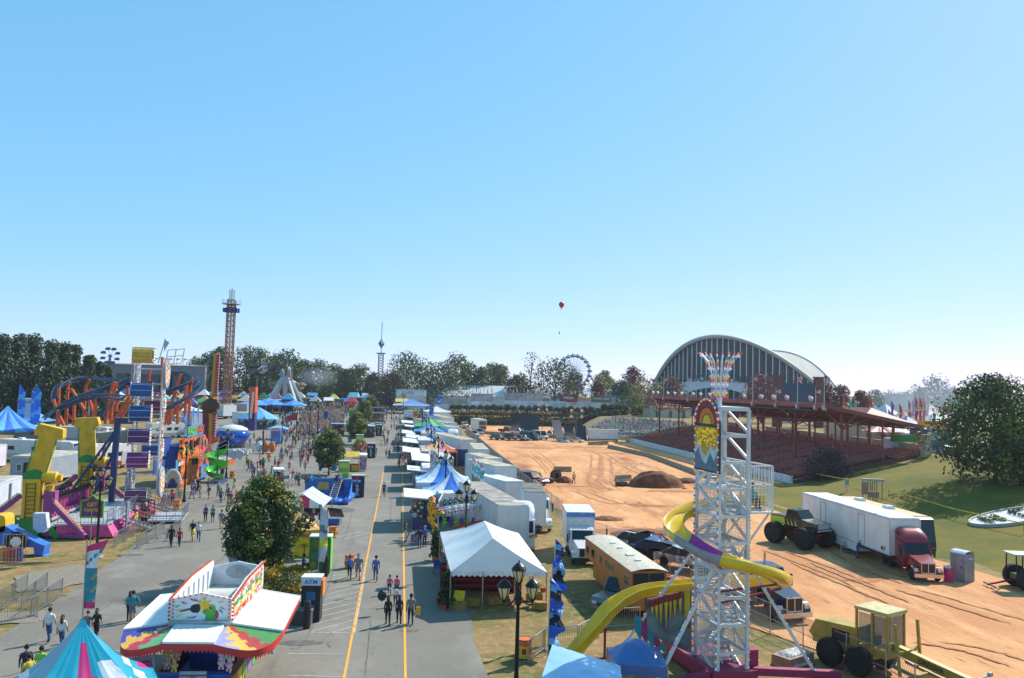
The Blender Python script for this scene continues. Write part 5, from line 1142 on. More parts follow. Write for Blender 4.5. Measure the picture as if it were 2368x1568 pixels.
motorhome_px('long white motorhome with a satellite dish parked behind the office trailer',12,(-60,400),(840,445),3.3,2.5,(206,208,210),(170,176,184),group=G1)
t=trailer_px('white generator trailer with dark louvres in the low corner by the yellow ride',12,(-170,1075),(232,905),3.0,3.2,wall=(196,206,220),group=G1,zf=.5,ribs=False,name='generator_trailer')
mb=MB()
for i in range(14):mb.box((1.4,-.04,.9+i*.13),(.7,.05,.07))
mb.build('louvre',M((80,90,110)),t)
motorhome_px('long pale caravan under the blue striped tent',12,(150,205),(1240,225),3.3,2.5,(186,192,200),(160,166,176),group=G1)
a=motorhome_px('black and teal motor coach with a dark windscreen',12,(1085,330),(1560,245),3.5,2.5,(50,66,72),(36,40,44),roofc=(150,146,138),group=G1);a.rotation_euler.z+=pi
motorhome_px('red fronted fifth wheel caravan with white sides',12,(985,545),(1500,480),3.6,2.5,(206,204,206),(180,40,44),group=G1)
p=g(12,1080,520);t=thing('fifth_wheel_front','red nose of the fifth wheel caravan facing the rides','caravan',p,.2);mb=MB();mb.prism([(-1.3,0,1.0),(1.3,0,1.0),(1.3,0,3.7),(-1.3,0,3.7)],(0,2.4,0));mb.prism([(-1.2,-.5,1.6),(1.2,-.5,1.6),(1.2,-.3,3.4),(-1.2,-.3,3.4)],(0,.5,0));mb.build('nose_panel',M((160,26,34),.35),t);mb=MB();mb.box((0,1.2,3.74),(2.5,2.3,.08));mb.build('roof',M((206,200,190)),t);mb=MB();mb.cyl((0,.5,0),(0,.5,1.1),.12);mb.build('jack',M(DARK),t)
trailer_px('white goods trailer behind the funhouse roof flags',15,(205,175),(330,190),3.6,5,wall=(206,208,212),group=G1)
trailer_px('grey flat box trailer near the coaster station',15,(0,160),(200,190),3.0,3,wall=(150,154,156),group=G1)
trailer_px('white trailer with a green end panel by the blue canopy',14,(590,1500),(690,1505),4.0,6,wall=(196,200,200),group=G1)
trailer_px('grey trailer with a dark side hatch by the orange ride',14,(800,1460),(960,1470),3.8,5,wall=(170,172,174),group=G1)
trailer_px('white box trailer next to the orange ride mast',14,(790,1568),(890,1590),3.6,4,wall=(216,218,220),group=G1)
trailer_px('long pale trailer beyond the drop tower foot',14,(700,1390),(990,1370),3.2,3,wall=(196,198,200),group=G1)
motorhome_px('low white caravan between the coaster and the deck ride',42,(-200,480),(420,440),3.2,2.5,(206,206,204),(150,150,150),group=G1)
for i,(x0,x1,y)in enumerate(((-40,230,1130),(240,480,1120),(480,700,1100),(-60,200,1190),(740,900,1075))):
 motorhome_px('white caravan %s in the row below the tall pines'%words_n[i],11,(x0,y),(x1,y-4),3.1,2.5,(206,206,202),(176,172,166),dish=i%2==0,group='caravan row below the pines')
p=g(12,1580,1090);t=thing('utility_buggy','small red utility buggy with a black roll cage parked on gravel','buggy',p,-.9)
mb=MB();mb.prism([(-.75,-1.4,.45),(-.75,1.3,.45),(-.75,1.3,.95),(-.75,.2,.9),(-.75,-.3,1.05),(-.75,-1.4,.8)],(1.5,0,0));mb.build('body',M((196,40,50),.3),t)
mb=MB()
for x in(-.7,.7):
 for a,b in(((-.4,1.0),(.1,1.9)),((.1,1.9),(1.1,1.9)),((1.1,1.9),(1.2,.9))):mb.bar((x,a[0],a[1]),(x,b[0],b[1]),.07)
mb.box((0,.6,1.93),(1.5,1.1,.05));mb.box((0,.6,.95),(1.3,.5,.3));mb.build('roll_cage',M(BLACK),t)
for x in(-.7,.7):
 for y in(-.9,.9):wheel(t,(x,y,.33),.33,.26)
ST=lambda s,i,j:(j//1)%2
def stripe2(n):return lambda s,i,j:(j//n)%2
p=at_height(11,100,1190,7.0)
t=peak_tent('large blue striped marquee with two peaks at the picture edge',p,.5,13,13,2.9,7.2,[(100,178,236),(62,112,208)],stripe2(2),nv=14,group=None,name='striped_marquee',val=.5)
tent_px('blue peaked tent behind the striped marquee',11,395,1160,6.2,7.5,2.8,[(84,140,206)],lambda*a:0,name='peaked_tent')
tent_px('pale blue striped tent before the pines',11,560,1050,6,12,3,[(120,180,222),(90,150,206)],stripe2(2),d_=8,name='striped_tent')
tent_px('orange food stand roof beside the pale striped tent',11,560,1125,3.6,7,2.9,[(214,154,70)],lambda*a:0,d_=5,name='stand_roof')
TM=[(52,160,180),(206,90,120),(216,220,222)]
def patch(s,i,j):return 1 if(i*3+j*5+s*7)%11==0 else(2 if(i*5+j*3+s)%13==0 else 0)
for k,(r,x,y,hp,w_,lb)in enumerate([(11,1060,1120,5.0,7,'teal and pink peaked tent under the coaster'),(11,1210,1070,5.4,8,'teal and pink tent by the white caravan behind the coaster'),(11,2065,1010,5.6,7,'teal and white peaked tent behind the cage ride'),(11,2045,830,7,9,'light blue and white peaked tent by the grey hall'),(11,2170,840,6.5,8,'blue peaked tent with a pink patch near the grey hall'),(14,255,1030,7,9,'white and blue peaked tent under the coaster end'),(14,150,1200,6,6,'narrow teal peaked tent at the coaster')]):tent_px(lb,r,x,y,hp,w_,2.8,TM,patch,name='peaked_tent',group='teal and pink tents by the coaster')
tent_px('flat teal canopy with round signs on its edge',11,2100,880,5.2,14,3.6,[(96,190,186)],lambda*a:0,d_=8,name='stand_roof')
tent_px('red orange tent roof behind the cage ride',14,60,1300,4.6,9,3.4,[(196,72,44)],lambda*a:0,d_=6,name='stand_roof',curve=1.1)
tent_px('teal and white striped tent beside the red orange roof',14,270,1330,4.6,9,2.8,[(120,196,190),(206,216,214)],stripe2(2),d_=7,name='striped_tent')
tent_px('yellow and white striped tent before the drop tower',14,560,1130,5.5,12,3.4,[(222,190,90),(222,220,214)],stripe2(2),name='striped_tent',curve=1.2)
for k,(x,y,w_,lb)in enumerate([(640,745,9,'blue canopy tent behind the orange ride'),(770,770,9,'blue canopy tent under the six legged frame'),(330,770,10,'blue canopy tent behind the black and orange mast'),(1180,785,8,'blue canopy tent past the six legged frame')]):tent_px(lb,43,x,y,4.6,w_,2.9,[(70,130,206),(96,160,224)],stripe2(4),name='canopy_tent',group='blue canopy tents behind the frame ride',curve=1.1)
c,wd,h=span(11,225,1080,440,1165,178);t=thing('game_sign','white game sign with red lettering between two blue feather flags','sign',c);mb=MB();mb.bb((-wd/2,0,-2.5),(wd/2,2,h));mb.build('board',M((196,206,214)),t);mb=MB();mb.text('HOOP-IT',h*.6,face_mat((-.5,-.05,h*.45),(1,0,0)),sx=.9);mb.build('lettering',M((196,40,50)),t)
for k,(x,y)in enumerate(((245,900),(445,900),(400,975))):
 p=gY(11,x,y,176);h=p.z-hz(p.x,p.y);p.z-=h;feather_flag('blue feather flag over the red lettered sign, %s from the picture edge'%words_n[k],p,h,[[(40,110,206),(96,170,226)],[0,0,1]],w_=1.3,group='blue feather flags over the red sign')
c,wd,h=span(11,1075,955,1175,1050,176);t=thing('round_sign','round red sign behind the coaster','sign',c);mb=MB();mb.lathe([(.1,-.1),(wd/2,-.1),(wd/2,.1),(.1,.1)],20,(0,0,h/2),ax=Matrix.Rotation(pi/2,3,'X'));mb.build('disc',M((206,56,60)),t);mb=MB();mb.cyl((0,.2,-5),(0,.2,h/2),.15);mb.build('post',GALV,t)
p=g(13,1010,850,4.9);p.z=0
def tealcol(s,i,j):
 if s in(0,3)and((i>3 and abs(j-8-(s==0)*0)<1)if False else False):return 1
 w_=i/18
 if s==0:return 1 if abs(j-8)<.5+w_*3.6 and i>2 else(2 if(j>11 and 5<i)and(i+j)%13>3 else(2 if j<2 and 10<i<14 else 0))
 return 2 if(i>9 and(i//3+j//4)%3==0)else(1 if i>13 and j%7<2 else 0)
t=peak_tent('large near teal peaked tent with a magenta wedge and white patches',p,.42,5.7,5.7,2.1,4.9,[M((38,156,182),.3,0,.1,.7),M((196,56,122),.3,0,.1,.7),M((226,228,230),.25,0,.06)],tealcol,nu=18,nv=16,curve=1.6)
q=thing('tent_flag','tall pink, white and teal flag on the peak of the near teal tent','flag',p+V((0,0,4.85)))
mb=MB();mb.cyl((0,0,-.3),(0,0,3.0),.025,n=6);mb.build('pole',GALV,q)
mb=MB();mb.grid(lambda u,v:(u*.42*(1+max(0,.25-v)*3.4),sin(v*9+u*3)*.05,2.75-v*2.3+u*max(0,.25-v)*1.0),4,20,mfn=lambda i,j:0 if j<2 or j>17 else(1 if j<7 and(i+j)%5 else(2 if i<2 or(i+j)%4 else 3)));mb.build('banner',[(214,50,110),(222,224,228),(40,140,160),(200,160,70)],q)
fl,fr,bl=g(16,645,925,3.05),g(16,1322,925,3.05),g(16,1050,520,3.05)
xd=(fr-fl);Wt=xd.length;xd.normalize();yd=V((-xd.y,xd.x,0));Lt=(bl-fl).dot(yd)
t=thing('game_trailer','whack style game trailer with white folding roof wings and a hammer and gopher sign','game trailer',(fl.x,fl.y,0),atan2(xd.y,xd.x))
Rt=Matrix.Rotation(-t.rotation_euler.z,3,'Z');loc=lambda P_:Rt@(P_-V((fl.x,fl.y,0)))
pw=M((222,224,226),.4,0,.08,1.2)
mb=MB();mb.bb((0,0,2.9),(Wt,Lt,3.05));mb.build('roof_deck',M((176,176,172),.7,0,.3,.8),t)
ol=[(0,0,3.05),(Wt,0,3.05),(Wt,0,4.0),(Wt/2,0,4.28),(0,0,4.0)]
mb=MB();mb.prism([V(v)for v in ol],(0,.1,0));mb.build('front_sign',pw,t)
mb=MB();mb.prism([V(v)+V((0,Lt-.1,0))for v in ol],(0,.1,0));bp_=mb.build('rear_sign',M((206,210,214),.5,0,.1),t)
mb=MB();mb.lathe([(.01,0),(1,0)],24,(Wt/2,Lt-.12,3.75),ax=Matrix.Rotation(pi/2,3,'X'),sx=.62,sy=.36);mb.build('pale_disc',M((226,228,230)),bp_)
for x,nm in((0,'side_sign'),(Wt,'side_sign')):
 mb=MB();e=.08 if x==0 else-.08;mb.prism([(x,.1,3.05),(x,.1,4.0),(x,Lt*.45,4.3),(x,Lt-.1,4.3),(x,Lt-.1,3.05)],(e,0,0));sd_=mb.build(nm,pw,t)
 mb=MB()
 for i in range(7):mb.box((x+(.12 if x==0 else-.12),.6+i*(Lt-1)/7,3.55),(.05,.05,.95))
 mb.build('rib',ALUW,sd_)
 if x:
  for ci,cc in enumerate(((226,90,60),(240,206,90),(90,160,90),(226,140,120))):
   mb=MB()
   for i in range(46):mb.box((x+.015,R.uniform(.4,Lt-.4),3.15+ci*.25+R.uniform(-.1,.14)),(.02,R.uniform(.1,.4),R.uniform(.06,.16)))
   mb.build('painted_scene',M(cc),sd_)
 mb=MB()
 for i in range(34):
  y=.1+i*(Lt-.2)/33;z=4.0+min(1,(y-.1)/(Lt*.45))*.3;mb.ball((x+(-.06 if x==0 else.06),y,z),.07,6)
 for i in range(6):mb.ball((x+(-.07 if x==0 else.07),-.02,3.1+i*.17),.065,6)
 mb.build('bulb',M((232,96,44),.25),sd_)
mb=MB()
for i in range(11):x=.1+i*(Wt-.2)/10;mb.ball((x,-.05,4.0+.24*(1-abs(2*x/Wt-1))),.05,6)
for i in range(5):mb.ball((.1,-.05,3.2+i*.17),.05,6);mb.ball((Wt-.1,-.05,3.2+i*.17),.05,6)
fs_=[o for o in t.children if o.name.startswith('front_sign')][0];mb.build('bulb',M((226,110,50),.25),fs_)
F=lambda u,v,o=.0:V((u*Wt,-.012-o,3.08+v*.95))
def blob(mb,pts,o=0):mb.prism([F(u,v,o)for u,v in pts],(0,-.01,0))
star=lambda cu,cv,r0,r1,n:[(cu+(r0 if k%2 else r1)*cos(k*pi/n)*.42,cv+(r0 if k%2 else r1)*sin(k*pi/n))for k in range(2*n)]
mb=MB()
mb.m=0;blob(mb,star(.55,.66,.17,.42,8));blob(mb,star(.53,.98,.05,.1,5))
mb.m=1;blob(mb,[(.56,.0),(.58,.2),(.55,.3),(.53,.42),(.56,.5),(.60,.55),(.62,.68),(.67,.72),(.72,.66),(.735,.5),(.73,.3),(.76,.0)]);blob(mb,[(.53,.42),(.515,.36),(.53,.3),(.57,.32)],.01)
mb.m=2;blob(mb,[(.315,.45),(.33,.64),(.38,.72),(.46,.74),(.485,.62),(.48,.42),(.44,.32),(.36,.34)],.005);blob(mb,star(.655,.55,.045,.05,8),.012)
mb.m=3;blob(mb,[(.15,.36),(.16,.44),(.33,.56),(.33,.47)],.004)
mb.m=4;blob(mb,[(.735,.05),(.73,.3),(.74,.45),(.77,.42),(.79,.25),(.78,.08)],.006)
for i,(u,v,a)in enumerate(((.2,.8,-.4),(.13,.2,.6),(.1,.62,.5),(.38,.12,.5),(.4,.92,-.7),(.8,.82,.4),(.84,.55,-.5),(.82,.42,-.9),(.34,.94,-.5),(.12,.45,.4),(.3,.1,.2))):
 d,n_=V((cos(a),sin(a))),V((-sin(a),cos(a)));q_=[(u-d.x*.05,v-d.y*.12),(u+n_.x*.012,v+n_.y*.04),(u+d.x*.07,v+d.y*.17),(u-n_.x*.012,v-n_.y*.04)];mb.m=(4,0,1,5)[i%4];blob(mb,q_)
mb.build('sign_painting',[(240,196,50),(76,176,70),(24,26,40),(110,64,40),(206,56,50),(60,90,180)],fs_)
mb=MB();mb.bb((-.02,-.2,2.85),(Wt+.02,0,3.07));mb.bb((0,-.12,2.75),(Wt,Lt,2.9));mb.build('gutter',M((170,174,178),.4,.3),t)
def wing(nm,px,z,c=pw):
 mb=MB();pts=[loc(g(16,x,y,z))for x,y in px];mb.prism(pts,(0,0,.07))
 for i in range(len(pts)):mb.bar(pts[i]+V((0,0,.05)),pts[(i+1)%len(pts)]+V((0,0,.05)),.07,.08)
 return mb.build(nm,c,t),pts
WL_,lpts=wing('roof_wing',[(125,1040),(640,968),(690,640),(540,655)],2.85);WR_,rpts=wing('roof_wing',[(1342,972),(1890,1052),(2085,668),(1610,588)],2.9);WF_,fpts=wing('roof_wing',[(560,1183),(1120,1190),(1232,1000),(705,992)],2.85)
def corner(a0,a1,b0,b1,cols,flip=1):
 """cloth between the edge a0-a1 and the edge b0-b1"""
 mb=MB()
 def fn(u,v):q=(a0.lerp(a1,v)).lerp(b0.lerp(b1,v),u);q=q+V((0,0,-.25*v*sin(pi*u)));o=(a1-a0).normalized()+(b1-b0).normalized();return q+V((o.x,o.y,0))*(.55*v*sin(pi*u))
 mb.grid(fn,14,10,mfn=lambda i,j:min(3,int((i+(j%3)*.8)/14*4.2)));mb.build('corner_cloth',cols,t)
 mb=MB()
 for i in range(28):
  q0,q1=fn(i/28,1),fn((i+1)/28,1);d=.34 if i%2 else.28;mb.add([q0,q1,q1-V((0,0,.26)),(q0+q1)/2-V((0,0,d+.1)),q0-V((0,0,.26))],[(0,1,2,3,4)])
 mb.build('valance',REDC,t)
cc_=[M(c,.45,0,.1)for c in((64,66,150),(206,156,60),(176,50,60),(90,160,100))]
corner(lpts[1],lpts[0],fpts[3],fpts[0],cc_);corner(fpts[2],fpts[1],rpts[0],rpts[1],[M(c,.45,0,.1)for c in((150,150,200),(226,176,76),(186,62,56),(90,150,80))])
def val(a,b,nm='valance'):
 mb=MB();n=max(4,int((b-a).length/.16))
 for i in range(n):q0,q1=a.lerp(b,i/n),a.lerp(b,(i+1)/n);mb.add([q0+V((0,0,.08)),q1+V((0,0,.08)),q1-V((0,0,.24)),(q0+q1)/2-V((0,0,.38)),q0-V((0,0,.24))],[(0,1,2,3,4)])
 mb.build(nm,REDC,t)
val(fpts[0],fpts[1]);val(rpts[1],rpts[2]);val(lpts[3],lpts[0])
mb=MB();mb.bb((.1,.4,0),(Wt-.1,Lt-.3,.35));mb.bb((.35,2.0,.35),(Wt-.35,Lt-.5,2.8));mb.build('inner_cabin',M((40,70,150),.6,0,.3),t)
mb=MB();mb.bb((-.35,-1.1,0),(Wt+.35,-.95,1.0));mb.bb((-.4,-1.2,1.0),(Wt+.4,-.8,1.06));mb.build('front_counter',M((50,96,190),.5,0,.2),t)
for x,nm in((-.4,'side_counter'),(Wt+.3,'side_counter')):
 mb=MB();mb.bb((x,-1.1,0),(x+.12,Lt*.8,1.0));mb.bb((x-.1,-1.15,1.0),(x+.25,Lt*.8,1.06));so_=mb.build(nm,M((150,90,70),.5,0,.3),t)
 for i in range(7):mb=MB();mb.box((x+(.13 if x>0 else-.01),-.7+i*.95,.5),(.03,.8,.8));mb.build('colour_panel',M([(206,96,70),(226,190,60),(110,170,70),(150,110,180),(80,180,90),(206,110,60),(120,170,70)][i]),so_)
mb=MB();mb.box((Wt/2+.1,-1.15,.62),(1.15,.06,1.15));cs_=mb.build('game_cabinet',M((206,210,206)),t)
mb=MB();M4=face_mat((Wt/2+.1,-1.2,.75),(1,0,0));mb.m=0;st_=star(0,0,.18,.34,10);mb.add([M4@V((u*2.2,v,0))for u,v in st_],[tuple(range(20))]);mb.m=1;mb.add([M4@V((u*1.4,v*.6,.01))for u,v in st_],[tuple(range(20))]);mb.build('burst_logo',[(230,120,50),(110,190,60)],cs_)
mb=MB();mb.box((Wt/2+.1,-1.2,.22),(.75,.04,.3));mb.build('speaker_grille',M((120,124,128)),cs_)
for x in(-.3,Wt+.3):
 for y in(-1.0,Lt*.8):mb=MB();mb.bar((x,y,0),(x,y,2.85),.09);mb.build('post',ALUW,t)
def plush(name,label,p,h,body,rz=0,group=None,ears=True,accent=None):
 q=thing(name,label,'plush toy',p,rz,group);mb=MB();mb.smooth=True
 mb.ball((0,0,h*.38),h*.2,8,sz=1.25);mb.ball((0,-.02*h,h*.75),h*.17,8)
 for sx in(-1,1):
  mb.ball((sx*h*.2,-.05*h,h*.45),h*.08,6,sz=1.8);mb.ball((sx*h*.12,-.05*h,h*.1),h*.095,6,sz=1.5)
  if ears:mb.ball((sx*h*.13,0,h*.9),h*.065,6)
 mb.build('body',M(body,.9,0,.15,8),q)
 mb=MB();mb.ball((0,-h*.14,h*.71),h*.07,6);mb.ball((0,-h*.17,h*.4),h*.1,6,sz=1.2);mb.build('muzzle',M(accent or tuple(min(255,c+30)for c in body),.9),q)
 return q
for i,(x,y,c,w_)in enumerate([(600,1240,(206,170,120),'tan'),(665,1250,(226,190,120),'yellow striped'),(725,1250,(214,150,140),'peach'),(610,1350,(190,170,180),'grey pink'),(690,1380,(230,196,130),'rainbow patched'),(1215,1350,(226,206,214),'white and pink'),(1300,1370,(230,190,206),'pale pink'),(1215,1250,(206,206,216),'small white'),(1270,1250,(190,206,220),'small pale blue'),(1330,1255,(226,226,226),'small snow white'),(1765,1185,(60,130,170),'round blue')]):
 yy=(fl+fr)/2;d=ray(16,x,y+40);pp=CAMPOS+d*(((yy-CAMPOS).dot(yd)-(1.15 if x<1700 else-2))/d.dot(yd));plush('plush_toy','%s plush bear hanging under the whack game roof'%w_,pp-V((0,0,.3)),.62,c,group='plush toys on the whack game')
def kiosk(name,label,p,rz,w_,d_,h,body,cat='kiosk',roof=(206,210,212)):
 t=thing(name,label,cat,p,rz);mb=MB();mb.bb((-w_/2,-d_/2,.05),(w_/2,d_/2,h));mb.build('cabinet',M(body,.4,0,.1),t);mb=MB();mb.bb((-w_/2-.04,-d_/2-.04,h),(w_/2+.04,d_/2+.04,h+.08));mb.build('top',M(roof),t);return t
a,b=g(21,190,940),g(21,318,955);p=(a+b)/2;t=kiosk('cash_machine','dark cash machine kiosk lettered ATM beside a bollard',p+V((0,.45,0)),-.08,1.1,.9,2.5,(30,34,42));t['category']='cash machine'
mb=MB();mb.bb((-.56,-.5,2.1),(.56,-.44,2.5));hb=mb.build('header',M((206,210,216)),t);mb=MB();mb.text('ATM',.34,face_mat((0,-.51,2.3),(1,0,0)),ext=.01,sx=1.1);mb.build('lettering',M((50,110,190)),hb)
mb=MB();mb.m=0;mb.box((0,-.46,.55),(.5,.05,.9));mb.box((0,-.47,1.5),(.55,.05,.5));mb.m=1
for i,c in enumerate('ATM'):mb.text(c,.28,face_mat((0,-.5,.85-i*.28),(1,0,0)),ext=.01)
mb.build('front_panel',[(46,100,140),(222,226,230)],t);mb=MB();mb.bb((.56,-.4,1.5),(.68,.4,2.4));mb.build('orange_side',M((226,130,60)),t)
p=(g(21,270,400)+g(21,440,425))/2;t=kiosk('recycling_kiosk','green patterned drink kiosk behind the flag',p+V((0,.5,0)),-.05,1.5,1.1,2.65,(44,130,70))
for i,(x,z,w_,h_,c)in enumerate([(-.3,2.2,.6,.5,(150,190,60)),(.3,2.0,.6,.7,(226,200,80)),(-.2,1.3,.9,.6,(120,190,150)),(.35,.9,.6,.8,(90,170,70)),(-.45,.6,.5,.7,(206,214,120))]):mb=MB();mb.lathe([(.01,0),(.5,0)],12,(x,-.56,z),ax=Matrix.Rotation(pi/2,3,'X'),sx=w_,sy=h_);mb.build('pattern_patch',M(c),t)
mb=MB();mb.bb((.76,-.5,.3),(.78,.5,2.6));mb.build('side_panel',M((110,200,70)),t)
for r,x,y,lb in((21,212,1015,'black bollard beside the cash machine'),(21,420,440,'black bollard beside the green drink kiosk')):
 t=thing('bollard',lb,'bollard',g(r,x,y));mb=MB();mb.lathe([(.2,0),(.2,1.45),(.15,1.55),(.01,1.58)],12);mb.build('post',M((26,30,36),.5),t);mb=MB();mb.lathe([(.21,1.25),(.21,1.32)],12);mb.build('band',M((60,64,70)),t)
t=thing('concrete_bench','dark concrete bench block beside the cash machine','bench',g(21,110,985),-.1);mb=MB();mb.bb((-.75,0,0),(.75,1.2,.8));mb.build('block',M((86,84,84),.9),t);mb=MB();mb.bb((-.8,-.05,.8),(.8,1.25,.88));mb.build('seat',M((110,108,106),.9),t)
kb=MB();pts=[g(21,120,800),g(21,200,690),g(21,275,470),g(21,350,405)]
for a,b in zip(pts,pts[1:]):kb.bar(a+V((0,0,.22)),b+V((0,0,.22)),.35,.44)
tag(kb.build('planter_wall',M((150,142,132),.9,0,.2)),'low concrete wall along the yellow flower bed','wall')
bar_=[None]
def barrel(r,x,y,lb,c=(232,176,40)):
 p=g(r,x,y)
 if bar_[0]is None:
  t=thing('waste_barrel',lb,'bin',p,0,'yellow and orange waste barrels');mb=MB();mb.m=0
  for k,(z0,z1,m_)in enumerate(((0,.06,3),(.06,.66,1),(.66,.98,0))):mb.m=0 if m_==0 else(1 if m_==1 else 2);mb.lathe([(.36,z0),(.36,(z0+z1)/2-.02),(.375,(z0+z1)/2),(.36,(z0+z1)/2+.02),(.36,z1)],18)
  mb.build('drum',[M((222,110,40),.4),M(c,.4),M((90,50,30))],t);mb=MB();mb.lathe([(.375,.96),(.385,.99),(.35,.99),(.33,.85),(.01,.6)],18);mb.build('rim',M((40,34,30)),t)
  mb=MB()
  for a in range(6):q=a*pi/3+.3;mb.m=a%2;mb.box((cos(q)*.36,sin(q)*.36,.42),(.03,.22,.26),rz=q)
  mb.build('emblem',[(150,40,30),(206,60,40)],t);bar_[0]=t
 else:dup(bar_[0],p,R.uniform(0,6),lb)
for a in[(24,688,1345,'large yellow and orange waste barrel on the dry grass by the near lamp'),(18,517,1145,'yellow waste barrel on the asphalt by the tan tent'),(21,690,345,'yellow waste barrel behind the woman with the blue bear'),(15,165,1105,'yellow waste barrel at the verge below the arch'),(15,797,752,'yellow waste barrel beside the lamp post near the deck ride'),(15,1215,530,'yellow waste barrel among the crowd by the ticket booth')]:barrel(*a)
t=thing('litter_bin','black litter bin by the deck ride fence','bin',g(15,682,700));mb=MB();mb.lathe([(.28,0),(.32,1.0)],14);mb.build('body',M((40,42,46)),t);mb=MB();mb.lathe([(.33,1.0),(.34,1.08),(.2,1.2),(.01,1.2)],14);mb.build('lid',M((30,32,36)),t)
def vending(lb,p,h=2.6,rz=0):
 t=thing('vending_cabinet',lb,'vending machine',p,rz);mb=MB();mb.bb((-.75,0,.05),(.75,1.2,h));mb.build('cabinet',M((26,32,48),.4,0,.1),t);mb=MB();mb.bb((-.8,-.05,h),(.8,1.25,h+.12));mb.build('top',M((176,180,184)),t)
 mb=MB();c=V((-.1,-.02,h*.78));r_=.42
 for k,(a0,a1,m_)in enumerate(((.25,pi-.35,0),(pi-.35,pi+.2,1),(pi+.2,2*pi-.3,2),(-.3,.25,1))):mb.m=m_;n=8;mb.add([c]+[c+V((cos(a0+(a1-a0)*i/n)*r_,0,sin(a0+(a1-a0)*i/n)*r_))for i in range(n+1)],[tuple(range(n+2))])
 mb.build('round_emblem',[(206,44,52),(228,230,234),(50,96,176)],t);mb=MB();mb.text('pepsi',.62,face_mat((-.1,-.02,h*.36),(0,0,1),(-1,0,0)),ext=.01);mb.build('lettering',M((216,220,226)),t);mb=MB();mb.bb((.75,.05,.1),(.77,1.15,h-.1));mb.build('side_door',M((40,46,66)),t)
for r,x,y,lb in((18,795,690,'tall dark vending cabinet with a round emblem by the blue inflatable'),(18,950,238,'dark vending cabinet with a round emblem by the flower stand'),(44,1232,765,'dark vending cabinet with a round emblem past the blue peaked tent')):p=g(r,x,y);vending(lb,p)
for r,x,y,lb,h in((18,640,460,'green drink kiosk behind the blue inflatable',2.4),(44,930,935,'green and yellow drink kiosk in front of the shrub bed',2.5),(44,1212,700,'green drink kiosk in the far midway',2.4)):
 t=kiosk('drink_kiosk',lb,g(r,x,y),0,1.5,1.0,h,(100,170,76));mb=MB();mb.box((0,-.52,h*.75),(1.3,.04,.7));mb.box((0,-.52,h*.3),(1.3,.04,.3));mb.build('picture_panel',M((196,200,90)),t)
t=tent_px('tan peaked tent with a printed roof beside the street tree',18,40,740,4.2,4.4,2.3,[(222,168,90),(236,206,170)],lambda s,i,j:1 if(s==1 and 4<i<9 and 2<j<6)else 0,name='printed_tent',curve=1.6,rz=.25,val=.4)
a,b=g(15,1480,1530),g(18,245,1400);p=(a+b)/2;t=thing('yellow_banner','yellow banner wall with a palm tree picture under the tan tent','banner',b,0);mb=MB();mb.bb((-2.6,0,.1),(0,.06,2.1));mb.build('cloth',M((232,190,40),.7,0,.1),t)
mb=MB();mb.text('ADVENTURE',.38,face_mat((-1.1,-.02,1.85),(1,0,0)),ext=.01);mb.build('lettering',M((150,110,30)),t);mb=MB();mb.tube([(-.4,-.02,.3),(-.36,-.02,.8),(-.42,-.02,1.15)],.04,5)
for k in range(7):a_=k*.9;mb.bar((-.42,-.03,1.15),(-.42+cos(a_)*.38,-.03,1.15+sin(a_)*.2-.02),.07,.02)
mb.build('palm_picture',M((80,130,50)),t);mb=MB();mb.bb((-2.6,-.02,.1),(0,0,.3));mb.build('green_band',M((90,160,60)),t);mb=MB();mb.cyl((.02,0,0),(.02,0,2.3),.04);mb.build('pole',GALV,t)
er=g(18,412,785,2.2);er.z=0;e2=g(18,510,692,2.2);dr=e2-er;dr.z=0;Lg=dr.length;rzg=atan2(dr.y,dr.x)-pi/2
t=thing('gable_tent','pink, white and teal striped gable tent over a clothing stall','tent',er,rzg);wg=4.0
sm=[CL(c)for c in((222,222,218),(206,110,130),(120,190,200),(206,50,100),(40,150,160))]
mb=MB()
mb.grid(lambda u,v:(-wg/2+wg/2*v,Lg*u,3.35-1.15*v-.08*sin(pi*v)),14,5,mfn=lambda i,j:[2,0,1,0,1,0,2][i%7],th=.03);mb.grid(lambda u,v:(-wg/2-wg/2*v,Lg*u,3.35-1.15*v),14,5,mfn=lambda i,j:[2,0,1,0,1,0,2][i%7],th=.03)
mb.build('roof',sm,t)
mb=MB()
for i in range(9):
 x0,x1=-wg+wg*i/9,-wg+wg*(i+1)/9;zt=lambda x:3.3-1.15*abs(x+wg/2)/(wg/2);mb.m=[0,3,0,0,3,3,0,0,4][i]
 mb.add([(x0,0,2.0),(x1,0,2.0),(x1,0,zt(x1)),(x0,0,zt(x0))],[(0,1,2,3)])
mb.build('gable_end',sm,t)
for x in(0,-wg):
 for y in(0,Lg):mb=MB();mb.cyl((x,y,0),(x,y,2.2),.04);mb.build('leg',GALV,t)
cl_=[(120,80,60),(40,50,80),(150,60,60),(60,60,66),(206,190,170),(90,60,90),(50,90,110)]
mb=MB()
for i in range(44):mb.m=i%7;mb.box((R.uniform(-wg+.3,-.3),R.uniform(.3,Lg-.5),R.uniform(.9,1.7)),(R.uniform(.2,.5),.12,R.uniform(.4,.8)),rz=R.uniform(-.4,.4))
tag(mb.build('hung_clothes',[M(c,.9,0,.3,5)for c in cl_]),'dark folded clothes and bags packed under the striped gable tent','clothes',kind='stuff').location=er
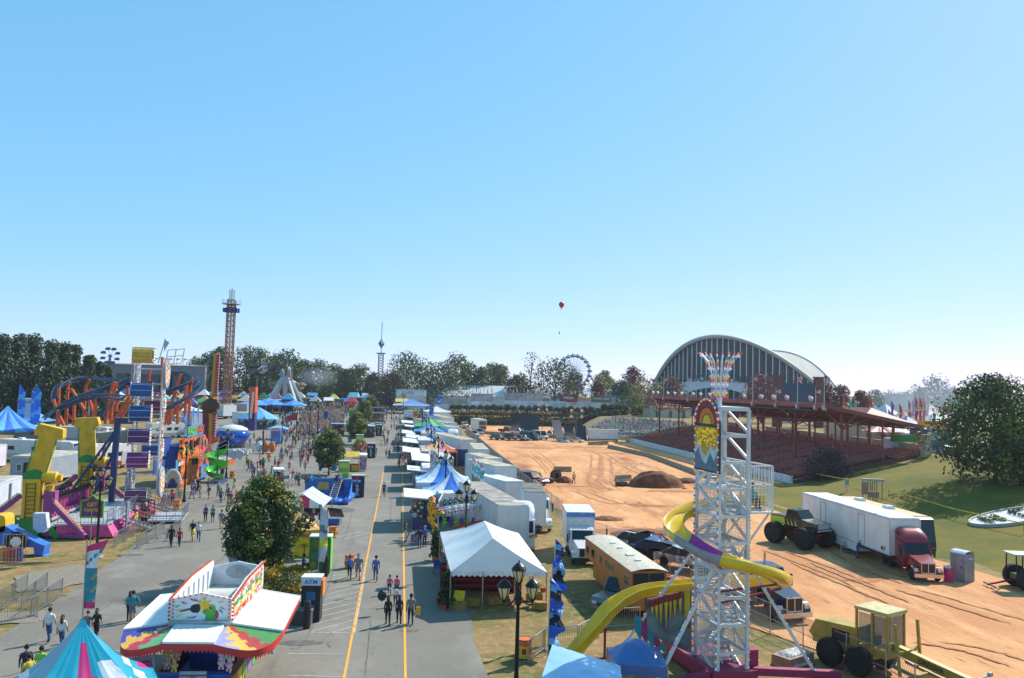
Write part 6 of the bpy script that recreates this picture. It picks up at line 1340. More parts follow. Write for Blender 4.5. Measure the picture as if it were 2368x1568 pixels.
p=g(18,520,990);t=thing('clothing_rack','woven brown blankets hanging on a rack beside the striped tent','clothes rack',p,.4);mb=MB();mb.add([(-.6,0,1.6),(.7,-.3,1.4),(.9,-.7,.7),(-.5,-.5,.8)],[(0,1,2,3)]);mb.build('blanket',M((86,60,50),.9,0,.5,6),t);mb=MB();mb.bar((-.6,0,1.62),(.7,-.3,1.42),.05);mb.cyl((-.6,0,0),(-.6,0,1.6),.03);mb.cyl((.7,-.3,0),(.7,-.3,1.4),.03);mb.build('rack',M(DARK),t)
t=thing('storage_bin','blue plastic bin below the woven blankets','bin',g(18,525,998));mb=MB();mb.box((0,0,.3),(1.1,.7,.6),taper=(1.1,1.1));mb.build('tub',M((60,96,150)),t);mb=MB();mb.box((0,0,.62),(1.25,.82,.06));mb.build('lid',M((90,130,180)),t)
a,b=g(18,440,770),g(18,660,770);t=thing('inflatable_game','blue inflatable ladder climb game with ribbed landing cushions','inflatable',a,-.1);s_=mpp(a,18);wI=(b-a).length
mb=MB();mb.smooth=True
for i in range(9):mb.cyl((.1,.3+i*.35,.25),(wI-.3,.3+i*.35,.25),.24,n=8)
mb.cyl((wI-.1,0,.35),(wI+.1,4.6,.5),.35,n=10);mb.cyl((-.1,0,.3),(-.1,4.6,.3),.3,n=10);mb.build('cushion',M((50,110,200),.35,0,.15),t)
mb=MB();mb.bb((-3.4,4.4,0),(wI,4.7,2.4));mb.build('back_wall',M((44,110,190),.5,0,.3),t);mb=MB();mb.bb((-1.9,4.3,1.1),(-.5,4.4,2.0));mb.build('notice',M((190,160,90)),t)
mb=MB();mb.add([(wI,4.6,2.4),(wI+.3,0,.5),(wI+.3,0,0),(wI,4.6,0)],[(0,1,2,3)]);mb.build('side_wall',M((50,120,206)),t)
mb=MB()
for i in range(11):u=i/10;mb.bar((.2,.3+u*4,.5+u*1.8),(1.0,.3+u*4,.5+u*1.8),.06)
for x in(.2,1.0):mb.bar((x,.3,.5),(x,4.3,2.3),.05)
mb.build('rope_ladder',M((190,180,150)),t)
for i,(x,y,c,w_)in enumerate([(270,450,(90,160,190),'big pale blue'),(600,450,(170,150,190),'big lilac'),(215,470,(110,80,50),'brown'),(560,470,(40,50,90),'dark spotted blue'),(620,560,(46,60,120),'navy spotted'),(600,500,(120,70,50),'reddish brown')]):
 d=ray(18,x,y);pp=CAMPOS+d*((a.y+4.1)/d.y);plush('plush_toy','%s plush toy hung on the blue inflatable game'%w_,pp-V((0,0,.5)),1.0,c,group='plush toys on the blue inflatable')
FB=[[(50,120,220),(36,80,170),(206,214,220)],[0,0,1,0,2]]
feather_flag('curved blue feather flag under the second street tree',g(18,355,440),2.9,FB,w_=.5);feather_flag('broad blue feather flag with dark writing under the second street tree',g(18,495,440),2.8,FB,w_=.8)
feather_flag('tall white and yellow lettered feather flag beside the drink kiosk',g(21,335,525),5.6,[[(196,200,206),(206,206,60),(120,130,140)],[0,0,0,2,0,1,0]],w_=.55)
p=g(18,720,392);t=thing('food_stand','red and yellow food stand with a white canopy and orange balloons','food stand',p+V((0,1,0)))
mb=MB();mb.bb((-1.1,-1,0),(1.2,1,1.1));mb.build('counter',M((176,40,40)),t);mb=MB();mb.bb((.1,-1.05,.1),(1.1,-1,1.0));mb.build('yellow_panel',M((226,180,50)),t)
for x in(-1.1,1.2):mb=MB();mb.cyl((x,-1,0),(x,-1,2.5),.05);mb.build('post',M((206,150,50)),t)
mb=MB();mb.m=0;mb.prism([(-1.8,-1.3,2.4),(-.2,-1.5,2.2),(1.3,-1.3,2.4),(1.2,0,3.0),(-1.4,0,3.0)],(0,0,.06));mb.build('canopy',M((226,190,70),.6,0,.3),t);mb=MB();mb.prism([(.1,-.2,2.6),(2.4,-.4,2.45),(2.4,1.4,2.6),(.1,1.4,2.8)],(0,0,.08));mb.build('white_awning',WPAINT,t)
mb=MB();mb.bb((1.3,-.6,.2),(2.4,.6,2.3));mb.build('display_case',M((176,150,170),.4,0,.5,3),t)
p2=g(18,845,230);t=thing('balloon_bunch','bunch of orange and red balloons above the food stand','balloons',V((p2.x,p2.y,1.6)))
for i in range(9):mb=MB();mb.ball((R.uniform(-.7,.7),R.uniform(-.3,.3),R.uniform(0,.9)),.28,8,sz=1.2);mb.build('balloon',M((232,90,50)if i%3 else(230,180,190),.3),t,True)
mb=MB();mb.cyl((0,0,-1.6),(0,0,.3),.02,n=4);mb.build('string',M((200,200,200)),t)
p=g(44,780,860);t=thing('high_striker','tall coloured high striker pole with red, yellow and green panels','strength game',p);h=8.2;mb=MB()
for i in range(14):mb.m=[4,4,3,1,3,1,0,3,3,3,2,2,1,0][i];mb.box((0,0,h*(i+.5)/14),(.62 if 2<i<10 else.85,.14,h/14-.02))
mb.build('pole',[(206,50,60),(226,200,50),(50,150,70),(190,194,196),(50,140,160)],t);mb=MB();mb.bar((-.2,0,4.0),(-4.0,0,6.4),.1);mb.bar((-.2,0,4.1),(-1.2,0,3.3),.08);mb.build('guy_line',M((226,200,120)),t);mb=MB();mb.lathe([(.3,0),(.3,.1)],12,(0,0,h));mb.ball((0,0,h+.3),.25,8);mb.build('bell',M((206,60,60)),t)
tent_px('blue peaked tent between the far street trees',44,935,450,4.8,5.5,2.5,[(120,160,206),(70,116,176)],lambda s,i,j:1 if s in(0,1)and i<3 else 0)
def stall(label,p,w_,d_,h,roof,body,rz=0,group=None,name='stall',tilt=.25,goods=None,roofth=.12,over=.9):
 """booth with a propped roof flap towards local -x"""
 t=thing(name,label,'stall',p,rz,group);mb=MB();mb.bb((-w_/2,-d_/2,0),(w_/2,d_/2,1.05));mb.build('counter',M(body,.6,0,.25,2),t)
 mb=MB();mb.bb((w_*.1,-d_/2+.1,1.05),(w_/2,d_/2-.1,h));mb.build('back_room',M(tuple(c*.8 for c in body),.7),t)
 mb=MB();mb.prism([(-w_/2-over,-d_/2,h+tilt),(-w_/2-over,d_/2,h+tilt),(w_/2,d_/2,h),(w_/2,-d_/2,h)],(0,0,roofth));mb.build('roof_flap',M(roof,.5,0,.12),t)
 mb=MB();n=int(d_/.3)
 for i in range(n):mb.bb((-w_/2-over-.02,-d_/2+i*d_/n,h+tilt-.28),(-w_/2-over,-d_/2+(i+.96)*d_/n,h+tilt));
 mb.bb((-w_/2-over,-d_/2-.02,h+tilt-.25),(w_/2,-d_/2,h+.02));mb.build('valance',M(goods or(60,120,190)),t)
 for y in(-d_/2+.1,d_/2-.1):mb=MB();mb.cyl((-w_/2+.05,y,0),(-w_/2-.2,y,h+tilt),.04);mb.build('post',GALV,t)
 mb=MB()
 for i in range(int(d_*9)):mb.m=R.randrange(6);mb.ball((R.uniform(-w_/2,0),R.uniform(-d_/2+.2,d_/2-.2),R.uniform(1.2,h-.2)),R.uniform(.1,.2),6)
 mb.build('goods',[(226,180,50),(206,60,60),(60,130,200),(90,180,80),(226,226,226),(180,80,150)],t);return t
SG='stalls down the sunny side of the midway'
mid_st=[(44,1050,780,3.6,3,(222,222,220),(60,50,46),'white roofed stall in front of the blue peaked tent'),(44,590,740,3.2,3,(216,216,216),(90,60,70),'white roofed stall between the street trees'),(44,1200,440,5.5,3,(214,196,150),(120,70,60),'cream roofed stall beyond the blue peaked tent'),(44,1190,540,5,3,(206,196,176),(150,120,100),'cream roofed stall beside the far street tree')]
for r,x,y,w_,d_,rc,bc,lb in mid_st:stall(lb,g(r,x,y),d_,w_,2.6,rc,bc,rz=-pi/2 if False else pi/2,over=.6,tilt=.1,group=SG)
p=g(15,1285,362);t=kiosk('ticket_booth','blue ticket booth with a yellow and red lettered header',p+V((0,.9,0)),0,2.0,1.8,3.4,(70,130,206));t['category']='ticket booth'
mb=MB();mb.bb((-1.05,-.98,2.75),(1.05,-.92,3.4));hb=mb.build('header',M((226,206,190)),t);mb=MB();mb.text('TICKETS',.5,face_mat((0,-.99,3.07),(1,0,0)),ext=.01,sx=.85);mb.build('lettering',M((196,50,60)),hb);mb=MB();mb.m=0;mb.box((-.1,-.95,2.1),(1.3,.06,.4));mb.m=1;mb.box((0,-.95,.9),(1.2,.06,.7));mb.build('window',[(196,60,110),(110,150,190)],t);mb=MB();mb.ball((.2,0,3.6),.14,6);mb.build('lamp',BULB,t)
tent_px('small blue umbrella canopy behind the ticket booth',43,850,1305,3.2,4.2,2.4,[(96,170,214)],lambda*a:0,curve=1.1,name='umbrella_canopy')
p=gY(43,1150,1230,225);p.z=hz(p.x,p.y);c,wd,h=span(43,1030,1060,1245,1215,225);t=thing('red_backdrop','tall red ride backdrop in the far crowd','ride panel',c);mb=MB();mb.prism([(-wd/2,0,0),(wd/2,0,0),(wd/2,0,h),(wd*.1,0,h*.8),(-wd/2,0,h*.6)],(0,.3,0));mb.build('panel',M((186,36,50),.5,0,.3),t);mb=MB();mb.prism([(-wd*1.0,-.8,.6),(wd*.0,-.8,2.0),(wd*.0,-.8,2.6),(-wd*1.0,-.8,1.1)],(0,.3,0));mb.build('truss',M((150,176,196)),t)
c,wd,h=span(43,1800,900,1930,1130,235);c.z=hz(c.x,c.y);t=thing('blue_banner','tall blue banner board in the far crowd','banner',c);mb=MB();mb.bb((-wd/2,0,0),(wd*.2,.3,h));mb.build('board',M((50,80,150),.6,0,.4,1),t);mb=MB();mb.bar((-wd/2,.1,h),(wd*.5,.1,h+1.2),.15);mb.bar((wd*.4,.1,0),(wd*.4,.1,h),.15);mb.build('frame',GALV,t)
p=g(15,1320,800);t=thing('golf_cart','white roofed golf cart parked in the crowd','golf cart',p,.2);mb=MB();mb.box((0,0,1.9),(1.5,2.3,.12),taper=(.92,.92));mb.build('roof',WPAINT,t);mb=MB();mb.box((0,.2,.6),(1.2,2.2,.5));mb.box((0,.8,1.0),(1.2,.3,.7));mb.build('body',M((60,66,64)),t)
for x in(-.6,.6):
 for y in(-1,1):mb=MB();mb.bar((x,y,.8),(x,y,1.9),.05);mb.build('post',M(DARK),t)
 for y in(-.6,.9):wheel(t,(x*.95,y,.28),.28,.2)
RC=[((226,226,224),'white'),((70,150,190),'teal'),((196,60,60),'red'),((226,196,80),'yellow'),((60,110,190),'blue'),((214,130,60),'orange'),((120,90,150),'purple'),((70,150,90),'green'),((206,190,160),'cream'),((160,170,180),'grey')]
BC=[((150,110,90),'brown'),((206,206,206),'pale'),((110,50,60),'maroon'),((60,80,120),'navy'),((190,120,140),'pink'),((90,110,100),'grey green')]
cnt=0;FARG='small far stands at the end of the midway'
for row,(Y,x0,x1,n)in enumerate(((252,-96,-50,9),(282,-96,-34,13),(308,-112,3,25),(330,-120,6,26),(352,-130,6,26),(378,-135,2,24),(405,-140,0,20))):
 for i in range(n):
  x=x0+(x1-x0)*(i+.5)/n+R.uniform(-1,1);y=Y+R.uniform(-6,6);a,b=RC[cnt%10],BC[(cnt//10+row)%6];w_=(x1-x0)/n*R.uniform(.7,.95);hh=R.uniform(2.6,4.6);rl=['small','wide','tall','low'][(cnt//60)%4];Q=R.random()
  if abs(x+8)<7 and Y<345:continue
  t=thing('far_stand','%s far stand, %s roof over %s sides, at the midway end'%(rl,a[1],b[1]),'stand',(x,y,hz(x,y)),0,FARG)
  mb=MB();mb.bb((-w_/2,-1.6,0),(w_/2,1.6,hh));mb.m=1
  for k in range(4):mb.box((-w_/2+w_*(k+.5)/4,-1.62,hh*R.uniform(.4,.8)),(w_/6,.06,hh*.3));mb.m=1+(k+cnt)%3
  mb.build('body',[M(b[0],.7,0,.4,1.2),M((226,190,120)),M((70,60,80)),M((206,206,214))],t)
  mb=MB();k=cnt%3
  if k==0:mb.add([(-w_/2-.4,-2.2,hh),(w_/2+.4,-2.2,hh),(w_/2+.4,2.2,hh),(-w_/2-.4,2.2,hh),(0,0,hh+2.2)],[(0,1,4),(1,2,4),(2,3,4),(3,0,4)])
  elif k==1:mb.add([(-w_/2-.3,-2.0,hh),(w_/2+.3,-2.0,hh),(w_/2+.3,0,hh+1.2),(-w_/2-.3,0,hh+1.2),(w_/2+.3,2,hh),(-w_/2-.3,2,hh)],[(0,1,2,3),(3,2,4,5)])
  else:mb.bb((-w_/2-.4,-2.0,hh),(w_/2+.4,1.6,hh+.25))
  mb.build('roof',M(a[0],.5,0,.1),t);cnt+=1
def far_roof(label,r,x0,y0,x1,y1,Y,cols,mfn=None,name='far_marquee',d_=14):
 c,wd,h=span(r,x0,y0,x1,y1,Y);z0=hz(c.x,c.y);hh=c.z+h-z0;he=c.z-z0
 t=thing(name,label,'tent',(c.x,c.y,z0));mb=MB()
 mb.grid(lambda u,v:(-wd/2+wd*u,d_*.5*(v*2-1),he+(hh-he)*(1-abs(2*v-1))*min(1,u*6+.05,(1-u)*6+.05)),16,6,mfn=mfn or(lambda i,j:0));mb.build('roof',[CL(q)for q in cols],t)
 mb=MB();mb.bb((-wd/2+.3,-d_/2+.3,0),(wd/2-.3,d_/2-.3,max(.5,he)));mb.build('side_wall',M((196,190,176)),t)
far_roof('long white marquee roof by the yellow shed',17,500,590,880,655,372,[(214,218,222)]);far_roof('green and white striped marquee roof by the long hall',17,700,605,1085,680,360,[(96,160,120),(206,214,210)],lambda i,j:i%2);far_roof('dark blue far marquee roof beside the yellow shed',17,340,595,520,625,385,[(44,84,160)])
far_roof('white small peaked marquee near the long hall gable',17,990,660,1140,700,340,[(222,224,226)],d_=8);far_roof('teal hexagon marquee in the far stands',17,590,690,760,750,330,[(70,160,180),(40,130,160)],lambda i,j:i%2,d_=9);far_roof('teal striped marquee beside the pink flags',17,760,700,880,755,328,[(80,170,180),(206,220,220)],lambda i,j:i%2,d_=8)
c,wd,h=span(17,470,625,700,700,365);t=thing('yellow_shed','plain yellow shed in the far fairground','shed',V((c.x,c.y,hz(c.x,c.y))));hh=c.z+h-hz(c.x,c.y);mb=MB();mb.bb((-wd/2,0,0),(wd/2,9,hh));mb.build('wall',M((196,160,80),.8),t);mb=MB();mb.prism([(-wd/2-.3,-.3,hh),(wd/2+.3,-.3,hh),(wd/2+.3,9.3,hh+.5),(-wd/2-.3,9.3,hh+.5)],(0,0,.2));mb.build('roof',M((206,180,110)),t);mb=MB();mb.bb((wd*.2,-.06,0),(wd*.35,.05,hh*.7));mb.build('door',M((140,110,60)),t)
p=gY(17,1008,470,420);p.z=4;t=thing('thin_tower_ride','slim distant tower ride with a diamond top above the trees','fairground ride',p);ht=gY(17,1008,210,420).z-4;mb=MB()
for a in(-1,1):
 for b in(-1,1):mb.bar((a*1.2,b*1.2,0),(a*1.2,b*1.2,ht),.4)
for i in range(18):mb.bar((-1.2,-1.2,ht*i/18),(1.2,-1.2,ht*(i+1)/18),.3);mb.bar((1.2,-1.2,ht*i/18),(-1.2,-1.2,ht*(i+1)/18),.3)
mb.build('mast',M((70,84,110)),t);mb=MB();mb.lathe([(.3,ht),(2.6,ht+.2),(2.6,ht+.6),(.3,ht+.8)],10);mb.lathe([(.2,ht+3),(1.7,ht+5.5),(.2,ht+8)],4);mb.cyl((0,0,ht),(0,0,ht+17),.18);mb.build('crown_top',M((90,110,140)),t)
c=gY(25,560,240,372);p=V((c.x,c.y,5));c=c-p;rr_=(gY(25,740,240,372)-gY(25,380,240,372)).length/2;t=thing('ferris_wheel','large white ferris wheel half hidden behind the trees','ferris wheel',p)
mb=MB()
for k in range(2):
 for i in range(40):a0,a1=i*pi/20,(i+1)*pi/20;q=.92+.08*k;mb.bar(c+V((cos(a0)*rr_*q,0,sin(a0)*rr_*q)),c+V((cos(a1)*rr_*q,0,sin(a1)*rr_*q)),.3)
mb.build('rim',M((190,206,216),.4,.2),t);mb=MB()
for i in range(20):
 for e in(-.06,.06):mb.bar(c,c+V((cos(i*pi/10+e)*rr_*.95,0,sin(i*pi/10+e)*rr_*.95)),.16)
mb.bar(c,(c.x-7,3,0),.8);mb.bar(c,(c.x+7,3,0),.8);mb.build('spoke',M((196,210,220)),t)
for i in range(20):q=c+V((cos(i*pi/10+.1)*rr_,0,sin(i*pi/10+.1)*rr_));mb=MB();mb.lathe([(.5,-1.3),(1.2,-.9),(1.2,-.3),(.4,0),(.1,.9)],10,q);mb.build('gondola',M((110,130,150)),t)
p=gY(0,1298,706,150);t=thing('red_balloon','small red balloon high in the sky','balloon',p);mb=MB();mb.lathe([(.05,-.75),(.1,-.6),(.55,0),(.5,.4),(.25,.65),(.01,.7)],14);mb.build('envelope',M((206,40,50),.3),t,True);mb=MB();mb.cyl((0,0,-.75),(-.1,0,-1.0),.03);mb.build('knot',M((150,30,40)),t)
p=gY(0,1293,770,150);t=thing('banner_tail','tiny dark tail hanging below the red balloon','kite tail',p);mb=MB();mb.box((0,0,0),(.15,.05,.5));mb.build('strip',M((90,100,110)),t);mb=MB();mb.cyl((0,0,.2),(.1,0,.5),.01,n=4);mb.build('string',M((120,120,120)),t)
def trailer_roof(label,r,nl,nr,fl_,H,z0=None,**kw):
 h=H+(z0 or 0);a,b,c=g(r,*nl,h),g(r,*nr,h),g(r,*fl_,h);d=b-a;W_=min(3.0,d.length);rz=atan2(d.y,d.x);n=V((-sin(rz),cos(rz),0));L=(c-a).dot(n);m=(a+b)/2
 return box_trailer(label,V((m.x,m.y,hz(m.x,m.y))),rz,W_,L,H-hz(m.x,m.y)+(z0 or 0),group='white goods trailers behind the booths',**kw)
TAN,GRY=(186,176,154),(150,146,140)
trailer_roof('long white trailer with a patched grey roof and yellow front edge behind the marquee',23,(1270,790),(1612,785),(1072,508),4.0,wall=(206,206,206),roof=(158,152,142),doors=2)
trailer_roof('white trailer with a dark grey roof beside the chain fence',23,(1560,627),(1810,632),(1412,520),4.0,wall=(196,200,206),roof=(110,106,100),ribs=False)
trailer_roof('white trailer with a side door just past the blue peaked tents',23,(1232,335),(1470,330),(1128,247),4.0,wall=(196,206,214),roof=TAN,doors=1)
trailer_roof('white trailer butted end to end with the one holding the side door',23,(1130,245),(1310,243),(1012,180),4.0,wall=(206,210,214),roof=TAN,doors=1)
trailer_roof('white trailer with three vent dots by the blue tarpaulin wall',23,(985,137),(1160,140),(890,66),4.0,wall=(214,216,220),roof=TAN,doors=1)
trailer_roof('white trailer with a yellow edged roof beside the white tractor',22,(920,1285),(1115,1285),(866,1195),4.1,wall=(214,216,218),roof=TAN,doors=1)
trailer_roof('trailer coupled to the far white tractor in the row',22,(770,1130),(940,1130),(757,1080),4.2,roof=TAN)
for i,(a,b,c)in enumerate((((730,1072),(880,1072),(722,1022)),((700,1010),(835,1012),(692,968)),((668,950),(795,950),(660,914)))):trailer_roof('tan roofed trailer %s behind the far white tractor'%('first','second','third')[i],22,a,b,c,4.2,z0=.4+.4*i,roof=TAN)
def semi(label,p,rz,col,style='conventional',dome=False,trim=None,dark=(34,36,40),sc=1.0,stripe=None,chrome_grille=True,sleeper=1.6,stack=False):
 """tractor whose front bumper is at p, facing local -y"""
 t=thing('semi_tractor',label,'lorry',p,rz,scale=sc);bm_=M(col,.25,.1,.06,.8,coat=.5);hood=2.0 if style=='conventional' else 0
 cy=hood+(.2 if hood else 0);mb=MB()
 cab=[(cy-.0,.75),(cy,1.75),(cy+(.55 if hood else.12),2.75),(cy+1.7,2.85),(cy+1.7,.75)]if hood else[(0,.7),(0,1.6),(.12,2.8),(1.8,2.85),(1.8,.7)]
 mb.prism([(-1.15,y,z)for y,z in cab],(2.3,0,0))
 if sleeper:mb.bb((-1.15,cy+1.7,.75),(1.15,cy+1.7+sleeper,2.85 if not dome else 3.6))
 mb.build('cab',bm_,t)
 if dome:mb=MB();mb.smooth=True;mb.grid(lambda u,v:(-1.12+2.24*u,cy+.45+(1.3+sleeper*.6)*v,2.8+(1.25 if dome is True else dome)*(sin(pi/2*min(1,v*1.15))**.7)*(1-(abs(2*u-1))**6*.25)),14,10);mb.prism([(-1.12,cy+.45,2.75),(-1.12,cy+1.7+sleeper*.6,2.75),(-1.12,cy+1.7+sleeper*.6,2.8+.75*(1.25 if dome is True else dome))],(2.24,0,0));mb.build('roof_fairing',bm_,t)
 if hood:
  mb=MB();mb.prism([(-.8,.1,.8),(-.72,.05,1.65),(-.85,hood+.25,1.95),(-.95,hood+.25,.8)],(1.6,0,0),0)if False else mb.add([(-.62,.1,.75),(.62,.1,.75),(.62,.06,1.55),(-.62,.06,1.55),(-.98,hood+.2,.75),(.98,hood+.2,.75),(.92,hood+.2,1.95),(-.92,hood+.2,1.95)],[(0,1,2,3),(4,7,6,5),(3,2,6,7),(0,4,5,1),(0,3,7,4),(1,5,6,2)]);mb.build('bonnet',bm_,t)
  for sx in(-1,1):mb=MB();mb.smooth=True;mb.grid(lambda u,v:(sx*(.6+.6*v),.75-cos(pi*u)*.72,.62+sin(pi*u)*.62),10,2,th=.06);mb.build('wing',bm_,t)
 mb=MB();y0,z0,y1,z1=(cy-.02,1.85,cy+.5,2.7)if hood else(-.03,1.75,.08,2.7);mb.add([(-1.0,y0,z0),(1.0,y0,z0),(.98,y1-.02,z1),(-.98,y1-.02,z1)],[(0,1,2,3)]);mb.build('windscreen',GLASS,t)
 for sx in(-1,1):
  mb=MB();mb.box((sx*1.16,cy+.95,2.15),(.04,.8,.75));mb.build('side_window',GLASS,t);mb=MB();mb.box((sx*1.42,cy+.1,2.05),(.14,.12,.75));mb.bar((sx*1.15,cy+.2,2.4),(sx*1.42,cy+.1,2.4),.05);mb.build('mirror',M(dark),t)
  mb=MB();mb.box((sx*.95,.0 if not hood else.12,.98),(.3,.12,.26));mb.build('headlight',M((206,206,196),.15),t)
  mb=MB();mb.cyl((sx*.85,cy+1.75+sleeper,1.0),(sx*.85,cy+1.75+sleeper,3.4 if stack else 2.0),.08);mb.build('exhaust_stack',CHROME,t)
  for y in([.75]if hood else[1.0])+[cy+2.4+sleeper,cy+3.65+sleeper]:wheel(t,(sx*(1.0 if y<1.5 else.92),y,.5),.5,.32 if y<1.5 else.6)
 mb=MB();gy=.03 if hood else-.03;mb.box((0,gy,1.15),(1.05,.08,.75));go=mb.build('grille',M(dark,.4),t);mb=MB()
 for a in((0,gy,1.55,1.15,.06),(0,gy,.75,1.15,.06)):mb.box((a[0],a[1],a[2]),(a[3],.12,a[4]))
 for sx in(-.55,0,.55):mb.box((sx,gy,1.15),(.05,.13,.8))
 mb.build('grille_surround',CHROME if chrome_grille else M(col),go)
 mb=MB();mb.box((0,-.08,.55),(2.35,.22,.3));mb.build('bumper',CHROME if trim is None else M(trim),t);mb=MB();mb.bb((-.45,.5,.55),(.45,cy+4.3+sleeper,.85));mb.build('chassis',M(DARK),t)
 mb=MB()
 for k in range(5):mb.box((-.8+.4*k,cy+(.6 if hood else.2),2.86),(.12,.1,.07))
 mb.build('marker_light',M((226,120,40)),t)
 if stripe:mb=MB();mb.m=0;mb.prism([(.1,-.035,1.2),(1.1,-.035,1.5),(1.1,-.035,1.65),(.1,-.035,1.35)],(0,.01,0));mb.m=1;mb.prism([(.1,-.035,1.05),(1.1,-.035,1.35),(1.1,-.035,1.5),(.1,-.035,1.2)],(0,.01,0));mb.build('stripe',[(214,90,40),(206,176,70)],t)
 return t
semi('white flat nosed tractor with a blown roof dome and orange stripe behind the marquee',g(23,1520,1330),-.1,(222,224,228),'cabover',dome=1.3,stripe=1,sleeper=.9)
semi('white bonneted tractor with red roof lights beside the chain fence',g(23,1735,1085),-.1,(224,226,228),sleeper=0)
semi('white tractor with a tall sleeper in the middle of the trailer row',g(22,815,1385),-.06,(222,224,228),dome=1.0,sleeper=1.2)
p=g(23,1440,575);t=trailer_roof('small white box van top beside the trailers',23,(1345,508),(1558,500),(1255,418),3.0,wall=(214,216,220),roof=(216,216,214),zf=.6)
BG='white flapped booths along the road'
def flap_px(lb,r,pts,z,**kw):
 q=[g(r,x,y,z)for x,y in pts];c=sum(q,V((0,0,0)))/4;w_=max(p_.x for p_ in q)-min(p_.x for p_ in q);d_=max(p_.y for p_ in q)-min(p_.y for p_ in q)
 stall(lb,V((c.x+.35,c.y,hz(c.x,c.y))),max(2,w_-.8),d_,z-.2-hz(c.x,c.y),(214,218,222),kw.get('b',(90,70,60)),group=BG,goods=kw.get('v',(50,110,200)))
flap_px('large pale blue roofed booth next to the banana prize stall',23,[(215,598),(485,596),(512,695),(240,692)],3.0,v=(180,186,190),b=(60,70,110));flap_px('white booth flap with a blue valance before the pink flags',23,[(290,190),(470,184),(490,262),(310,268)],3.0);flap_px('small white propped flap beside a white plastic chair',23,[(305,340),(395,332),(408,376),(315,382)],2.6,v=(206,206,206),b=(80,130,170))
flap_px('white booth flap with a green valance before the orange tent',23,[(186,118),(360,116),(372,168),(190,172)],3.0,v=(50,130,80));flap_px('white booth flap beyond the green valanced one',22,[(200,1278),(375,1270),(383,1312),(212,1316)],3.0,v=(176,180,180));flap_px('white booth flap by the yellow plush pile',22,[(250,1222),(395,1222),(398,1258),(258,1262)],3.0,v=(90,100,60));flap_px('white booth flap with green goods beneath',22,[(198,1172),(330,1170),(342,1205),(205,1208)],3.0,v=(70,150,80));flap_px('grey booth flap at the far booth row',22,[(180,1048),(330,1046),(338,1070),(190,1074)],3.3,v=(110,110,100));flap_px('small far booth flap beside the feather flags',22,[(250,1102),(335,1102),(338,1120),(256,1122)],3.3)
for lb,r,pts,z,rc in(('tan roofed booth trailer before the orange tent',23,[(382,103),(545,100),(572,160),(385,165)],2.9,TAN),('grey roofed booth trailer behind the blue valanced flap',23,[(470,170),(690,168),(705,240),(540,245)],2.9,(190,188,182)),('white booth trailer with a blue side before the blue peaked tents',23,[(392,298),(490,296),(495,350),(402,352)],2.9,(216,214,208)),('pale booth trailer roof below the prize stall rails',23,[(555,575),(720,570),(790,625),(560,650)],2.8,(206,206,200)),('pale booth trailer roof by the tan one',22,[(380,1262),(540,1260),(560,1305),(385,1310)],2.9,(206,204,200)),('tan booth trailer roof by the blue long tent',22,[(430,1205),(540,1203),(545,1235),(432,1238)],2.9,TAN)):
 q=[g(r,x,y,z)for x,y in pts];c=sum(q,V((0,0,0)))/4;w_=(q[1]-q[0]).length;d_=max(3.0,max(p_.y for p_ in q)-min(p_.y for p_ in q));box_trailer(lb,V((c.x,c.y-d_/2,hz(c.x,c.y))),0,w_,d_,z,roof=rc,wall=(190,200,210),zf=.5,ribs=False,group='booth trailers along the road')
BW=[M((44,116,206),.45,0,.1),M((206,214,226),.45,0,.08),M((96,164,226),.45,0,.08)]
def bw(s,i,j):return 0 if 2<=j<=5 and s in(0,2)else(1 if j in(0,1,6,7)and s in(0,2)else(2 if j%4<2 else 1))
for lb,r,x,y,hp,w_ in(('tall blue and white peaked tent behind the lamp post',41,745,192,5.3,6.6),('nearer blue and white peaked tent by the prize stall rails',41,870,458,4.6,6.0)):tent_px(lb,r,x,y,hp,w_,2.5,BW,bw,curve=1.8,group='blue peaked tents by the trailers',walls=[(0,M((206,210,216))),(3,M((90,130,180)))],val=.45)
tent_px('orange, pink and yellow striped tent behind the lamp posts',23,580,30,4.3,6.4,2.6,[(232,160,130),(226,196,90),(206,130,160),(226,110,60)],lambda s,i,j:(j//2+s)%4,curve=1.2,walls=[(1,M((222,110,60)))])
tent_px('green tent over the far booths',22,545,1010,5.0,8,3.2,[(66,160,90),(120,190,130)],lambda s,i,j:(j//3)%2,curve=1.2,walls=[(0,M((40,120,66))),(1,M((60,150,84)))]);tent_px('blue canopy tent at the far end of the booth row',22,300,765,5.4,13,3.0,[(100,140,196),(170,186,206)],lambda s,i,j:0 if s==0 and i<8 else 1);tent_px('dark purple canopy tent beside the far blue canopy',22,420,775,5,8,3.0,[(84,84,130)],lambda*a:0)
tent_px('long blue tent roof over the far booths',22,530,1060,4.6,7,2.6,[(60,120,196),(110,160,220)],lambda s,i,j:j%2);tent_px('white gabled tent roof below the hedge end',22,620,860,4.5,9,2.8,[(216,216,218)],lambda*a:0)
tent_px('small blue tent with a white sheeted back by the tractor',22,590,1165,4.3,6,2.4,[(56,120,206),(206,210,214)],lambda s,i,j:1 if s==1 else 0)
a,b=g(23,728,325),g(23,905,335);t=thing('tarpaulin_wall','dark blue tarpaulin wall between the orange tent and the trailers','tarpaulin',(a+b)/2);wd=(b-a).length;mb=MB();mb.grid(lambda u,v:(-wd/2+wd*u,sin(u*22)*.08,2.9*v),20,3,th=0);mb.build('sheet',M((40,76,130),.6,0,.3,.8),t);mb=MB();mb.bb((-wd/2,.3,0),(wd/2,3.5,2.4));mb.build('stacked_goods',M((80,66,60),.9,0,.5,1.5),t)
def px_flags(lbs,r,pts,h,cols,grp,w_=.5):
 for lb,(x,y)in zip(lbs,pts):p=at_height(r,x,y,h);feather_flag(lb,p,h,cols,w_=w_,group=grp)
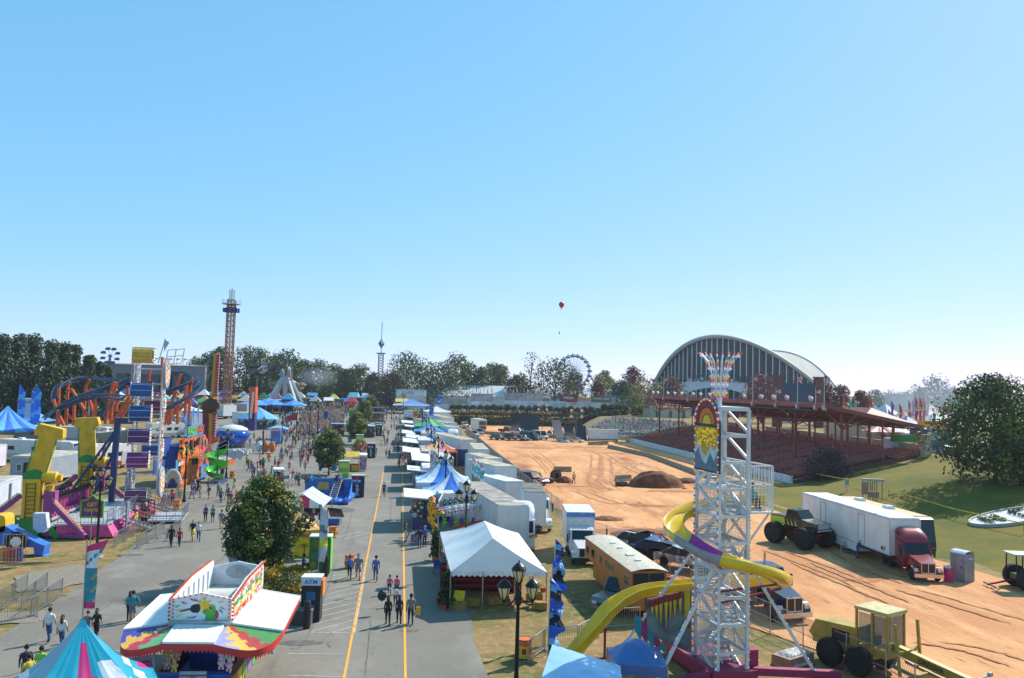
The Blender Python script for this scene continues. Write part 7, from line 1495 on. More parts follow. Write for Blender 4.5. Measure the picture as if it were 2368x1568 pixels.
FP=[[(206,70,120),(80,176,170),(222,224,226),(206,150,90)],[0,2,1,1,2,3,1]]
px_flags(['pink and teal feather flag nearest the booth roofs','tall pink and teal feather flag in the middle of three','pink and teal feather flag by the blue tent'],23,[(505,120),(535,150),(555,180)],5.6,FP,'pink and teal flags by the booths');px_flags(['pink topped teal flag beside the long trailer, %s of four'%q for q in words_n[:4]],23,[(970,215),(990,240),(1030,255),(1060,290)],5.0,FP,'pink topped flags by the trailers')
px_flags(['blue feather flag %s in the row above the grey stage'%q for q in words_n[:7]],22,[(565,685),(632,710),(700,685),(765,685),(822,680),(875,678),(940,680)],7.0,FB,'blue feather flags above the grey stage',1.6);px_flags(['bright blue flag %s over the far booths'%q for q in words_n[:4]],22,[(410,870),(525,880),(540,850),(430,960)],6.0,FB,'blue flags over the far booths',1.0);px_flags(['red and yellow flag over the far booths','red and green flag over the far booths'],22,[(325,885),(372,905)],5.5,[[(206,60,60),(226,196,60),(60,150,80)],[0,1,2,0]],'striped flags over the far booths',1.2)
a=g(23,512,660);t=thing('light_column','red and white speckled light column by the blue tents','light column',a+V((0,.4,0)));mb=MB()
for i in range(260):mb.m=i%3;q=R.uniform(0,6.28);mb.ball((cos(q)*.38,sin(q)*.38,R.uniform(.4,5.4)),.09,5)
mb.build('bulb_cover',[(206,60,70),(222,222,220),(176,170,170)],t);mb=MB();mb.cyl((0,0,0),(0,0,5.6),.33);mb.build('pole',M((196,190,190)),t)
o=g(23,570,1190);t=thing('prize_stall','open prize stall with white rails and an orange floor sheet','stall',o,-.12);Wp=4.8
mb=MB()
for x in(0,Wp):
 for y in(0,7.2):mb.bar((x,y,0),(x,y,3.6),.09)
for k in range(6):mb.bar((0,.3+k*1.3,3.2-(k<2)*.5),(Wp,1.2+k*1.3,3.9-(k<2)*.5),.12)
mb.bar((0,0,3.5),(0,7.2,3.5),.1);mb.bar((Wp,0,3.5),(Wp,7.2,3.5),.1);mb.build('rail_frame',M((206,210,214),.4),t)
mb=MB();mb.bb((1.2,.3,0),(Wp-.1,6.8,.6));mb.prism([(1.4,.2,.6),(Wp-.1,.2,.6),(Wp-.1,.2,2.2),(1.4,.2,1.3)],(0,.1,0));mb.prism([(Wp-.1,.3,.6),(Wp-.1,6.8,.6),(Wp-.1,6.8,2.6),(Wp-.1,.3,2.2)],(.08,0,0));mb.build('orange_sheet',M((222,76,30),.6,0,.2,.8),t)
def ht(p_):return o+Matrix.Rotation(-.12,3,'Z')@V(p_)
for i in range(7):plush('plush_toy','white hooded plush with a pink shirt, %s along the prize rail'%words_n[i],ht((.9+i*.55,.7+i*.11,2.15+i*.08)),.95,(226,224,226),group='white plush along the prize rail',accent=(226,110,160))
for i in range(6):plush('plush_toy','green or purple plush, %s under the white plush row'.replace('green or purple','purple' if i%2 else 'green')%words_n[i],ht((.6+i*.5,.2+i*.09,1.35)),.8,(96,66,150)if i%2 else(96,196,60),group='green and purple plush')
for i in range(8):plush('plush_toy','black and white plush bird, %s on the upper prize rail'%words_n[i],ht((.4+i*.5,2.1+i*.12,2.9+i*.08)),.62,(40,36,40),group='black plush birds',accent=(226,226,226))
bn=None
for i,(x,y,z)in enumerate([(-.3,.1,.35),(-.5,.5,1.3),(-.2,.2,2.0),(-.7,1.3,1.2),(-.9,1.9,2.0),(-1.0,2.7,1.1),(-.6,.9,2.3),(-1.1,3.2,2.1),(-.4,.0,1.0)]):
 lb='yellow plush banana with black hair, %s on the prize stall corner'%words_n[i]
 if bn is None:
  bn=thing('plush_banana',lb,'plush toy',ht((x,y,z)),0,'plush bananas on the prize stall');mb=MB();mb.tube([(.1,0,0),(0,0,.25),(-.03,0,.6),(.05,0,.95),(.16,0,1.15)],[.06,.17,.2,.16,.07],8);mb.build('body',M((236,170,40),.8,0,.1),bn,True);mb=MB();mb.ball((.06,0,.85),.2,8,sz=.8);mb.cyl((-.15,-.05,.3),(-.05,-.1,.8),.05);mb.cyl((.2,-.05,.35),(.12,-.1,.8),.05);mb.build('hair',M((26,24,24),.9),bn)
 else:dup(bn,ht((x,y,z)),R.uniform(-.6,.6),lb,scale=R.uniform(.85,1.1))
for i,(x,y,z)in enumerate([(-.35,.2,2.9),(-.7,1.4,3.0),(-.8,2.4,3.3),(.2,.0,2.4)]):
 q=thing('striped_hat','round red, yellow and green striped plush hat, %s above the bananas'%words_n[i],'plush toy',ht((x,y,z)),0,'striped plush hats');mb=MB();mb.m=0;mb.lathe([(.36,0),(.37,.1)],14);mb.m=1;mb.lathe([(.37,.1),(.34,.2)],14);mb.m=2;mb.lathe([(.34,.2),(.2,.32),(.01,.36)],14);mb.build('crown',[(50,130,60),(230,180,50),(176,40,40)],q);mb=MB();mb.ball((0,0,.38),.05,6);mb.build('button',M((176,40,40)),q)
ez=2.35;c4=[g(23,722,1532,ez),g(23,1822,1540,ez),g(23,1492,1092,ez),g(23,600,1082,ez)];r1,r2=g(23,1205,1150,4.4),g(23,1105,952,4.4);t=thing('white_marquee','large white frame marquee over a dark red stall and hay bales','marquee',V((c4[0].x,c4[0].y,0)));O_=V((c4[0].x,c4[0].y,0));cl4=[q-O_ for q in c4];r1-=O_;r2-=O_
mb=MB()
for a,b,ra,rb in((cl4[0],cl4[1],r1,r1),(cl4[1],cl4[2],r1,r2),(cl4[2],cl4[3],r2,r2),(cl4[3],cl4[0],r2,r1)):mb.grid(lambda u,v:ra.lerp(rb,v).lerp(a.lerp(b,v),u)-V((0,0,.1*sin(pi*u)+.03*sin(v*18)*u*(1-u)*4)),8,16)
mb.build('roof_cloth',M((232,232,230),.45,0,.06,.7),t,True);mb=MB()
for a,b in((0,1),(1,2),(2,3),(3,0)):
 for i in range(18):q0,q1=cl4[a].lerp(cl4[b],i/18),cl4[a].lerp(cl4[b],(i+1)/18);mb.add([q0+V((0,0,.02)),q1+V((0,0,.02)),q1-V((0,0,.2)),(q0+q1)/2-V((0,0,.32)),q0-V((0,0,.2))],[(0,1,2,3,4)])
mb.build('valance',M((226,226,224),.5),t)
for a,b,n in((0,1,3),(1,2,2),(2,3,2),(3,0,4)):
 for i in range(n):q=cl4[a].lerp(cl4[b],i/n);mb=MB();mb.cyl((q.x*.995,q.y,0),(q.x*.995,q.y,ez),.04);mb.build('leg',GALV,t)
p=(c4[0]+c4[1]+c4[2]+c4[3])/4;q=thing('red_stall','dark red inflated stall wall under the white marquee','stall',V((p.x,p.y-.4,0)),-.1);mb=MB()
for k in range(4):mb.cyl((-3.2,-1.4,.25+k*.42),(2.2,-1.4,.25+k*.42),.24,n=8)
mb.bb((-3.3,-1.3,0),(2.3,1.6,1.6));mb.build('wall',M((126,24,34),.4,0,.15),q);mb=MB();mb.bb((-3.4,-1.5,1.75),(2.4,1.7,1.85));mb.build('counter_top',M((90,40,40)),q)
def bale(lb,p,rz):
 t=thing('hay_bale',lb,'hay bale',p,rz,'hay bales round the marquee');mb=MB();mb.box((0,0,.22),(1.0,.5,.44));rr_=random.Random(3)
 for i in range(160):a=V((rr_.uniform(-.5,.5),rr_.choice((-.26,.26)),rr_.uniform(0,.45)));mb.bar(a,a+V((rr_.uniform(-.15,.15),rr_.uniform(-.04,.04),rr_.uniform(-.05,.05))),.012)
 mb.build('straw',M((176,138,70),.95,0,.4,9,.5),t);mb=MB()
 for x in(-.25,.25):mb.box((x,0,.225),(.02,.53,.47))
 mb.build('twine',M((120,90,50)),t)
for r,x,y,lb in((24,800,700,'hay bale at the back of the marquee corner'),(24,860,800,'hay bale with a yellow flower by the marquee corner leg'),(24,380,740,'hay bale at the front middle of the marquee'),(21,1900,800,'hay bale behind the cone evergreen'),(24,100,760,'hay bale under the marquee front by the wooden rail')):bale(lb,g(r,x,y),R.uniform(-.5,.5))
t=thing('yellow_card','small yellow notice card on the hay bale by the cone evergreen','sign',g(21,1895,770));mb=MB();mb.box((0,-.35,.75),(.8,.04,.65),ry=.12);mb.build('board',M((226,200,40)),t);mb=MB();mb.cyl((0,-.3,0),(0,-.3,.8),.03);mb.build('stake',M((120,90,60)),t)
for i,(r,x,y)in enumerate(((21,1690,735),(21,1735,810),(21,1640,275),(21,1690,262),(24,895,690))):
 t=thing('flower_pot','%s by the marquee'%('pot of yellow flowers at the cone evergreen','orange pumpkin pot at the cone evergreen','orange pot below the tall shrub','terracotta pot beside the tall shrub','yellow flower pot on the hay bale')[i],'flower pot',g(r,x,y)+V((0,0,.44 if i==4 else 0)));mb=MB();mb.lathe([(.16,0),(.22,.3),(.2,.3)],10);mb.build('pot',M((190,90,46)),t);mb=MB();leaves(mb,random.Random(i),(0,0,.4),30,.22,.1,[0,1]);mb.build('blossom',[L_FLOW if i in(0,4)else L_BROWN,L_GREEN],t)
p=g(21,1665,405);t=thing('folding_chair','blue folding camp chair beside the marquee','chair',p);mb=MB();mb.box((0,0,.42),(.5,.5,.04));mb.box((0,.24,.72),(.5,.04,.5));mb.build('seat',M((40,90,170)),t);mb=MB()
for x in(-.25,.25):mb.bar((x,-.25,0),(x,.25,.9),.03);mb.bar((x,.25,0),(x,-.25,.6),.03)
mb.build('frame',M(DARK),t)
t=thing('drain_grate','metal drain grate in the dry grass','drain',g(24,1260,710));mb=MB()
for i in range(9):mb.bar((-.4+i*.1,-.35,.03),(-.4+i*.1,.35,.03),.03)
mb.build('grate',M((120,112,100),.6,.3),t)
def chain_fence(lb,pts,h,mid=1):
 t=thing('chain_link_fence',lb,'fence',pts[0]);O=pts[0];mb=MB();n=0
 P_=[]
 for a,b in zip(pts,pts[1:]):
  k=max(1,round((b-a).length/3.0));P_+=[a.lerp(b,i/k)for i in range(k)]
 P_.append(pts[-1]);P_=[V((p_.x,p_.y,hz(p_.x,p_.y)))-O for p_ in P_]
 for p_ in P_:q=MB();q.cyl(p_,p_+V((0,0,h+.1)),.035,n=5);q.build('post',GALV,t)
 for z in(h,)+((h*.5,.1)if mid else(.1,)):mb.tube([p_+V((0,0,z))for p_ in P_],.022,5)
 mb.build('rail',GALV,t);mb=MB()
 for a,b in zip(P_,P_[1:]):
  L=(b-a).length;n=int(L/.16);up=V((0,0,h))
  for i in range(n):u=i/n;w_=min(1,u+h/L*.5);mb.bar(a.lerp(b,u),a.lerp(b,w_)+up*((w_-u)*L/(h*.5)),.007);mb.bar(a.lerp(b,u)+up,a.lerp(b,w_)+up*(1-(w_-u)*L/(h*.5)),.007)
 mb.build('wire_mesh',M((150,150,150),.5,.6,0),t)
chain_fence('chain link fence between the trailer row and the dirt arena',[V((17.6,84,0)),V((17.4,120,0)),V((18.2,170,0)),V((18.8,225,0))],1.9);chain_fence('chain link fence running past the wrecked cars to the grader',[g(26,740,880),g(26,1350,1110),g(26,1650,1400),g(32,2250,1110),g(34,380,1210),g(34,820,1390),g(34,1150,1600)],1.75)
def gd(r,x,y,Z):return CAMPOS+ray(r,x,y)*Z
C0=gd(32,1165,1475,37.6);C0.z=.3;HT=12.85;rzT=radians(6)
t=thing('slide_tower','white steel stair tower with a yellow and purple spiral slide and coloured bulbs','slide tower',C0,rzT);RT=Matrix.Rotation(-rzT,3,'Z');A_,B_=1.55,2.3
WT=M((214,216,218),.45,.05,.15,1.2)
for x in(0,A_):
 for y in(0,B_):mb=MB();mb.bar((x,y,-.2),(x,y,HT),.15);mb.build('corner_post',WT,t)
NL=10;lh=HT/NL
for k in range(NL+1):
 mb=MB();z=k*lh
 for a,b in(((0,0),(A_,0)),((A_,0),(A_,B_)),((A_,B_),(0,B_)),((0,B_),(0,0))):mb.bar((*a,z),(*b,z),.09,.15)
 mb.build('level_frame',WT,t)
 if k<NL-2:
  mb=MB();s=k%2;mb.bb((.05,0.05 if s else B_-.6,z+lh-.04),(A_-.05,.6 if s else B_-.05,z+lh))
  for i in range(7):u=(i+.5)/7;y=.6+(B_-1.2)*(u if not s else 1-u);mb.box((A_*(.3 if s else.7),y,z+lh*u),(A_*.5,.26,.05))
  for e in(.06,.56):x=A_*(.05 if s else.45)+A_*e*.85;y0,y1=(.6,B_-.6)if not s else(B_-.6,.6);mb.bar((x,y0,z),(x,y1,z+lh),.06,.22)
  mb.build('stair_flight',WT,t)
 if k<NL:mb=MB();mb.bar((0,0,z+lh),(0,B_,z+.2),.09,.16)if k%2 else mb.bar((0,B_,z+lh),(0,0,z+.2),.09,.16);mb.bar((A_,0,z+.15),(A_,B_,z+lh),.09,.14);mb.build('diagonal_brace',WT,t)
mb=MB()
for x in(0,A_):
 for i in range(1,16):mb.bar((x,i*B_/16,0),(x,i*B_/16,HT*(.72 if x==0 else.8)),.016)
 for i in range(62):mb.bar((x,0,i*.15),(x,B_,i*.15),.014)
for i in range(1,11):mb.bar((i*A_/11,B_,0),(i*A_/11,B_,HT),.016)
for i in range(62):mb.bar((0,B_,i*.15),(A_,B_,i*.15),.014)
mb.build('wire_mesh',M((206,208,210),.4,.3,0),t)
mb=MB();mb.prism([(-.09,B_*(.5+.56*c),z)for c,z in[(-1,9.75),(1,9.75),(1,12.1),(.86,12.75),(.5,13.2),(0,13.35),(-.5,13.2),(-.86,12.75),(-1,12.1)]],(.08,0,0));sb=mb.build('name_board',M((70,60,60)),t)
def disc(r0,r1,m):n=16;mb.m=m;mb.add([(-.1-m*.004,B_/2+cos(pi*i/n)*q,12.1+sin(pi*i/n)*q*.98)for q in(r0,r1)for i in range(n+1)],[(i,i+1,n+2+i,n+1+i)for i in range(n)])
mb=MB();disc(.02,.45,0);disc(.5,.8,1);disc(.88,1.15,2)
mb.m=3;mb.poly([(-.105,B_*.04-.1,9.85),(-.105,B_*1.03,9.85),(-.105,B_*1.03,11.95),(-.105,-.04,11.95)]);mb.m=4
mb.poly([(-.11,-.03,9.85),(-.11,B_+.02,9.85),(-.11,B_+.02,10.9),(-.11,B_*.84,11.3),(-.11,B_*.7,10.7),(-.11,B_*.5,10.5),(-.11,B_*.33,11.1),(-.11,B_*.15,10.8),(-.11,-.03,11.2)]);mb.m=5
mb.poly([(-.115,-.03,9.85),(-.115,B_+.02,9.85),(-.115,B_+.02,10.5),(-.115,B_*.84,10.9),(-.115,B_*.7,10.3),(-.115,B_*.5,10.1),(-.115,B_*.33,10.7),(-.115,B_*.15,10.35),(-.115,-.03,10.8)])
mb.build('painted_sunrise',[(236,196,40),(222,120,40),(150,40,50),(206,160,40),(190,206,200),(96,120,140)],sb)
BC4=[M(c,.2,0,0,emit=.15)for c in((226,46,46),(236,206,40),(40,110,226),(232,232,230))]
mb=MB()
for i in range(70):
 z=.4+i*.178;mb.m=(i*7)%4
 mb.ball((-.1,-.03,z),.055,6);mb.m=(i*5+1)%4;mb.ball((-.1,B_+.06,z),.06,6)
 if i<45:mb.m=(i*3)%4;mb.ball((A_+.1,-.02,z),.05,6)
for i in range(26):a=pi*i/25;mb.m=i%4;mb.ball((-.13,B_/2+cos(a)*1.2,12.1+sin(a)*1.2),.06,6)
for i in range(70):mb.m=1;mb.ball((-.13,R.uniform(.15,B_-.15),R.uniform(11.0,11.9)),.05,5)
mb.build('coloured_bulb',BC4,t)
mb=MB();mb.bb((-.02,-.02,HT-1.15*0),(A_+.02,B_+.02,HT+.12));mb.build('top_plate',WT,t)
mb=MB();mb.cyl((.45,.9,HT-1.6),(.45,.9,HT+1.0),.13);cr=mb.build('crown_pole',WT,t)
for k in range(10):
 a=k*pi/5+.3;P_=[V((.45+cos(a)*r_,.9+sin(a)*r_,HT+z))for r_,z in((.28,.6),(.33,1.2),(.42,1.8),(.62,2.35),(1.0,2.75))];mb=MB();mb.tube(P_,.035,5);sp=mb.build('crown_arm',WT,t)
 mb=MB()
 for i in range(13):u=i/12*3.999;q=P_[int(u)].lerp(P_[int(u)+1],u%1);mb.m=(i//1)%4;mb.ball(q+V((cos(a)*.06,sin(a)*.06,0)),.06,6)
 mb.build('coloured_bulb',BC4,sp)
z0=7.75;mb=MB();X0,X1,Y0_,Y1_=A_,A_+1.75,.7,B_+.6
for x in(X0,X1):
 for y in(Y0_,Y1_):mb.bar((x,y,z0),(x,y,z0+2.3),.09)
for z in(z0,z0+1.35,z0+2.3):
 for a,b in(((X0,Y0_),(X1,Y0_)),((X1,Y0_),(X1,Y1_)),((X1,Y1_),(X0,Y1_))):mb.bar((*a,z),(*b,z),.07)
for i in range(1,9):u=i/9;mb.bar((X0+(X1-X0)*u,Y0_,z0),(X0+(X1-X0)*u,Y0_,z0+2.3),.025);mb.bar((X1,Y0_+(Y1_-Y0_)*u,z0),(X1,Y0_+(Y1_-Y0_)*u,z0+2.3),.025)
for i in range(9):mb.bar((X0,Y0_,z0+i*.15),(X1,Y0_,z0+i*.15),.015);mb.bar((X1,Y0_,z0+i*.15),(X1,Y1_,z0+i*.15),.015)
mb.box(((X0+X1)/2,(Y0_+Y1_)/2,z0),(X1-X0,Y1_-Y0_,.08));mb.bar((X0,Y0_,z0-2.0),(X1,Y0_+.2,z0),.08);mb.bar((X0,Y1_,z0-2.0),(X1,Y1_,z0),.08);mb.tube([(X0+.5,Y1_,z0),(X0+.5,Y1_,z0+1.2),(X0+1.0,Y1_,z0+1.7),(X0+1.5,Y1_,z0+1.2),(X0+1.5,Y1_,z0)],.04,6);mb.build('balcony_cage',WT,t)
SP=[(31,1500,175,40.6),(31,1200,190,41.0),(31,900,215,41.3),(31,690,270,41.0),(31,500,350,40.4),(31,410,470,39.6),(31,440,560,38.6),(31,560,660,37.6),(31,740,775,36.8),(31,940,865,36.3),(31,1200,930,36.2),(31,1450,1000,36.8),(31,1590,1070,37.8),(31,1640,1120,39.2),(31,1480,1120,40.8),(31,1180,1110,41.8),(31,850,1130,42.1),(31,560,1165,42.1),(37,1640,430,42.0),(37,1330,560,41.7),(37,1150,700,41.3),(37,950,950,40.9),(37,690,1260,40.6)]
sp=[RT@(gd(*q)-C0)for q in SP];sm_=[]
for i in range(len(sp)-1):
 a,b,d,e=sp[max(0,i-1)],sp[i],sp[i+1],sp[min(len(sp)-1,i+2)]
 for k in range(6):u=k/6;sm_.append(.5*(2*b+(d-a)*u+(2*a-5*b+4*d-e)*u*u+(3*b-a-3*d+e)*u**3))
sm_.append(sp[-1]);nS=len(sm_)-1;prof=[(-.5,.42),(-.46,.42),(-.42,.12),(-.3,.0),(0,-.04),(.3,0),(.42,.12),(.46,.42),(.5,.42),(.47,.08),(.33,-.07),(0,-.11),(-.33,-.07),(-.47,.08),(-.5,.42)]
def slide_mesh(i0,i1,mats,nm):
 mb=MB();vs=[];w_=len(prof)
 for i in range(i0,i1+1):
  d=(sm_[min(nS,i+1)]-sm_[max(0,i-1)]);s=V((d.y,-d.x,0)).normalized();up=s.cross(d.normalized())
  if up.z<0:up=-up
  vs+=[sm_[i]+s*a+up*b for a,b in prof]
 n=i1-i0
 mb.add(vs,[(i*w_+j,i*w_+j+1,(i+1)*w_+j+1,(i+1)*w_+j)for i in range(n)for j in range(w_-1)])
 for q in range(len(mb.f)):mb.mi[q]=1 if len(mats)>1 and(q%(w_-1))>7 else 0
 mb.build(nm,mats,t,True)
YS=M((226,190,20),.28,0,.14,1.0,coat=.3);slide_mesh(0,40,[YS],'slide_chute');slide_mesh(40,54,[M((176,50,140),.3,0,.2,1.0),M((150,146,148),.5,0,.15)],'slide_chute');slide_mesh(54,nS,[YS],'slide_chute')
mb=MB()
for i in(38,54,72,78):q=sm_[i];mb.bar((A_/2,B_/2,q.z-.9),q-V((0,0,.15)),.09)
for i in(108,122):q=sm_[i];mb.bar(q-V((0,0,.15)),(q.x,q.y,-.2),.1);mb.bar((q.x-.7,q.y,-.2),(q.x+.7,q.y,-.2),.1)
mb.build('slide_support',M((134,40,60),.5),t)
for a,b in(((-.1,-.1,5.7),(-3.6,-.6,.0)),((A_+.1,0,5.4),(A_+3.6,-.6,-.1)),((-.1,B_,5.7),(-3.4,B_+2,0)),((A_+.1,B_,5.4),(A_+2.2,B_+2.6,0))):
 mb=MB();mb.bar(a,b,.13);o2=mb.build('outrigger_strut',WT,t);mb=MB()
 for i in range(18):mb.m=i%4;mb.ball(V(a).lerp(V(b),.08+i*.05)+V((0,.02,.12)),.055,6)
 mb.build('coloured_bulb',BC4,o2)
MG=M((150,34,80),.5,0,.15);mb=MB();mb.bb((-.4,-.3,-.2),(A_+.4,B_+3,.5));mb.bar((A_+.3,0,.4),(A_+4.6,-.7,.2),.35);mb.bar((-.3,0,.4),(-4.4,-.9,.1),.35);mb.bar((A_+.5,.4,1.3),(A_+.5,.4,0),.45);mb.build('base_frame',MG,t)
f_=lambda x,y,dy=0:RT@(gd(32,x,y,39.2+dy)-C0)
q4=[f_(275,470),f_(830,345),f_(830,1150),f_(275,900)];mb=MB();mb.prism(q4,RT@V((.1,.12,0)));sw=mb.build('sign_wall',M((120,126,124),.6,0,.5,1.5),t)
mb=MB()
for i,(x,wd_,y0,y1)in enumerate(((345,42,470,660),(400,42,450,720),(455,42,430,790),(520,40,410,840),(575,30,400,730),(630,44,385,700),(700,44,365,640))):
 mb.m=0;mb.prism([f_(x-wd_/2,y0+100,-.12),f_(x+wd_/2,y0+90,-.12),f_(x+wd_/2,y0,-.12),f_(x-wd_/2,y0+8,-.12)],RT@V((0,.06,0)));mb.m=1;mb.prism([f_(x-wd_/2,y0+100,-.12),f_(x,y1,-.12),f_(x+wd_/2,y0+90,-.12)],RT@V((0,.06,0)))
mb.m=2;mb.prism([f_(750,370,-.06),f_(822,352,-.06),f_(822,640,-.06),f_(755,700,-.06)],RT@V((0,.05,0)));mb.build('dripping_letters',[(150,46,40),(232,180,40),(206,170,40)],sw)
for i in range(6):x0=125+i*80;mb=MB();mb.prism([f_(x0,640+i*88,-.5),f_(x0+82,728+i*88,-.5),f_(x0+82,1010+i*40,-.5),f_(x0,860+i*60,-.5)],RT@V((0,.05,0)));mb.build('skirt_panel',M((40,140,150)if i%2==0 else(176,50,110),.5,0,.2),t)
for i,(x,y,xb,yb)in enumerate(((1060,20,1020,690),(1040,255,985,1180),(985,450,960,1300),(975,775,950,1560))):
 b=g(24,xb,yb);tp=gd(24,x,y,dep(b));feather_flag('blue lettered feather flag beside the near lamp post, %s counting from the white truck'%words_n[i],b,max(2.5,tp.z-b.z),[[(40,96,210),(120,176,226),(20,30,50)],[0,1,2,0,0,1,2,1,0]],w_=.65,group='blue lettered flags by the slide',rz=R.uniform(-.4,.4),sway=.5)
def tarp(lb,r,pts,zs_,col,legs=True,sag=.25):
 q=[g(r,x,y,z)for(x,y),z in zip(pts,zs_)];O=V((q[0].x,q[0].y,0));t=thing('tarpaulin_canopy',lb,'canopy',O);q=[a-O for a in q];c=sum(q,V((0,0,0)))/4;mb=MB()
 mb.grid(lambda u,v:q[0].lerp(q[1],u).lerp(q[3].lerp(q[2],u),v)+V((0,0,sag*sin(pi*u)*sin(pi*v)+.035*noise.noise(V((u*6,v*9,1))))),24,24)
 for i in range(4):
  a,b=q[i],q[(i+1)%4];mb.add([a,b,b-V((0,0,.45)),a-V((0,0,.45))],[(0,1,2,3)])
 mb.build('sheet',M(col,.28,0,.1,1.5),t,True)
 for a in q:mb=MB();mb.cyl((a.x,a.y,0),a,.03);mb.build('leg',GALV,t)
tarp('pale blue shiny tarpaulin canopy at the picture edge by the blue flags',37,[(370,1110),(1290,1400),(1340,1800),(150,1800)],[2.3,2.3,2.2,2.0],(150,190,226),sag=.15);tarp('dark blue square canopy beside the slide sign wall',37,[(1110,1150),(1810,1150),(1935,1425),(1215,1370)],[2.1,2.1,2.1,2.1],(66,104,164),sag=.75)
p=g(32,2120,1300);t=thing('wrapped_pallet','stack of bricks wrapped in clear white plastic','pallet',p,.5);rr=random.Random(4);mb=MB();mb.grid(lambda u,v:((-1.1+2.2*u),(-.6+1.2*v),.75*(1-(2*u-1)**6)*(1-(2*v-1)**6)+.06*noise.noise(V((u*8,v*8,3)))),16,12);mb.build('plastic_wrap',M((196,188,184),.2,0,.35,4),t);mb=MB();mb.bb((-1.05,-.55,.12),(1.05,.55,.6));mb.build('load',M((150,120,104)),t);mb=MB();mb.bb((-1.1,-.6,0),(1.1,.6,.12));mb.build('pallet_base',M((130,100,70)),t)
def car(label,p,rz,style,col,group=None,wreck=0,name=None,sc=1.0):
 """nose towards local -y"""
 t=thing(name or{'sedan':'parked_car','suv':'parked_suv','pickup':'pickup_truck','van':'parked_van'}[style],label,{'sedan':'car','suv':'car','pickup':'pickup','van':'van'}[style],p,rz,group,sc);m=M(col,.25,.2,.08 if not wreck else.6,.8 if not wreck else 2.5,coat=.4 if not wreck else 0)
 L,hb,cab,w_={'sedan':(2.3,.85,[(-.95,.9),(-.35,1.42),(.85,1.42),(1.6,.95)],.88),'suv':(2.35,1.0,[(-.95,1.05),(-.4,1.75),(2.15,1.75),(2.3,1.0)],.95),'pickup':(2.8,1.05,[(-1.1,1.1),(-.5,1.8),(.7,1.8),(.9,1.05)],.98),'van':(2.7,1.15,[(-1.75,1.2),(-1.1,2.3),(2.6,2.35),(2.7,1.1)],1.0)}[style]
 j=lambda s=1:(R.uniform(-.22,.12)*s if wreck else 0)
 mb=MB();mb.smooth=False;pr=[(-L,.35),(-L,.68+j()),(-L+.2,hb-.08+j()),(cab[0][0],hb+j()),(cab[3][0],hb+j()),(L-.05,hb-.03),(L,.4)]
 n=len(pr);mb.add([(sx*w_*(1 if 0<i<n-1 else.94),y+j(.4),z+j(.4))for sx in(-1,1)for i,(y,z)in enumerate(pr)],[tuple(range(n)),tuple(range(2*n-1,n-1,-1))]+[(i,i+n,(i+1)%n+n,(i+1)%n)for i in range(n)]);mb.build('body',m,t)
 mb=MB();k=.82 if style=='sedan' else.92;mb.add([(sx*(w_*.97 if i in(0,3)else w_*k)+j(.5),y,z+j(.8))for sx in(-1,1)for i,(y,z)in enumerate(cab)],[(0,3,2,1),(4,5,6,7),(0,1,5,4),(2,3,7,6)]);mb.build('cabin_glass',GLASS if not wreck else M((40,40,44)),t)
 mb=MB();a,b=cab[1],cab[2];mb.add([(sx*w_*k,y,z+.015+j())for sx in(-1,1)for y,z in(a,b)],[(0,1,3,2)])
 for sx in(-1,1):
  for i in(0,2):mb.bar((sx*w_*.97*(1 if i==0 else k),*cab[i]),(sx*w_*.97*(k if i==0 else 1),*cab[i+1]),.09)
  mb.bar((sx*w_*.9,(a[0]+b[0])/2,hb),(sx*w_*k,(a[0]+b[0])/2,a[1]),.08)
 if style=='van':
  for sx in(-1,1):mb.add([(sx*1.005*(1-.17*(z>2)),y,z)for y,z in((-.5,1.15),(2.6,1.15),(2.5,2.3),(-.5,2.3))],[(0,1,2,3)])
 mb.build('roof',m,t)
 if style=='pickup':mb=MB();mb.bb((-w_*.82,1.0,hb-.02),(w_*.82,L-.15,hb+.01));mb.build('bed',M(DARK),t)
 for sx in(-1,1):
  mb=MB();mb.box((sx*w_*.7,-L-.01,.68),(.32,.06,.16));mb.build('headlight',M((200,200,196),.15),t)
  for y in(-L*.62,L*.6):wheel(t,(sx*w_*.9,y,.34),.34 if style!='van' else.38,.22)
 mb=MB();mb.box((0,-L-.02,.6),(w_*1.0,.05,.18));mb.build('grille',M(DARK),t);mb=MB();mb.box((0,-L-.04,.42),(w_*1.9,.12,.16));mb.build('bumper',M((120,122,126),.3,.5)if not wreck else M((60,60,62)),t)
 return t
CG='cars parked at the far end of the arena'
for lb,r,x,y,st,c,rz in(('blue sedan behind the concrete barriers',22,1370,1285,'sedan',(60,84,140),.5),('dark red pickup with a chrome front behind the barriers',22,1528,1290,'pickup',(90,50,56),.3),('pale blue sedan behind the barriers',22,1685,1295,'sedan',(150,166,180),.5),('teal minivan beside the white cargo van',22,1790,1290,'van',(36,84,110),.9),('tall white cargo van by the ramp',22,1910,1280,'van',(222,222,224),.5),('dark red pickup parked before the dark ramp wall',22,1505,1195,'pickup',(84,44,48),1.0),('white pickup half hidden by the dark ramp',22,1650,1220,'pickup',(206,206,206),.9),('white pickup behind the white cargo van',22,2060,1250,'pickup',(206,208,208),.7),('grey pickup by the far hedge',22,940,1075,'pickup',(120,126,134),.9),('white suv by the mural truck',22,1075,1250,'suv',(214,214,216),.3),('silver suv beside the mural truck',22,1150,1225,'suv',(176,176,170),.1),('cream car behind the steep ramp',25,450,1015,'sedan',(190,186,166),.9)):car(lb,g(r,x,y),rz,st,c,CG)
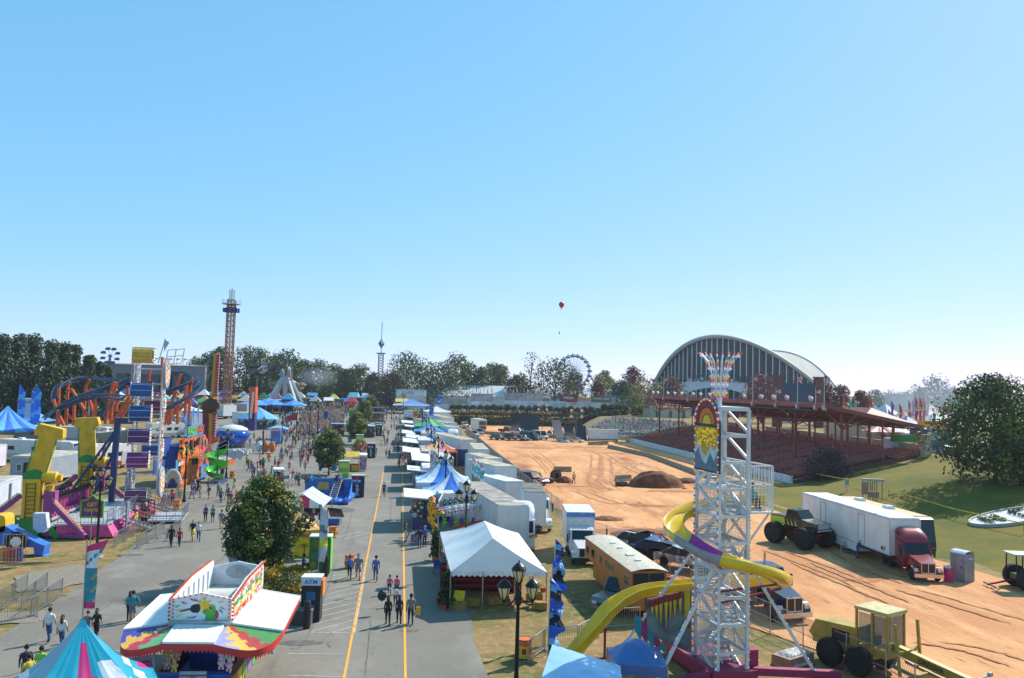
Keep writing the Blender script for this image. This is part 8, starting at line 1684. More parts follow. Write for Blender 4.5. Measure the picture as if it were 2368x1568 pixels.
p=g(22,1190,1195);t=box_trailer('mural sided white box truck in the far arena corner',p,.25,2.5,7,3.9,group=None,win=0,ribs=False,zf=.7,name='box_truck',cat='truck',roof=(206,210,210));mb=MB();mb.box((0,-.03,2.2),(2.2,.05,2.4));mo=mb.build('mural',M((120,90,70),.6,0,.6,1),t);mb=MB();mb.text('MUD KING',.6,face_mat((0,-.07,2.0),(1,0,0)),ext=.01,sx=.7);mb.build('lettering',M((220,220,214)),mo)
semi('white truck cab in front of the mural box truck',g(22,1010,1150),.4,(216,218,220),sleeper=0,sc=.75)
def ramp(lb,r,x0,x1,yb,h,L,col=(44,50,60)):
 a,b=g(r,x0,yb),g(r,x1,yb);t=thing('jump_ramp',lb,'ramp',(a+b)/2,0,'stunt ramps at the arena end');w_=(b-a).length;mb=MB();mb.grid(lambda u,v:(-w_/2+w_*v,L*u,h*u**2.0+.05),12,1,th=.12);mb.build('riding_surface',M(col,.6,0,.2),t);mb=MB()
 for x in(-w_/2,w_/2):
  for u in(.4,.7,1):mb.bar((x,L*u,0),(x,L*u,h*u*u),.12)
 mb.build('frame',M((70,74,80)),t);return t
ramp('steep dark curved jump ramp beside the white cargo van',25,400,500,1062,5.2,12);ramp('dark upright ramp wall below the spectators platform',22,1690,1895,1190,5.0,3,(36,40,52));ramp('dark ramp with yellow posts between steep ramp and trailer',25,480,580,1030,3.6,4);ramp('dark ramp wall beside the enclosed trailer',25,600,710,1035,3.8,3,(40,44,60));ramp('black slanted ramp at the back of the arena',22,1570,1680,1180,5.0,5,(28,30,34))
a,b=g(25,720,1035),g(25,1070,1045);t=box_trailer('white enclosed cargo trailer parked side on in the arena',(a+b)/2,atan2((b-a).y,(b-a).x),(b-a).length,2.5,3.0,ribs=True,zf=.5,roof=(196,170,140));t=tent_px('grey pop up canopy by the bleachers',25,1230,910,3.3,4.5,2.4,[(110,104,110)],lambda*a:0,name='popup_canopy');tent_px('second grey pop up canopy next to the enclosed trailer',25,1165,910,3.3,4,2.4,[(90,86,96)],lambda*a:0,name='popup_canopy')
t=car('white four wheeled generator cart by the ramps',g(25,585,1055),.9,'pickup',(214,210,206),sc=.7,name='generator_cart');t['category']='generator'
for lb,r,x,y,yb in(('tall pole with four floodlights by the enclosed trailer',25,580,700,1040),('lattice pole with floodlights by the hedge',22,1940,850,1150)):
 b=g(r,x,yb);h=gd(r,x,y,dep(b)).z;t=thing('floodlight_pole',lb,'floodlight',b);mb=MB();mb.cyl((0,0,0),(0,0,h),.12);mb.bar((-1.6,0,h),(1.6,0,h),.12);mb.bar((-1.6,0,h-1.6),(1.6,0,h-1.6),.12);mb.build('pole',M((90,84,84)),t)
 for x_ in(-1.4,1.4):
  for z_ in(h,h-1.6):mb=MB();mb.lathe([(.15,-.3),(.42,0),(.44,.1)],10,(x_,-.2,z_+.2),ax=Matrix.Rotation(2.0,3,'X'));mb.build('lamp_head',M((206,206,206),.3,.3),t)
def mound(lb,p,rx,ry,h,seed):t=MB();t.grid(lambda u,v:((2*u-1)*rx,(2*v-1)*ry,max(-.05,h*(1.15*max(0,1-((2*u-1)**2+(2*v-1)**2))**.7+.22*noise.noise(V((u*6,v*6,seed)))-.06))),28,22);o=t.build('dirt_mound',M((120,72,46),.95,0,.45,1.2,.6),None,True);place(o,p,R.uniform(-.2,.2));tag(o,lb,'dirt mound')
mound('big brown dirt jump mound in the middle of the arena',g(26,1490,275),4.3,2.3,2.0,1);mound('low dirt mound beside the standing tyre',g(26,450,230),1.3,.9,.8,2);mound('low dark dirt ridge past the big mound',g(26,1830,235),2.6,1.0,.7,3);mound('wet muddy dirt heap near the wrecked cars',g(26,1330,820),3.2,1.8,.4,4);mound('low muddy rise behind the wrecks',g(26,930,650),1.8,1.2,.3,5)
def bigtyre(lb,p,up,r_=1.05):t=thing('giant_tyre',lb,'tyre',p,.4);mb=MB();mb.lathe([(r_*.45,-.3),(r_*.95,-.32),(r_,-.15),(r_,.15),(r_*.95,.32),(r_*.45,.3),(r_*.45,-.3)],22,(0,0,r_ if up else.33),ax=Matrix.Rotation(pi/2,3,'X')if up else None);mb.build('casing',M((96,84,74),.9,0,.3),t);mb=MB();[mb.box((cos(a)*r_,0,r_+sin(a)*r_)if up else(cos(a)*r_,sin(a)*r_,.33),(.1,.55,.12)if up else(.1,.16,.5),ry=-a if up else 0,rz=0 if up else a)for a in[i*pi/11 for i in range(22)]];mb.build('tread',M((70,62,56),.9),t)
bigtyre('giant tyre standing upright on the dirt',g(26,350,215),1,.85);bigtyre('giant tyre lying flat with a white arrow mark',g(26,265,235),0,.8);bigtyre('giant tyre lying by the big dirt mound',g(26,1100,270),0,.85)
barrier_run([g(26,305,105),g(26,555,110)],'behind the standing tyre','barriers behind the standing tyre');barrier_run([g(26,1000,215),g(26,1240,205)],'before the big mound','barriers before the big mound')
WG='wrecked cars on the carrier'
q=g(26,1600,1180);t=thing('car_carrier','dark flat car carrier trailer loaded with crushed cars','trailer',q,-.75);mb=MB();mb.bb((-6,-1.3,.95),(6,1.3,1.2));mb.build('deck',M((50,48,50)),t);mb=MB();[mb.bar((x,e,1.2),(x,e,2.0),.1)for x in(-6,-2,2,6)for e in(-1.3,1.3)];mb.build('side_post',M((40,40,42)),t);[wheel(t,(x,e,.48),.48,.3,ax='y')for x in(3,4.1)for e in(-1.1,1.1)]
for lb,x,y,z,c,rz in(('white crushed hatchback on top of the carrier end',1260,960,1.2,(190,190,194),.9),('dark crushed car in the wreck pile',1440,980,1.3,(60,62,70),.7),('blue crushed car in the wreck pile',1520,1050,1.2,(60,84,140),.8),('black crushed wreck before the slide tower',1680,1100,1.2,(40,40,46),.8),('white crushed car by the slide tower',1840,1150,1.2,(176,184,190),.8)):q=g(26,x,y+40,z);car(lb,q,rz,'sedan',c,WG,1)
car('burnt red crushed car behind the grey roofed trailer',g(26,90,250),.6,'suv',(120,60,50),None,1)
p=g(26,640,1180);t=semi('white pickup nosed cab of the box truck with an orange indicator',p+V((.3,0,0)),-.12,(222,222,222),sleeper=0,chrome_grille=False,trim=(30,32,34),sc=.86);t['category']='truck';t.name='box_truck'
mb=MB();mb.bb((-1.35,4.2,.95),(1.35,9.4,4.1));bo=mb.build('cargo_box',M((212,212,210),.45,0,.1),t);mb=MB();mb.bb((-1.4,4.15,4.1),(1.4,9.45,4.22));mb.build('box_roof',M((206,204,196)),bo);mb=MB();mb.bb((-1.4,4.1,3.75),(1.4,4.2,4.1));mb.build('blue_band',M((80,130,206)),bo)
nl,nr,fl2=g(26,1220,1225,3.0),g(26,1510,1200,3.0),g(26,690,835,3.0);d=nr-nl;rz=atan2(d.y,d.x);n=V((-sin(rz),cos(rz),0));L=(fl2-nl).length;dl=(fl2-nl).normalized();rz=atan2(dl.y,dl.x)-pi/2;t=thing('horse_trailer','long orange brown horse trailer with a pale ribbed roof and sliding windows','trailer',V((nl.x,nl.y,0)),rz);w_=2.25;OB=M((178,108,44),.5,0,.15,1)
mb=MB();mb.bb((0,.06,.5),(w_,L-2.3,2.9));mb.bb((0,L-2.3,1.5),(w_,L,2.9));bo=mb.build('body',OB,t);mb=MB();mb.smooth=True;mb.grid(lambda u,v:(-.06+(w_+.12)*u,-.05+(L+.1)*v,2.9+.16*sin(pi*u)),8,10,th=.05);mb.build('roof',M((186,178,160),.7,0,.2),t,True)
for y,c in((L*.35,1),(L*.55,0),(L*.7,0),(L*.2,0)):mb=MB();mb.box((w_/2,y,3.1),(.5 if c else.35,.5 if c else.25,.1));mb.build('roof_vent',WPAINT,t)
for y,h_ in((L*.93,.6),(L*.8,.7),(L*.62,.4),(L*.5,.45),(L*.43,.55),(L*.36,.45),(L*.1,.7)):mb=MB();mb.box((-.01,y,2.15),(.04,h_,.5));wo=mb.build('window',GLASS,t);mb=MB();mb.box((-.005,y,2.15),(.035,h_+.12,.62));mb.build('window_frame',GALV,wo)
for i in range(3):mb=MB();mb.box((-.03,L*.3+i*.3,1.2),(.06,.12,1.0));mb.build('side_rib',OB,t)
mb=MB();[mb.bb((x,0,1.75),(x+.95,.05,2.75))for x in(.12,1.15)];mb.build('rear_opening',M((20,22,40)),t);mb=MB();mb.smooth=True;mb.grid(lambda u,v:(-.22*v,1.1+2.3*u,.5+.6*sin(pi*u)**.6),12,2,th=.05);mb.build('mudguard',M((140,110,70)),t);[wheel(t,(x,y,.36),.36,.24)for x in(-.02,w_)for y in(1.7,2.65)]
p=g(37,1330,700);t=car('grey crew cab pickup with amber roof lights under the slide',p+V((.6,1.8,0)),-.75,'pickup',(110,108,108));mb=MB();[mb.ball((-.6+i*.3,-.45,1.84),.06,6)for i in range(5)];mb.build('marker_light',M((226,120,40)),t)
semi('glossy black bonneted truck with a big chrome grille beyond the slide tower',g(34,-330,350)if 0 else g(31,1790,1560),.15,(30,40,60),sleeper=.4,stack=True)
f1,f2=g(33,455,205,4.1),g(33,1450,500,4.1);d=f1-f2;d.z=0;L=d.length;dn=d.normalized();rz=atan2(dn.y,dn.x)-pi/2;o=V((f2.x,f2.y,0));Rz=Matrix.Rotation(rz,3,'Z')
t=box_trailer('very long white race trailer with a dark side door outline',o+Rz@V((1.3,0,0)),rz,2.6,L,4.1,roof=(226,226,226),zf=1.15,ribs=False);mb=MB()
for y in(L*.28,L*.72):[mb.box((-1.315,y+e,2.5),(.02,.03,2.6))for e in(-.5,.5)];mb.box((-1.315,y,3.8),(.02,1.0,.03))
mb.build('door_outline',M((110,110,116)),t);mb=MB();mb.bb((-1.3,L*.33,.45),(1.3,L*.85,1.15));mb.build('belly_box',WPAINT,t);mb=MB();[mb.box((-1.32,.4+i*.9,1.22),(.02,.4,.05))for i in range(int(L/.9))];mb.build('reflector_strip',M((206,60,60)),t)
mb=MB();mb.text('BLT',.4,face_mat((-1.33,.9,1.55),(0,-1,0)),ext=.01);mb.build('lettering',M((80,30,30)),t)
semi('dark red sleeper tractor coupled to the long white trailer',o+Rz@V((.7,-4.0,0)),rz-.2,(132,22,40),dome=1.1,sleeper=1.0,sc=.9)
t=motorhome('black and tan coach parked behind the long white trailer',o+Rz@V((5.0,L*.66,0)),rz-pi/2,13.5,2.5,3.6,(36,44,52),(40,44,48),roofc=(190,170,130),dish=False)
p=g(33,420,800);t=thing('monster_truck','green and black monster truck on huge tyres with lime rims','monster truck',p,.36);gm_=M((36,62,50),.25,.1,.4,1.2,coat=.5)
LIME=M((150,196,40),.4)
for sx in(-1,1):
 for y in(-1.75,1.75):wheel(t,(sx*1.3,y,.98),.98,.95,rim=LIME)
mb=MB();mb.bb((-.5,-2.2,1.1),(.5,2.2,1.3));mb.bar((-1,-1.75,1),(1,-1.75,1),.3);mb.bar((-1,1.75,1),(1,1.75,1),.3);[mb.bar((sx*.4,y,1.0),(sx*.7,y*.6,1.9),.1)for sx in(-1,1)for y in(-1.75,1.75)];mb.build('suspension',M((120,40,44)),t)
mb=MB();mb.prism([(-.95,y,z)for y,z in((-2.7,1.75),(-2.72,2.35),(-1.0,2.55),(2.6,2.55),(2.6,1.8))],(1.9,0,0));mb.build('body',gm_,t);mb=MB();mb.prism([(-.82,y,z)for y,z in((-1.05,2.55),(-.4,3.2),(.7,3.2),(.9,2.55))],(1.64,0,0));mb.build('cabin_glass',GLASS,t);mb=MB();mb.box((0,.15,3.22),(1.6,1.1,.06));mb.build('roof',gm_,t)
mb=MB();mb.box((0,-2.74,2.1),(1.5,.08,.45));mb.box((0,-2.8,1.75),(1.9,.15,.12));mb.build('grille',CHROME,t);mb=MB();mb.bb((-.98,.9,1.85),(-.95,2.5,2.45));[mb.prism([(-.99,-.6+i*.45,1.85),(-.99,-.4+i*.45,1.85),(-.99,-.3+i*.45,2.4)],(.02,0,0))for i in range(7)];mb.build('side_artwork',M((196,206,60)),t);mb=MB();mb.bb((-.8,1.0,2.5),(.8,2.5,2.57));mb.build('bed',M(BLACK),t)
p=g(34,1740,225);t=thing('portable_toilet','grey portable toilet with a pinkish door at the grass edge','portable toilet',p+V((0,.6,0)),.35);mb=MB();mb.box((0,0,1.05),(1.15,1.2,2.1));mb.build('cabin',M((140,142,146),.5),t);mb=MB();mb.smooth=True;mb.grid(lambda u,v:(-.62+1.24*u,-.62+1.24*v,2.1+.22*sin(pi*u)**.5),8,2);mb.build('roof',M((190,194,204),.4),t,True);mb=MB();mb.box((-.59,0,1.05),(.04,.9,1.85));do=mb.build('door',M((150,138,142)),t);mb=MB();mb.box((-.62,-.3,1.1),(.04,.06,.2));mb.build('handle',M(DARK),do);mb=MB();mb.box((.1,-.61,1.75),(.4,.02,.12));mb.build('label_plate',M((206,210,220)),t)
t=thing('pink_barrel','bright pink barrel full of bags beside the red tractor','bin',g(34,1520,215));mb=MB();mb.lathe([(.33,0),(.33,.45),(.35,.48),(.33,.5),(.33,1.0)],16);mb.build('drum',M((206,40,110),.5),t);mb=MB();rr=random.Random(2);[mb.ball((rr.uniform(-.2,.2),rr.uniform(-.2,.2),1.02+rr.uniform(0,.12)),.13,6)for _ in range(12)];mb.build('bag',M((190,194,196)),t)
t=thing('folding_steps','silver folding steps leaning by the long trailer','steps',g(33,965,895),-.6);mb=MB();[mb.bar((x,0,.0),(x,.4,.95),.05)for x in(-.5,.5)];mb.build('frame',GALV,t);mb=MB();[mb.box((0,.1+i*.1,.2+i*.22),(1.0,.22,.04))for i in range(4)];mb.build('tread',GALV,t)
p=g(34,2200,290);t=thing('farm_tractor','green farm tractor with yellow wheel centres at the picture edge','tractor',p,radians(-100));GT=M((30,74,40),.35)
YR=M((206,160,40),.5);[wheel(t,(sx*.85,.9,.82),.82,.5,rim=YR)for sx in(-1,1)];[wheel(t,(sx*.75,3.0,.5),.5,.32,rim=YR)for sx in(-1,1)]
mb=MB();mb.bb((-.4,1.4,.8),(.4,3.5,1.6));mb.bb((-.5,.3,.7),(.5,1.4,1.1));mb.build('bonnet',GT,t);mb=MB();[mb.bar((sx*.7,y,1.1),(sx*.6,y,2.5),.07)for sx in(-1,1)for y in(.2,1.4)];mb.build('roof_post',M(BLACK),t);mb=MB();mb.box((0,.8,2.55),(1.5,1.6,.1));mb.build('canopy',M((176,196,176)),t);mb=MB();mb.cyl((.3,2.2,1.6),(.3,2.2,2.7),.05);mb.build('exhaust_pipe',M(BLACK),t);mb=MB();mb.bar((0,.2,.6),(0,-1.6,.2),.12);mb.bar((-.8,-1.4,.2),(.8,-1.4,.2),.1);mb.build('hitch_bar',M((120,40,60)),t)
p=g(34,590,1215);t=thing('road_grader','faded yellow road grader with a glazed cab and long front beam','road grader',p,radians(25));GY=M((166,142,58),.55,0,.25,1);RM=M((150,90,40),.6)
for sx in(-1,1):
 for y in(-.3,1.35):wheel(t,(sx*1.0,y,.72),.72,.45,rim=RM)
mb=MB();mb.prism([(-.6,y,z)for y,z in((.1,1.2),(.1,2.2),(2.5,2.05),(2.9,1.3),(2.6,1.0))],(1.2,0,0));mb.bb((-.7,-.9,.9),(.7,2.6,1.2));mb.build('engine_hood',GY,t);mb=MB();mb.bb((-.62,.5,1.3),(-.6,1.5,1.85));mb.build('engine_opening',M(BLACK),t)
mb=MB();mb.box((0,-.85,3.3),(1.7,1.8,.16));mb.build('cab_roof',M((186,174,116),.5),t);mb=MB();mb.bb((-.7,-1.6,1.1),(.7,-.1,1.5));[mb.bar((x,y,1.4),(x,y,3.25),.1)for x in(-.72,.72)for y in(-1.65,-.85,0)];mb.build('cab_frame',M((170,140,40),.5),t);mb=MB();[mb.bb((x-.01,y,1.6),(x+.01,y+.7,3.1))for x in(-.7,.7)for y in(-1.6,-.8)];mb.bb((-.65,-1.67,1.6),(.65,-1.65,3.1));mb.build('cab_glass',M((110,126,116),.1,0,0,alpha=.45),t);mb=MB();mb.box((0,-.5,1.7),(.5,.5,.5));mb.box((0,-.3,2.1),(.5,.12,.6));mb.build('seat',M(BLACK),t)
mb=MB();mb.bar((0,-1.5,1.6),(0,-5.6,1.0),.36,.42);mb.text('DRESSER',.34,face_mat((.19,-3.6,1.3),(0,1,.15)),ext=.01)if 0 else None;mb.build('front_beam',GY,t);mb=MB();mb.text('DRESSER',.32,face_mat((-.2,-3.5,1.29),(0,-1,-.145)),ext=.008);mb.build('lettering',M((40,36,30)),t);mb=MB();mb.bb((-1.8,-3.0,.15),(1.8,-2.85,.75));mb.bar((-.6,-1.8,.9),(-.6,-4.4,.5),.14);mb.bar((.6,-1.8,.9),(.6,-4.4,.5),.14);mb.build('blade',M((150,130,70)),t)
for sx in(-1,1):mb=MB();mb.bar((sx*.9,-2.4,.6),(sx*.95,-2.2,3.0),.12);mb.bar((0,-2.2,1.5),(sx*.95,-2.25,1.7),.14);mb.build('lift_cylinder',GY,t);wheel(t,(sx*.9,-5.4,.55),.55,.35,rim=RM);mb=MB();mb.bar((0,-5.6,1.35),(sx*.9,-5.6,1.35),.06);mb.box((sx*.9,-5.65,1.42),(.24,.14,.18));mb.build('work_lamp',M((150,156,160)),t)
t=thing('oval_sign','white gravel oval bed with dark planted letters on the slope','planted sign',g(36,1750,860));O=t.location.copy();mb=MB();hh=lambda x,y,e:(x,y,hz(O.x+x,O.y+y)-O.z+e);pts=[hh(cos(a)*4.6+1,sin(a)*2.6,.16)for a in[i*pi/20 for i in range(40)]];mb.poly(pts);mb.build('gravel_bed',M((206,204,200),.9,0,.2,8),t);mb=MB();[mb.bar(V(pts[i])-V((0,0,.05)),V(pts[(i+1)%40])-V((0,0,.05)),.16,.35)for i in range(40)];mb.build('edging',M((170,168,166)),t)
mb=MB();rr=random.Random(5)
for a,b in(((-2.4,-1.2),(-1.9,1.2)),((-1.9,1.2),(-.9,-1.0)),((-.9,-1.0),(-.4,1.3)),((1.2,-1.3),(1.5,1.2)),((1.5,1.2),(2.9,1.2)),((1.2,-1.3),(2.8,-1.3))):[leaves(mb,rr,hh(a[0]+(b[0]-a[0])*i/12,a[1]+(b[1]-a[1])*i/12,.3),16,.25,.16,[0])for i in range(13)]
mb.build('letter_hedge',[L_BOX],t)
t=thing('caution_tape','yellow caution tape stretched across the lawn','tape');pts=[g(33,480,30),g(33,960,130),g(33,1240,190),g(33,1440,260),g(36,1250,850),g(36,1950,1005)];mb=MB();[mb.bar(a+V((0,0,.9)),b+V((0,0,.9)),.02,.1)for a,b in zip(pts,pts[1:])];mb.build('ribbon',M((232,200,30)),t);mb=MB();[mb.cyl(a,a+V((0,0,1.0)),.03)for a in pts];mb.build('stake',M((90,90,90)),t)
p=g(33,1255,300);t=thing('service_rack','concrete capped electrical rack with pipes on the lawn','electrical rack',p,-.35);mb=MB();mb.box((0,0,2.55),(2.6,.5,.3));mb.build('cap_beam',CONC,t);mb=MB();[mb.cyl((x,0,0),(x,0,2.4),.05)for x in(-1.1,-.5,-.25,0,.25,.5,1.1)];mb.build('pipe',M((90,88,86)),t);mb=MB();mb.box((-.9,-.1,1.5),(.7,.3,1.5));mb.box((.1,-.1,.8),(1.2,.3,.7));mb.build('meter_box',M((170,130,110)),t)
t=thing('utility_box','grey utility box on a post by the caution tape','utility box',g(33,960,195));mb=MB();mb.box((0,0,1.3),(.45,.3,.8));mb.build('box',M((160,164,168)),t);mb=MB();mb.cyl((0,0,0),(0,0,1),.05);mb.build('post',GALV,t)
def board(lb,r,x0,y0,x1,y1,Y,col,name='sign_board',z0=3.5,d_=2.5,text=None,tc=(226,226,220),body=None,cat='sign',deco=None):
 c,wd,h=span(r,x0,y0,x1,y1,Y);t=thing(name,lb,cat,V((c.x,Y,z0)));b=c.z-z0;mb=MB();mb.bb((-wd/2,0,b),(wd/2,.3,b+h));mb.build('panel',M(col,.6,0,.3,.4),t);mb=MB();mb.bb((-wd/2+.1,.3,0),(wd/2-.1,d_,max(.6,b+h*.4)));mb.build('cabin',M(body or(206,208,210),.6,0,.15,.5),t)
 if text:mb=MB();mb.text(text,h*.42,face_mat((0,-.04,b+h*.6),(1,0,0)),ext=.03,sx=min(1.1,wd/(len(text)*h*.3)));mb.build('lettering',M(tc),t)
 if deco:mb=MB();[(setattr(mb,'m',i%3),mb.box((-wd/2+(i+.5)*wd/deco,.1,b+h+.8+(i%2)*.3),(wd/deco*.22,.1,1.5)))for i in range(deco)];mb.build('top_flag',[(206,210,216),(206,80,70),(222,160,60)],t)
for a in[('white semi trailer lettered US before the long hall',22,105,655,490,745,322,(206,210,210),dict(text='U.S.',tc=(40,110,60))),('grey panelled stage front below the blue flags',22,590,770,990,835,300,(150,148,144),{}),('grey blank billboard over a white trailer',22,1045,705,1325,805,305,(156,156,154),dict(deco=6)),('wide streaked grey billboard beside the pizza stand',22,1465,700,1955,795,305,(150,150,148),dict(deco=11)),('pizza stand with a dark red name board',25,390,515,600,600,304,(110,40,40),dict(text='PIZZA!',deco=4)),('funnel cake stand under orange flags',25,755,530,985,600,304,(110,106,90),dict(text='FUNNEL CAKES',deco=9)),('orange food stand board between the pizza and cake stands',25,605,545,750,580,306,(222,150,80),{}),('white stand front under the pizza board',25,470,600,625,640,300,(206,200,196),dict(text='STROMBOLI',tc=(150,50,40)))]:board(*a[:8],**a[8])
for i,(r,x0,y0,x1,y1,Y)in enumerate([(22,620,845,890,905,292),(22,890,838,1145,900,293),(22,1335,828,1640,890,292),(22,1955,805,2195,890,294),(25,220,585,470,672,293),(22,1060,805,1320,900,297),(22,1640,800,1950,895,297)]):board('white trailer side behind the hedge, %s along the arena end'%words_n[i],r,x0,y0,x1,y1,Y,(206,212,220),name='white_trailer',cat='trailer')
tent_px('green canopy tent past the cake stand',25,1085,505,5.5,9,3,[(60,150,80)],lambda*a:0);tent_px('white canopy tent before the bleacher wall',25,1110,600,4,6,2.6,[(206,206,214)],lambda*a:0)
board('orange stand sign with dark red lettering beyond the grandstand end',35,845,872,1225,935,150,(232,160,40),z0=4.8,text="McBRIDE'S McBRIDE'S",tc=(150,30,30));board('blue painted container mural by the dumpster',35,1000,1075,1195,1180,122,(70,120,180),z0=4.8,name='container',cat='container');board('grey site cabin under the orange sign',35,950,995,1200,1080,128,(170,176,180),z0=4.8,name='site_cabin',cat='cabin');board('purple site cabin behind the grandstand end',35,765,960,1050,1040,132,(56,50,90),z0=4.8,name='site_cabin',cat='cabin');board('long pale flat canopy on the skyline',35,535,592,800,612,260,(206,206,200),z0=4.8,name='flat_canopy',cat='canopy');board('green hoarding behind the grandstand',35,565,1020,890,1090,124,(60,130,50),z0=4.8,name='hoarding',cat='hoarding')
t=thing('dumpster','dark dumpster with a pale lid at the top of the lawn','dumpster',V((88,117,4.8)));mb=MB();mb.box((0,0,.7),(2.2,1.5,1.3),taper=(1.05,1.05));mb.build('bin',M((40,36,36)),t);mb=MB();mb.box((0,0,1.42),(2.3,1.6,.1),rx=.12);mb.build('lid',M((150,166,150)),t)
for i,(x,y,w_,c,n_)in enumerate([(390,700,7,(226,226,226),'white'),(500,690,9,(206,210,214),'pale grey'),(440,950,5,(214,190,180),'pink striped'),(560,960,5,(222,214,206),'cream'),(700,970,7,(226,216,200),'wide cream'),(730,820,6,(140,160,206),'pale blue'),(840,970,5,(206,196,190),'buff'),(1010,790,8,(222,226,230),'bright white'),(960,690,12,(206,206,210),'large pale striped'),(690,760,9,(196,190,190),'red striped')]):
 q=gY(35,x,y,[210,225,138,142,140,165,142,185,215,190][i]);peak_tent('%s peaked tent in the smoky stalls beyond the grandstand'%n_,V((q.x,q.y,4.8)),R.uniform(-.4,.4),w_,w_,2.6,max(3.8,q.z-4.8),[c,(196,80,80)if 'striped' in n_ else c],lambda s,i,j:(j//2)%2,group='peaked tents beyond the grandstand',curve=1.2)
for i,(x,y,c)in enumerate([(60,600,0),(125,650,1),(175,645,1),(335,620,0),(560,660,2),(645,690,0),(740,650,0),(780,650,2),(810,615,0),(855,620,0),(890,620,0),(850,790,0),(1000,790,1),(530,750,0)]):q=gY(35,x,y,172+6*(i%4));feather_flag('%s feather flag beyond the grandstand, %s from the arena'%(('red','yellow green','violet')[c],words_n[i]),V((q.x,q.y,4.8)),max(3,q.z-4.8),[[(206,50,60),(226,190,80)]if c==0 else([(90,170,150),(206,206,80)]if c==1 else[(120,80,150),(150,110,180)]),[0,0,0,1]],w_=.75,group='feather flags beyond the grandstand')
PMESH={}
def loft(mb,rings,m,n=8):
 """rings of (centre, rx, ry)"""
 mb.m=m;vs=[]
 for c,rx,ry in rings:vs+=[V(c)+V((cos(2*pi*j/n)*rx,sin(2*pi*j/n)*ry,0))for j in range(n)]
 k=len(rings);mb.add(vs,[(i*n+j,i*n+(j+1)%n,(i+1)*n+(j+1)%n,(i+1)*n+j)for i in range(k-1)for j in range(n)]+[tuple(range(n-1,-1,-1)),tuple(range((k-1)*n,k*n))])
def body_mesh(key):
 """one figure 1.75 m tall facing -y. materials: skin, top, trousers, shoes, hair"""
 pose,female,shorts,sleeves=key
 if key in PMESH:return PMESH[key]
 mb=MB();mb.smooth=True;st={'stand':0,'walk':.3,'stride':.42,'lean':.1,'sit':0,'point':.15,'hips':.05}[pose];hip=.9 if pose!='sit' else.45;fw=V((0,0,0))
 w_=.155 if female else.185;lean={'lean':.5,'sit':.08}.get(pose,.02)
 T=lambda z,y=0:V((0,y-lean*max(0,z)*.8,hip+z*(1-.3*(lean>.3))))
 for sx in(-1,1):
  k=st*sx;h_=V((sx*.09,0,hip+.02))
  if pose=='sit':kn,an=V((sx*.12,-.42,hip+.02)),V((sx*.12,-.45,.08))
  else:kn=V((sx*.1,-max(k,0)*.55+min(k,0)*-.25,.48));an=V((sx*.1,-k*.95,.08+(.08 if k<-.2 else 0)))
  mb.m=2;mb.tube([h_+V((0,0,.06)),h_.lerp(kn,.5),kn],[.098,.085,.064],7)
  mb.m=0 if shorts else 2;mb.tube([kn,kn.lerp(an,.4),an],[.062,.058,.042],7)
  mb.m=3;mb.tube([an+V((0,.06,-.04)),an+V((0,-.04,-.045)),an+V((0,-.18,-.055))],[.045,.05,.035],6)
  sh=T(.5)+V((sx*w_,0,0));sw=-st*sx*.7
  if pose=='lean':el,wr=sh+V((sx*.06,-.12,-.26)),sh+V((0,-.36,-.3))
  elif pose=='sit':el,wr=sh+V((sx*.08,-.05,-.28)),sh+V((sx*-.02,-.28,-.34))
  elif pose=='point' and sx>0:el,wr=sh+V((.22,-.08,.06)),sh+V((.45,-.16,.14))
  elif pose=='hips':el,wr=sh+V((sx*.16,.06,-.27)),sh+V((sx*-.02,-.1,-.4))
  else:el,wr=sh+V((sx*.06,-sw*.3+.02,-.28)),sh+V((sx*.06,-sw*.7-.06,-.52))
  mb.m=1;mb.tube([sh+V((sx*-.03,0,.01)),sh.lerp(el,.45),el],[.068,.056,.047],7);mb.m=1 if sleeves else 0;mb.tube([el,wr],[.045,.031],6)
  mb.m=0;dn=(wr-el).normalized();mb.tube([wr,wr+dn*.05,wr+dn*.09],[.028,.04,.036],6);sd=dn.cross(V((0,1,0))).normalized()if abs(dn.y)<.9 else V((1,0,0));cu=V((0,-.02,0))
  for f in range(4):b=wr+dn*.085+V((0,(f-1.5)*.019,0));L=(.06,.075,.07,.055)[f];mb.tube([b,b+dn*L*.55+cu*.3,b+dn*L+cu],[.010,.009,.007],4)
  b=wr+dn*.04+V((0,-.035,0));mb.tube([b,b+V((0,-.025,0))+dn*.03,b+V((0,-.03,0))+dn*.06],[.011,.010,.008],4)
 loft(mb,[(T(-.06),.15 if not female else.155,.1),(T(.04),.165,.115)],2,12)
 loft(mb,[(T(.02),.165,.115),(T(.16),.145 if not female else.125,.105),(T(.34),w_*.92,.125 if female else.115),(T(.46),w_+.02,.105),(T(.53),w_*.75,.085),(T(.565),.07,.065)],1,12)
 hd=T(.74,-.02);mb.m=0;mb.tube([T(.54),T(.64)],[.055,.05],8);mb.ball(hd,.1,10,sy=1.12,sz=1.24);mb.tube([hd+V((0,-.1,.02)),hd+V((0,-.135,-.025))],[.01,.018],5)
 for sx in(-1,1):mb.ball(hd+V((sx*.1,.01,0)),.022,5,sz=1.4);mb.m=3;mb.ball(hd+V((sx*.036,-.1,.02)),.011,5);mb.m=0
 mb.m=3;mb.box(hd+V((0,-.1,-.06)),(.045,.01,.008));mb.m=4
 mb.ball(hd+V((0,.022,.035)),.107,10,sy=1.08,sz=1.08)
 if female:mb.tube([hd+V((0,.06,.03)),hd+V((0,.11,-.1)),hd+V((0,.12,-.26)),hd+V((0,.1,-.36))],[.09,.1,.085,.04],8)
 me=bpy.data.meshes.new('person');me.from_pydata(mb.v,[],mb.f);[me.materials.append(M((150,150,150)))for _ in range(5)]
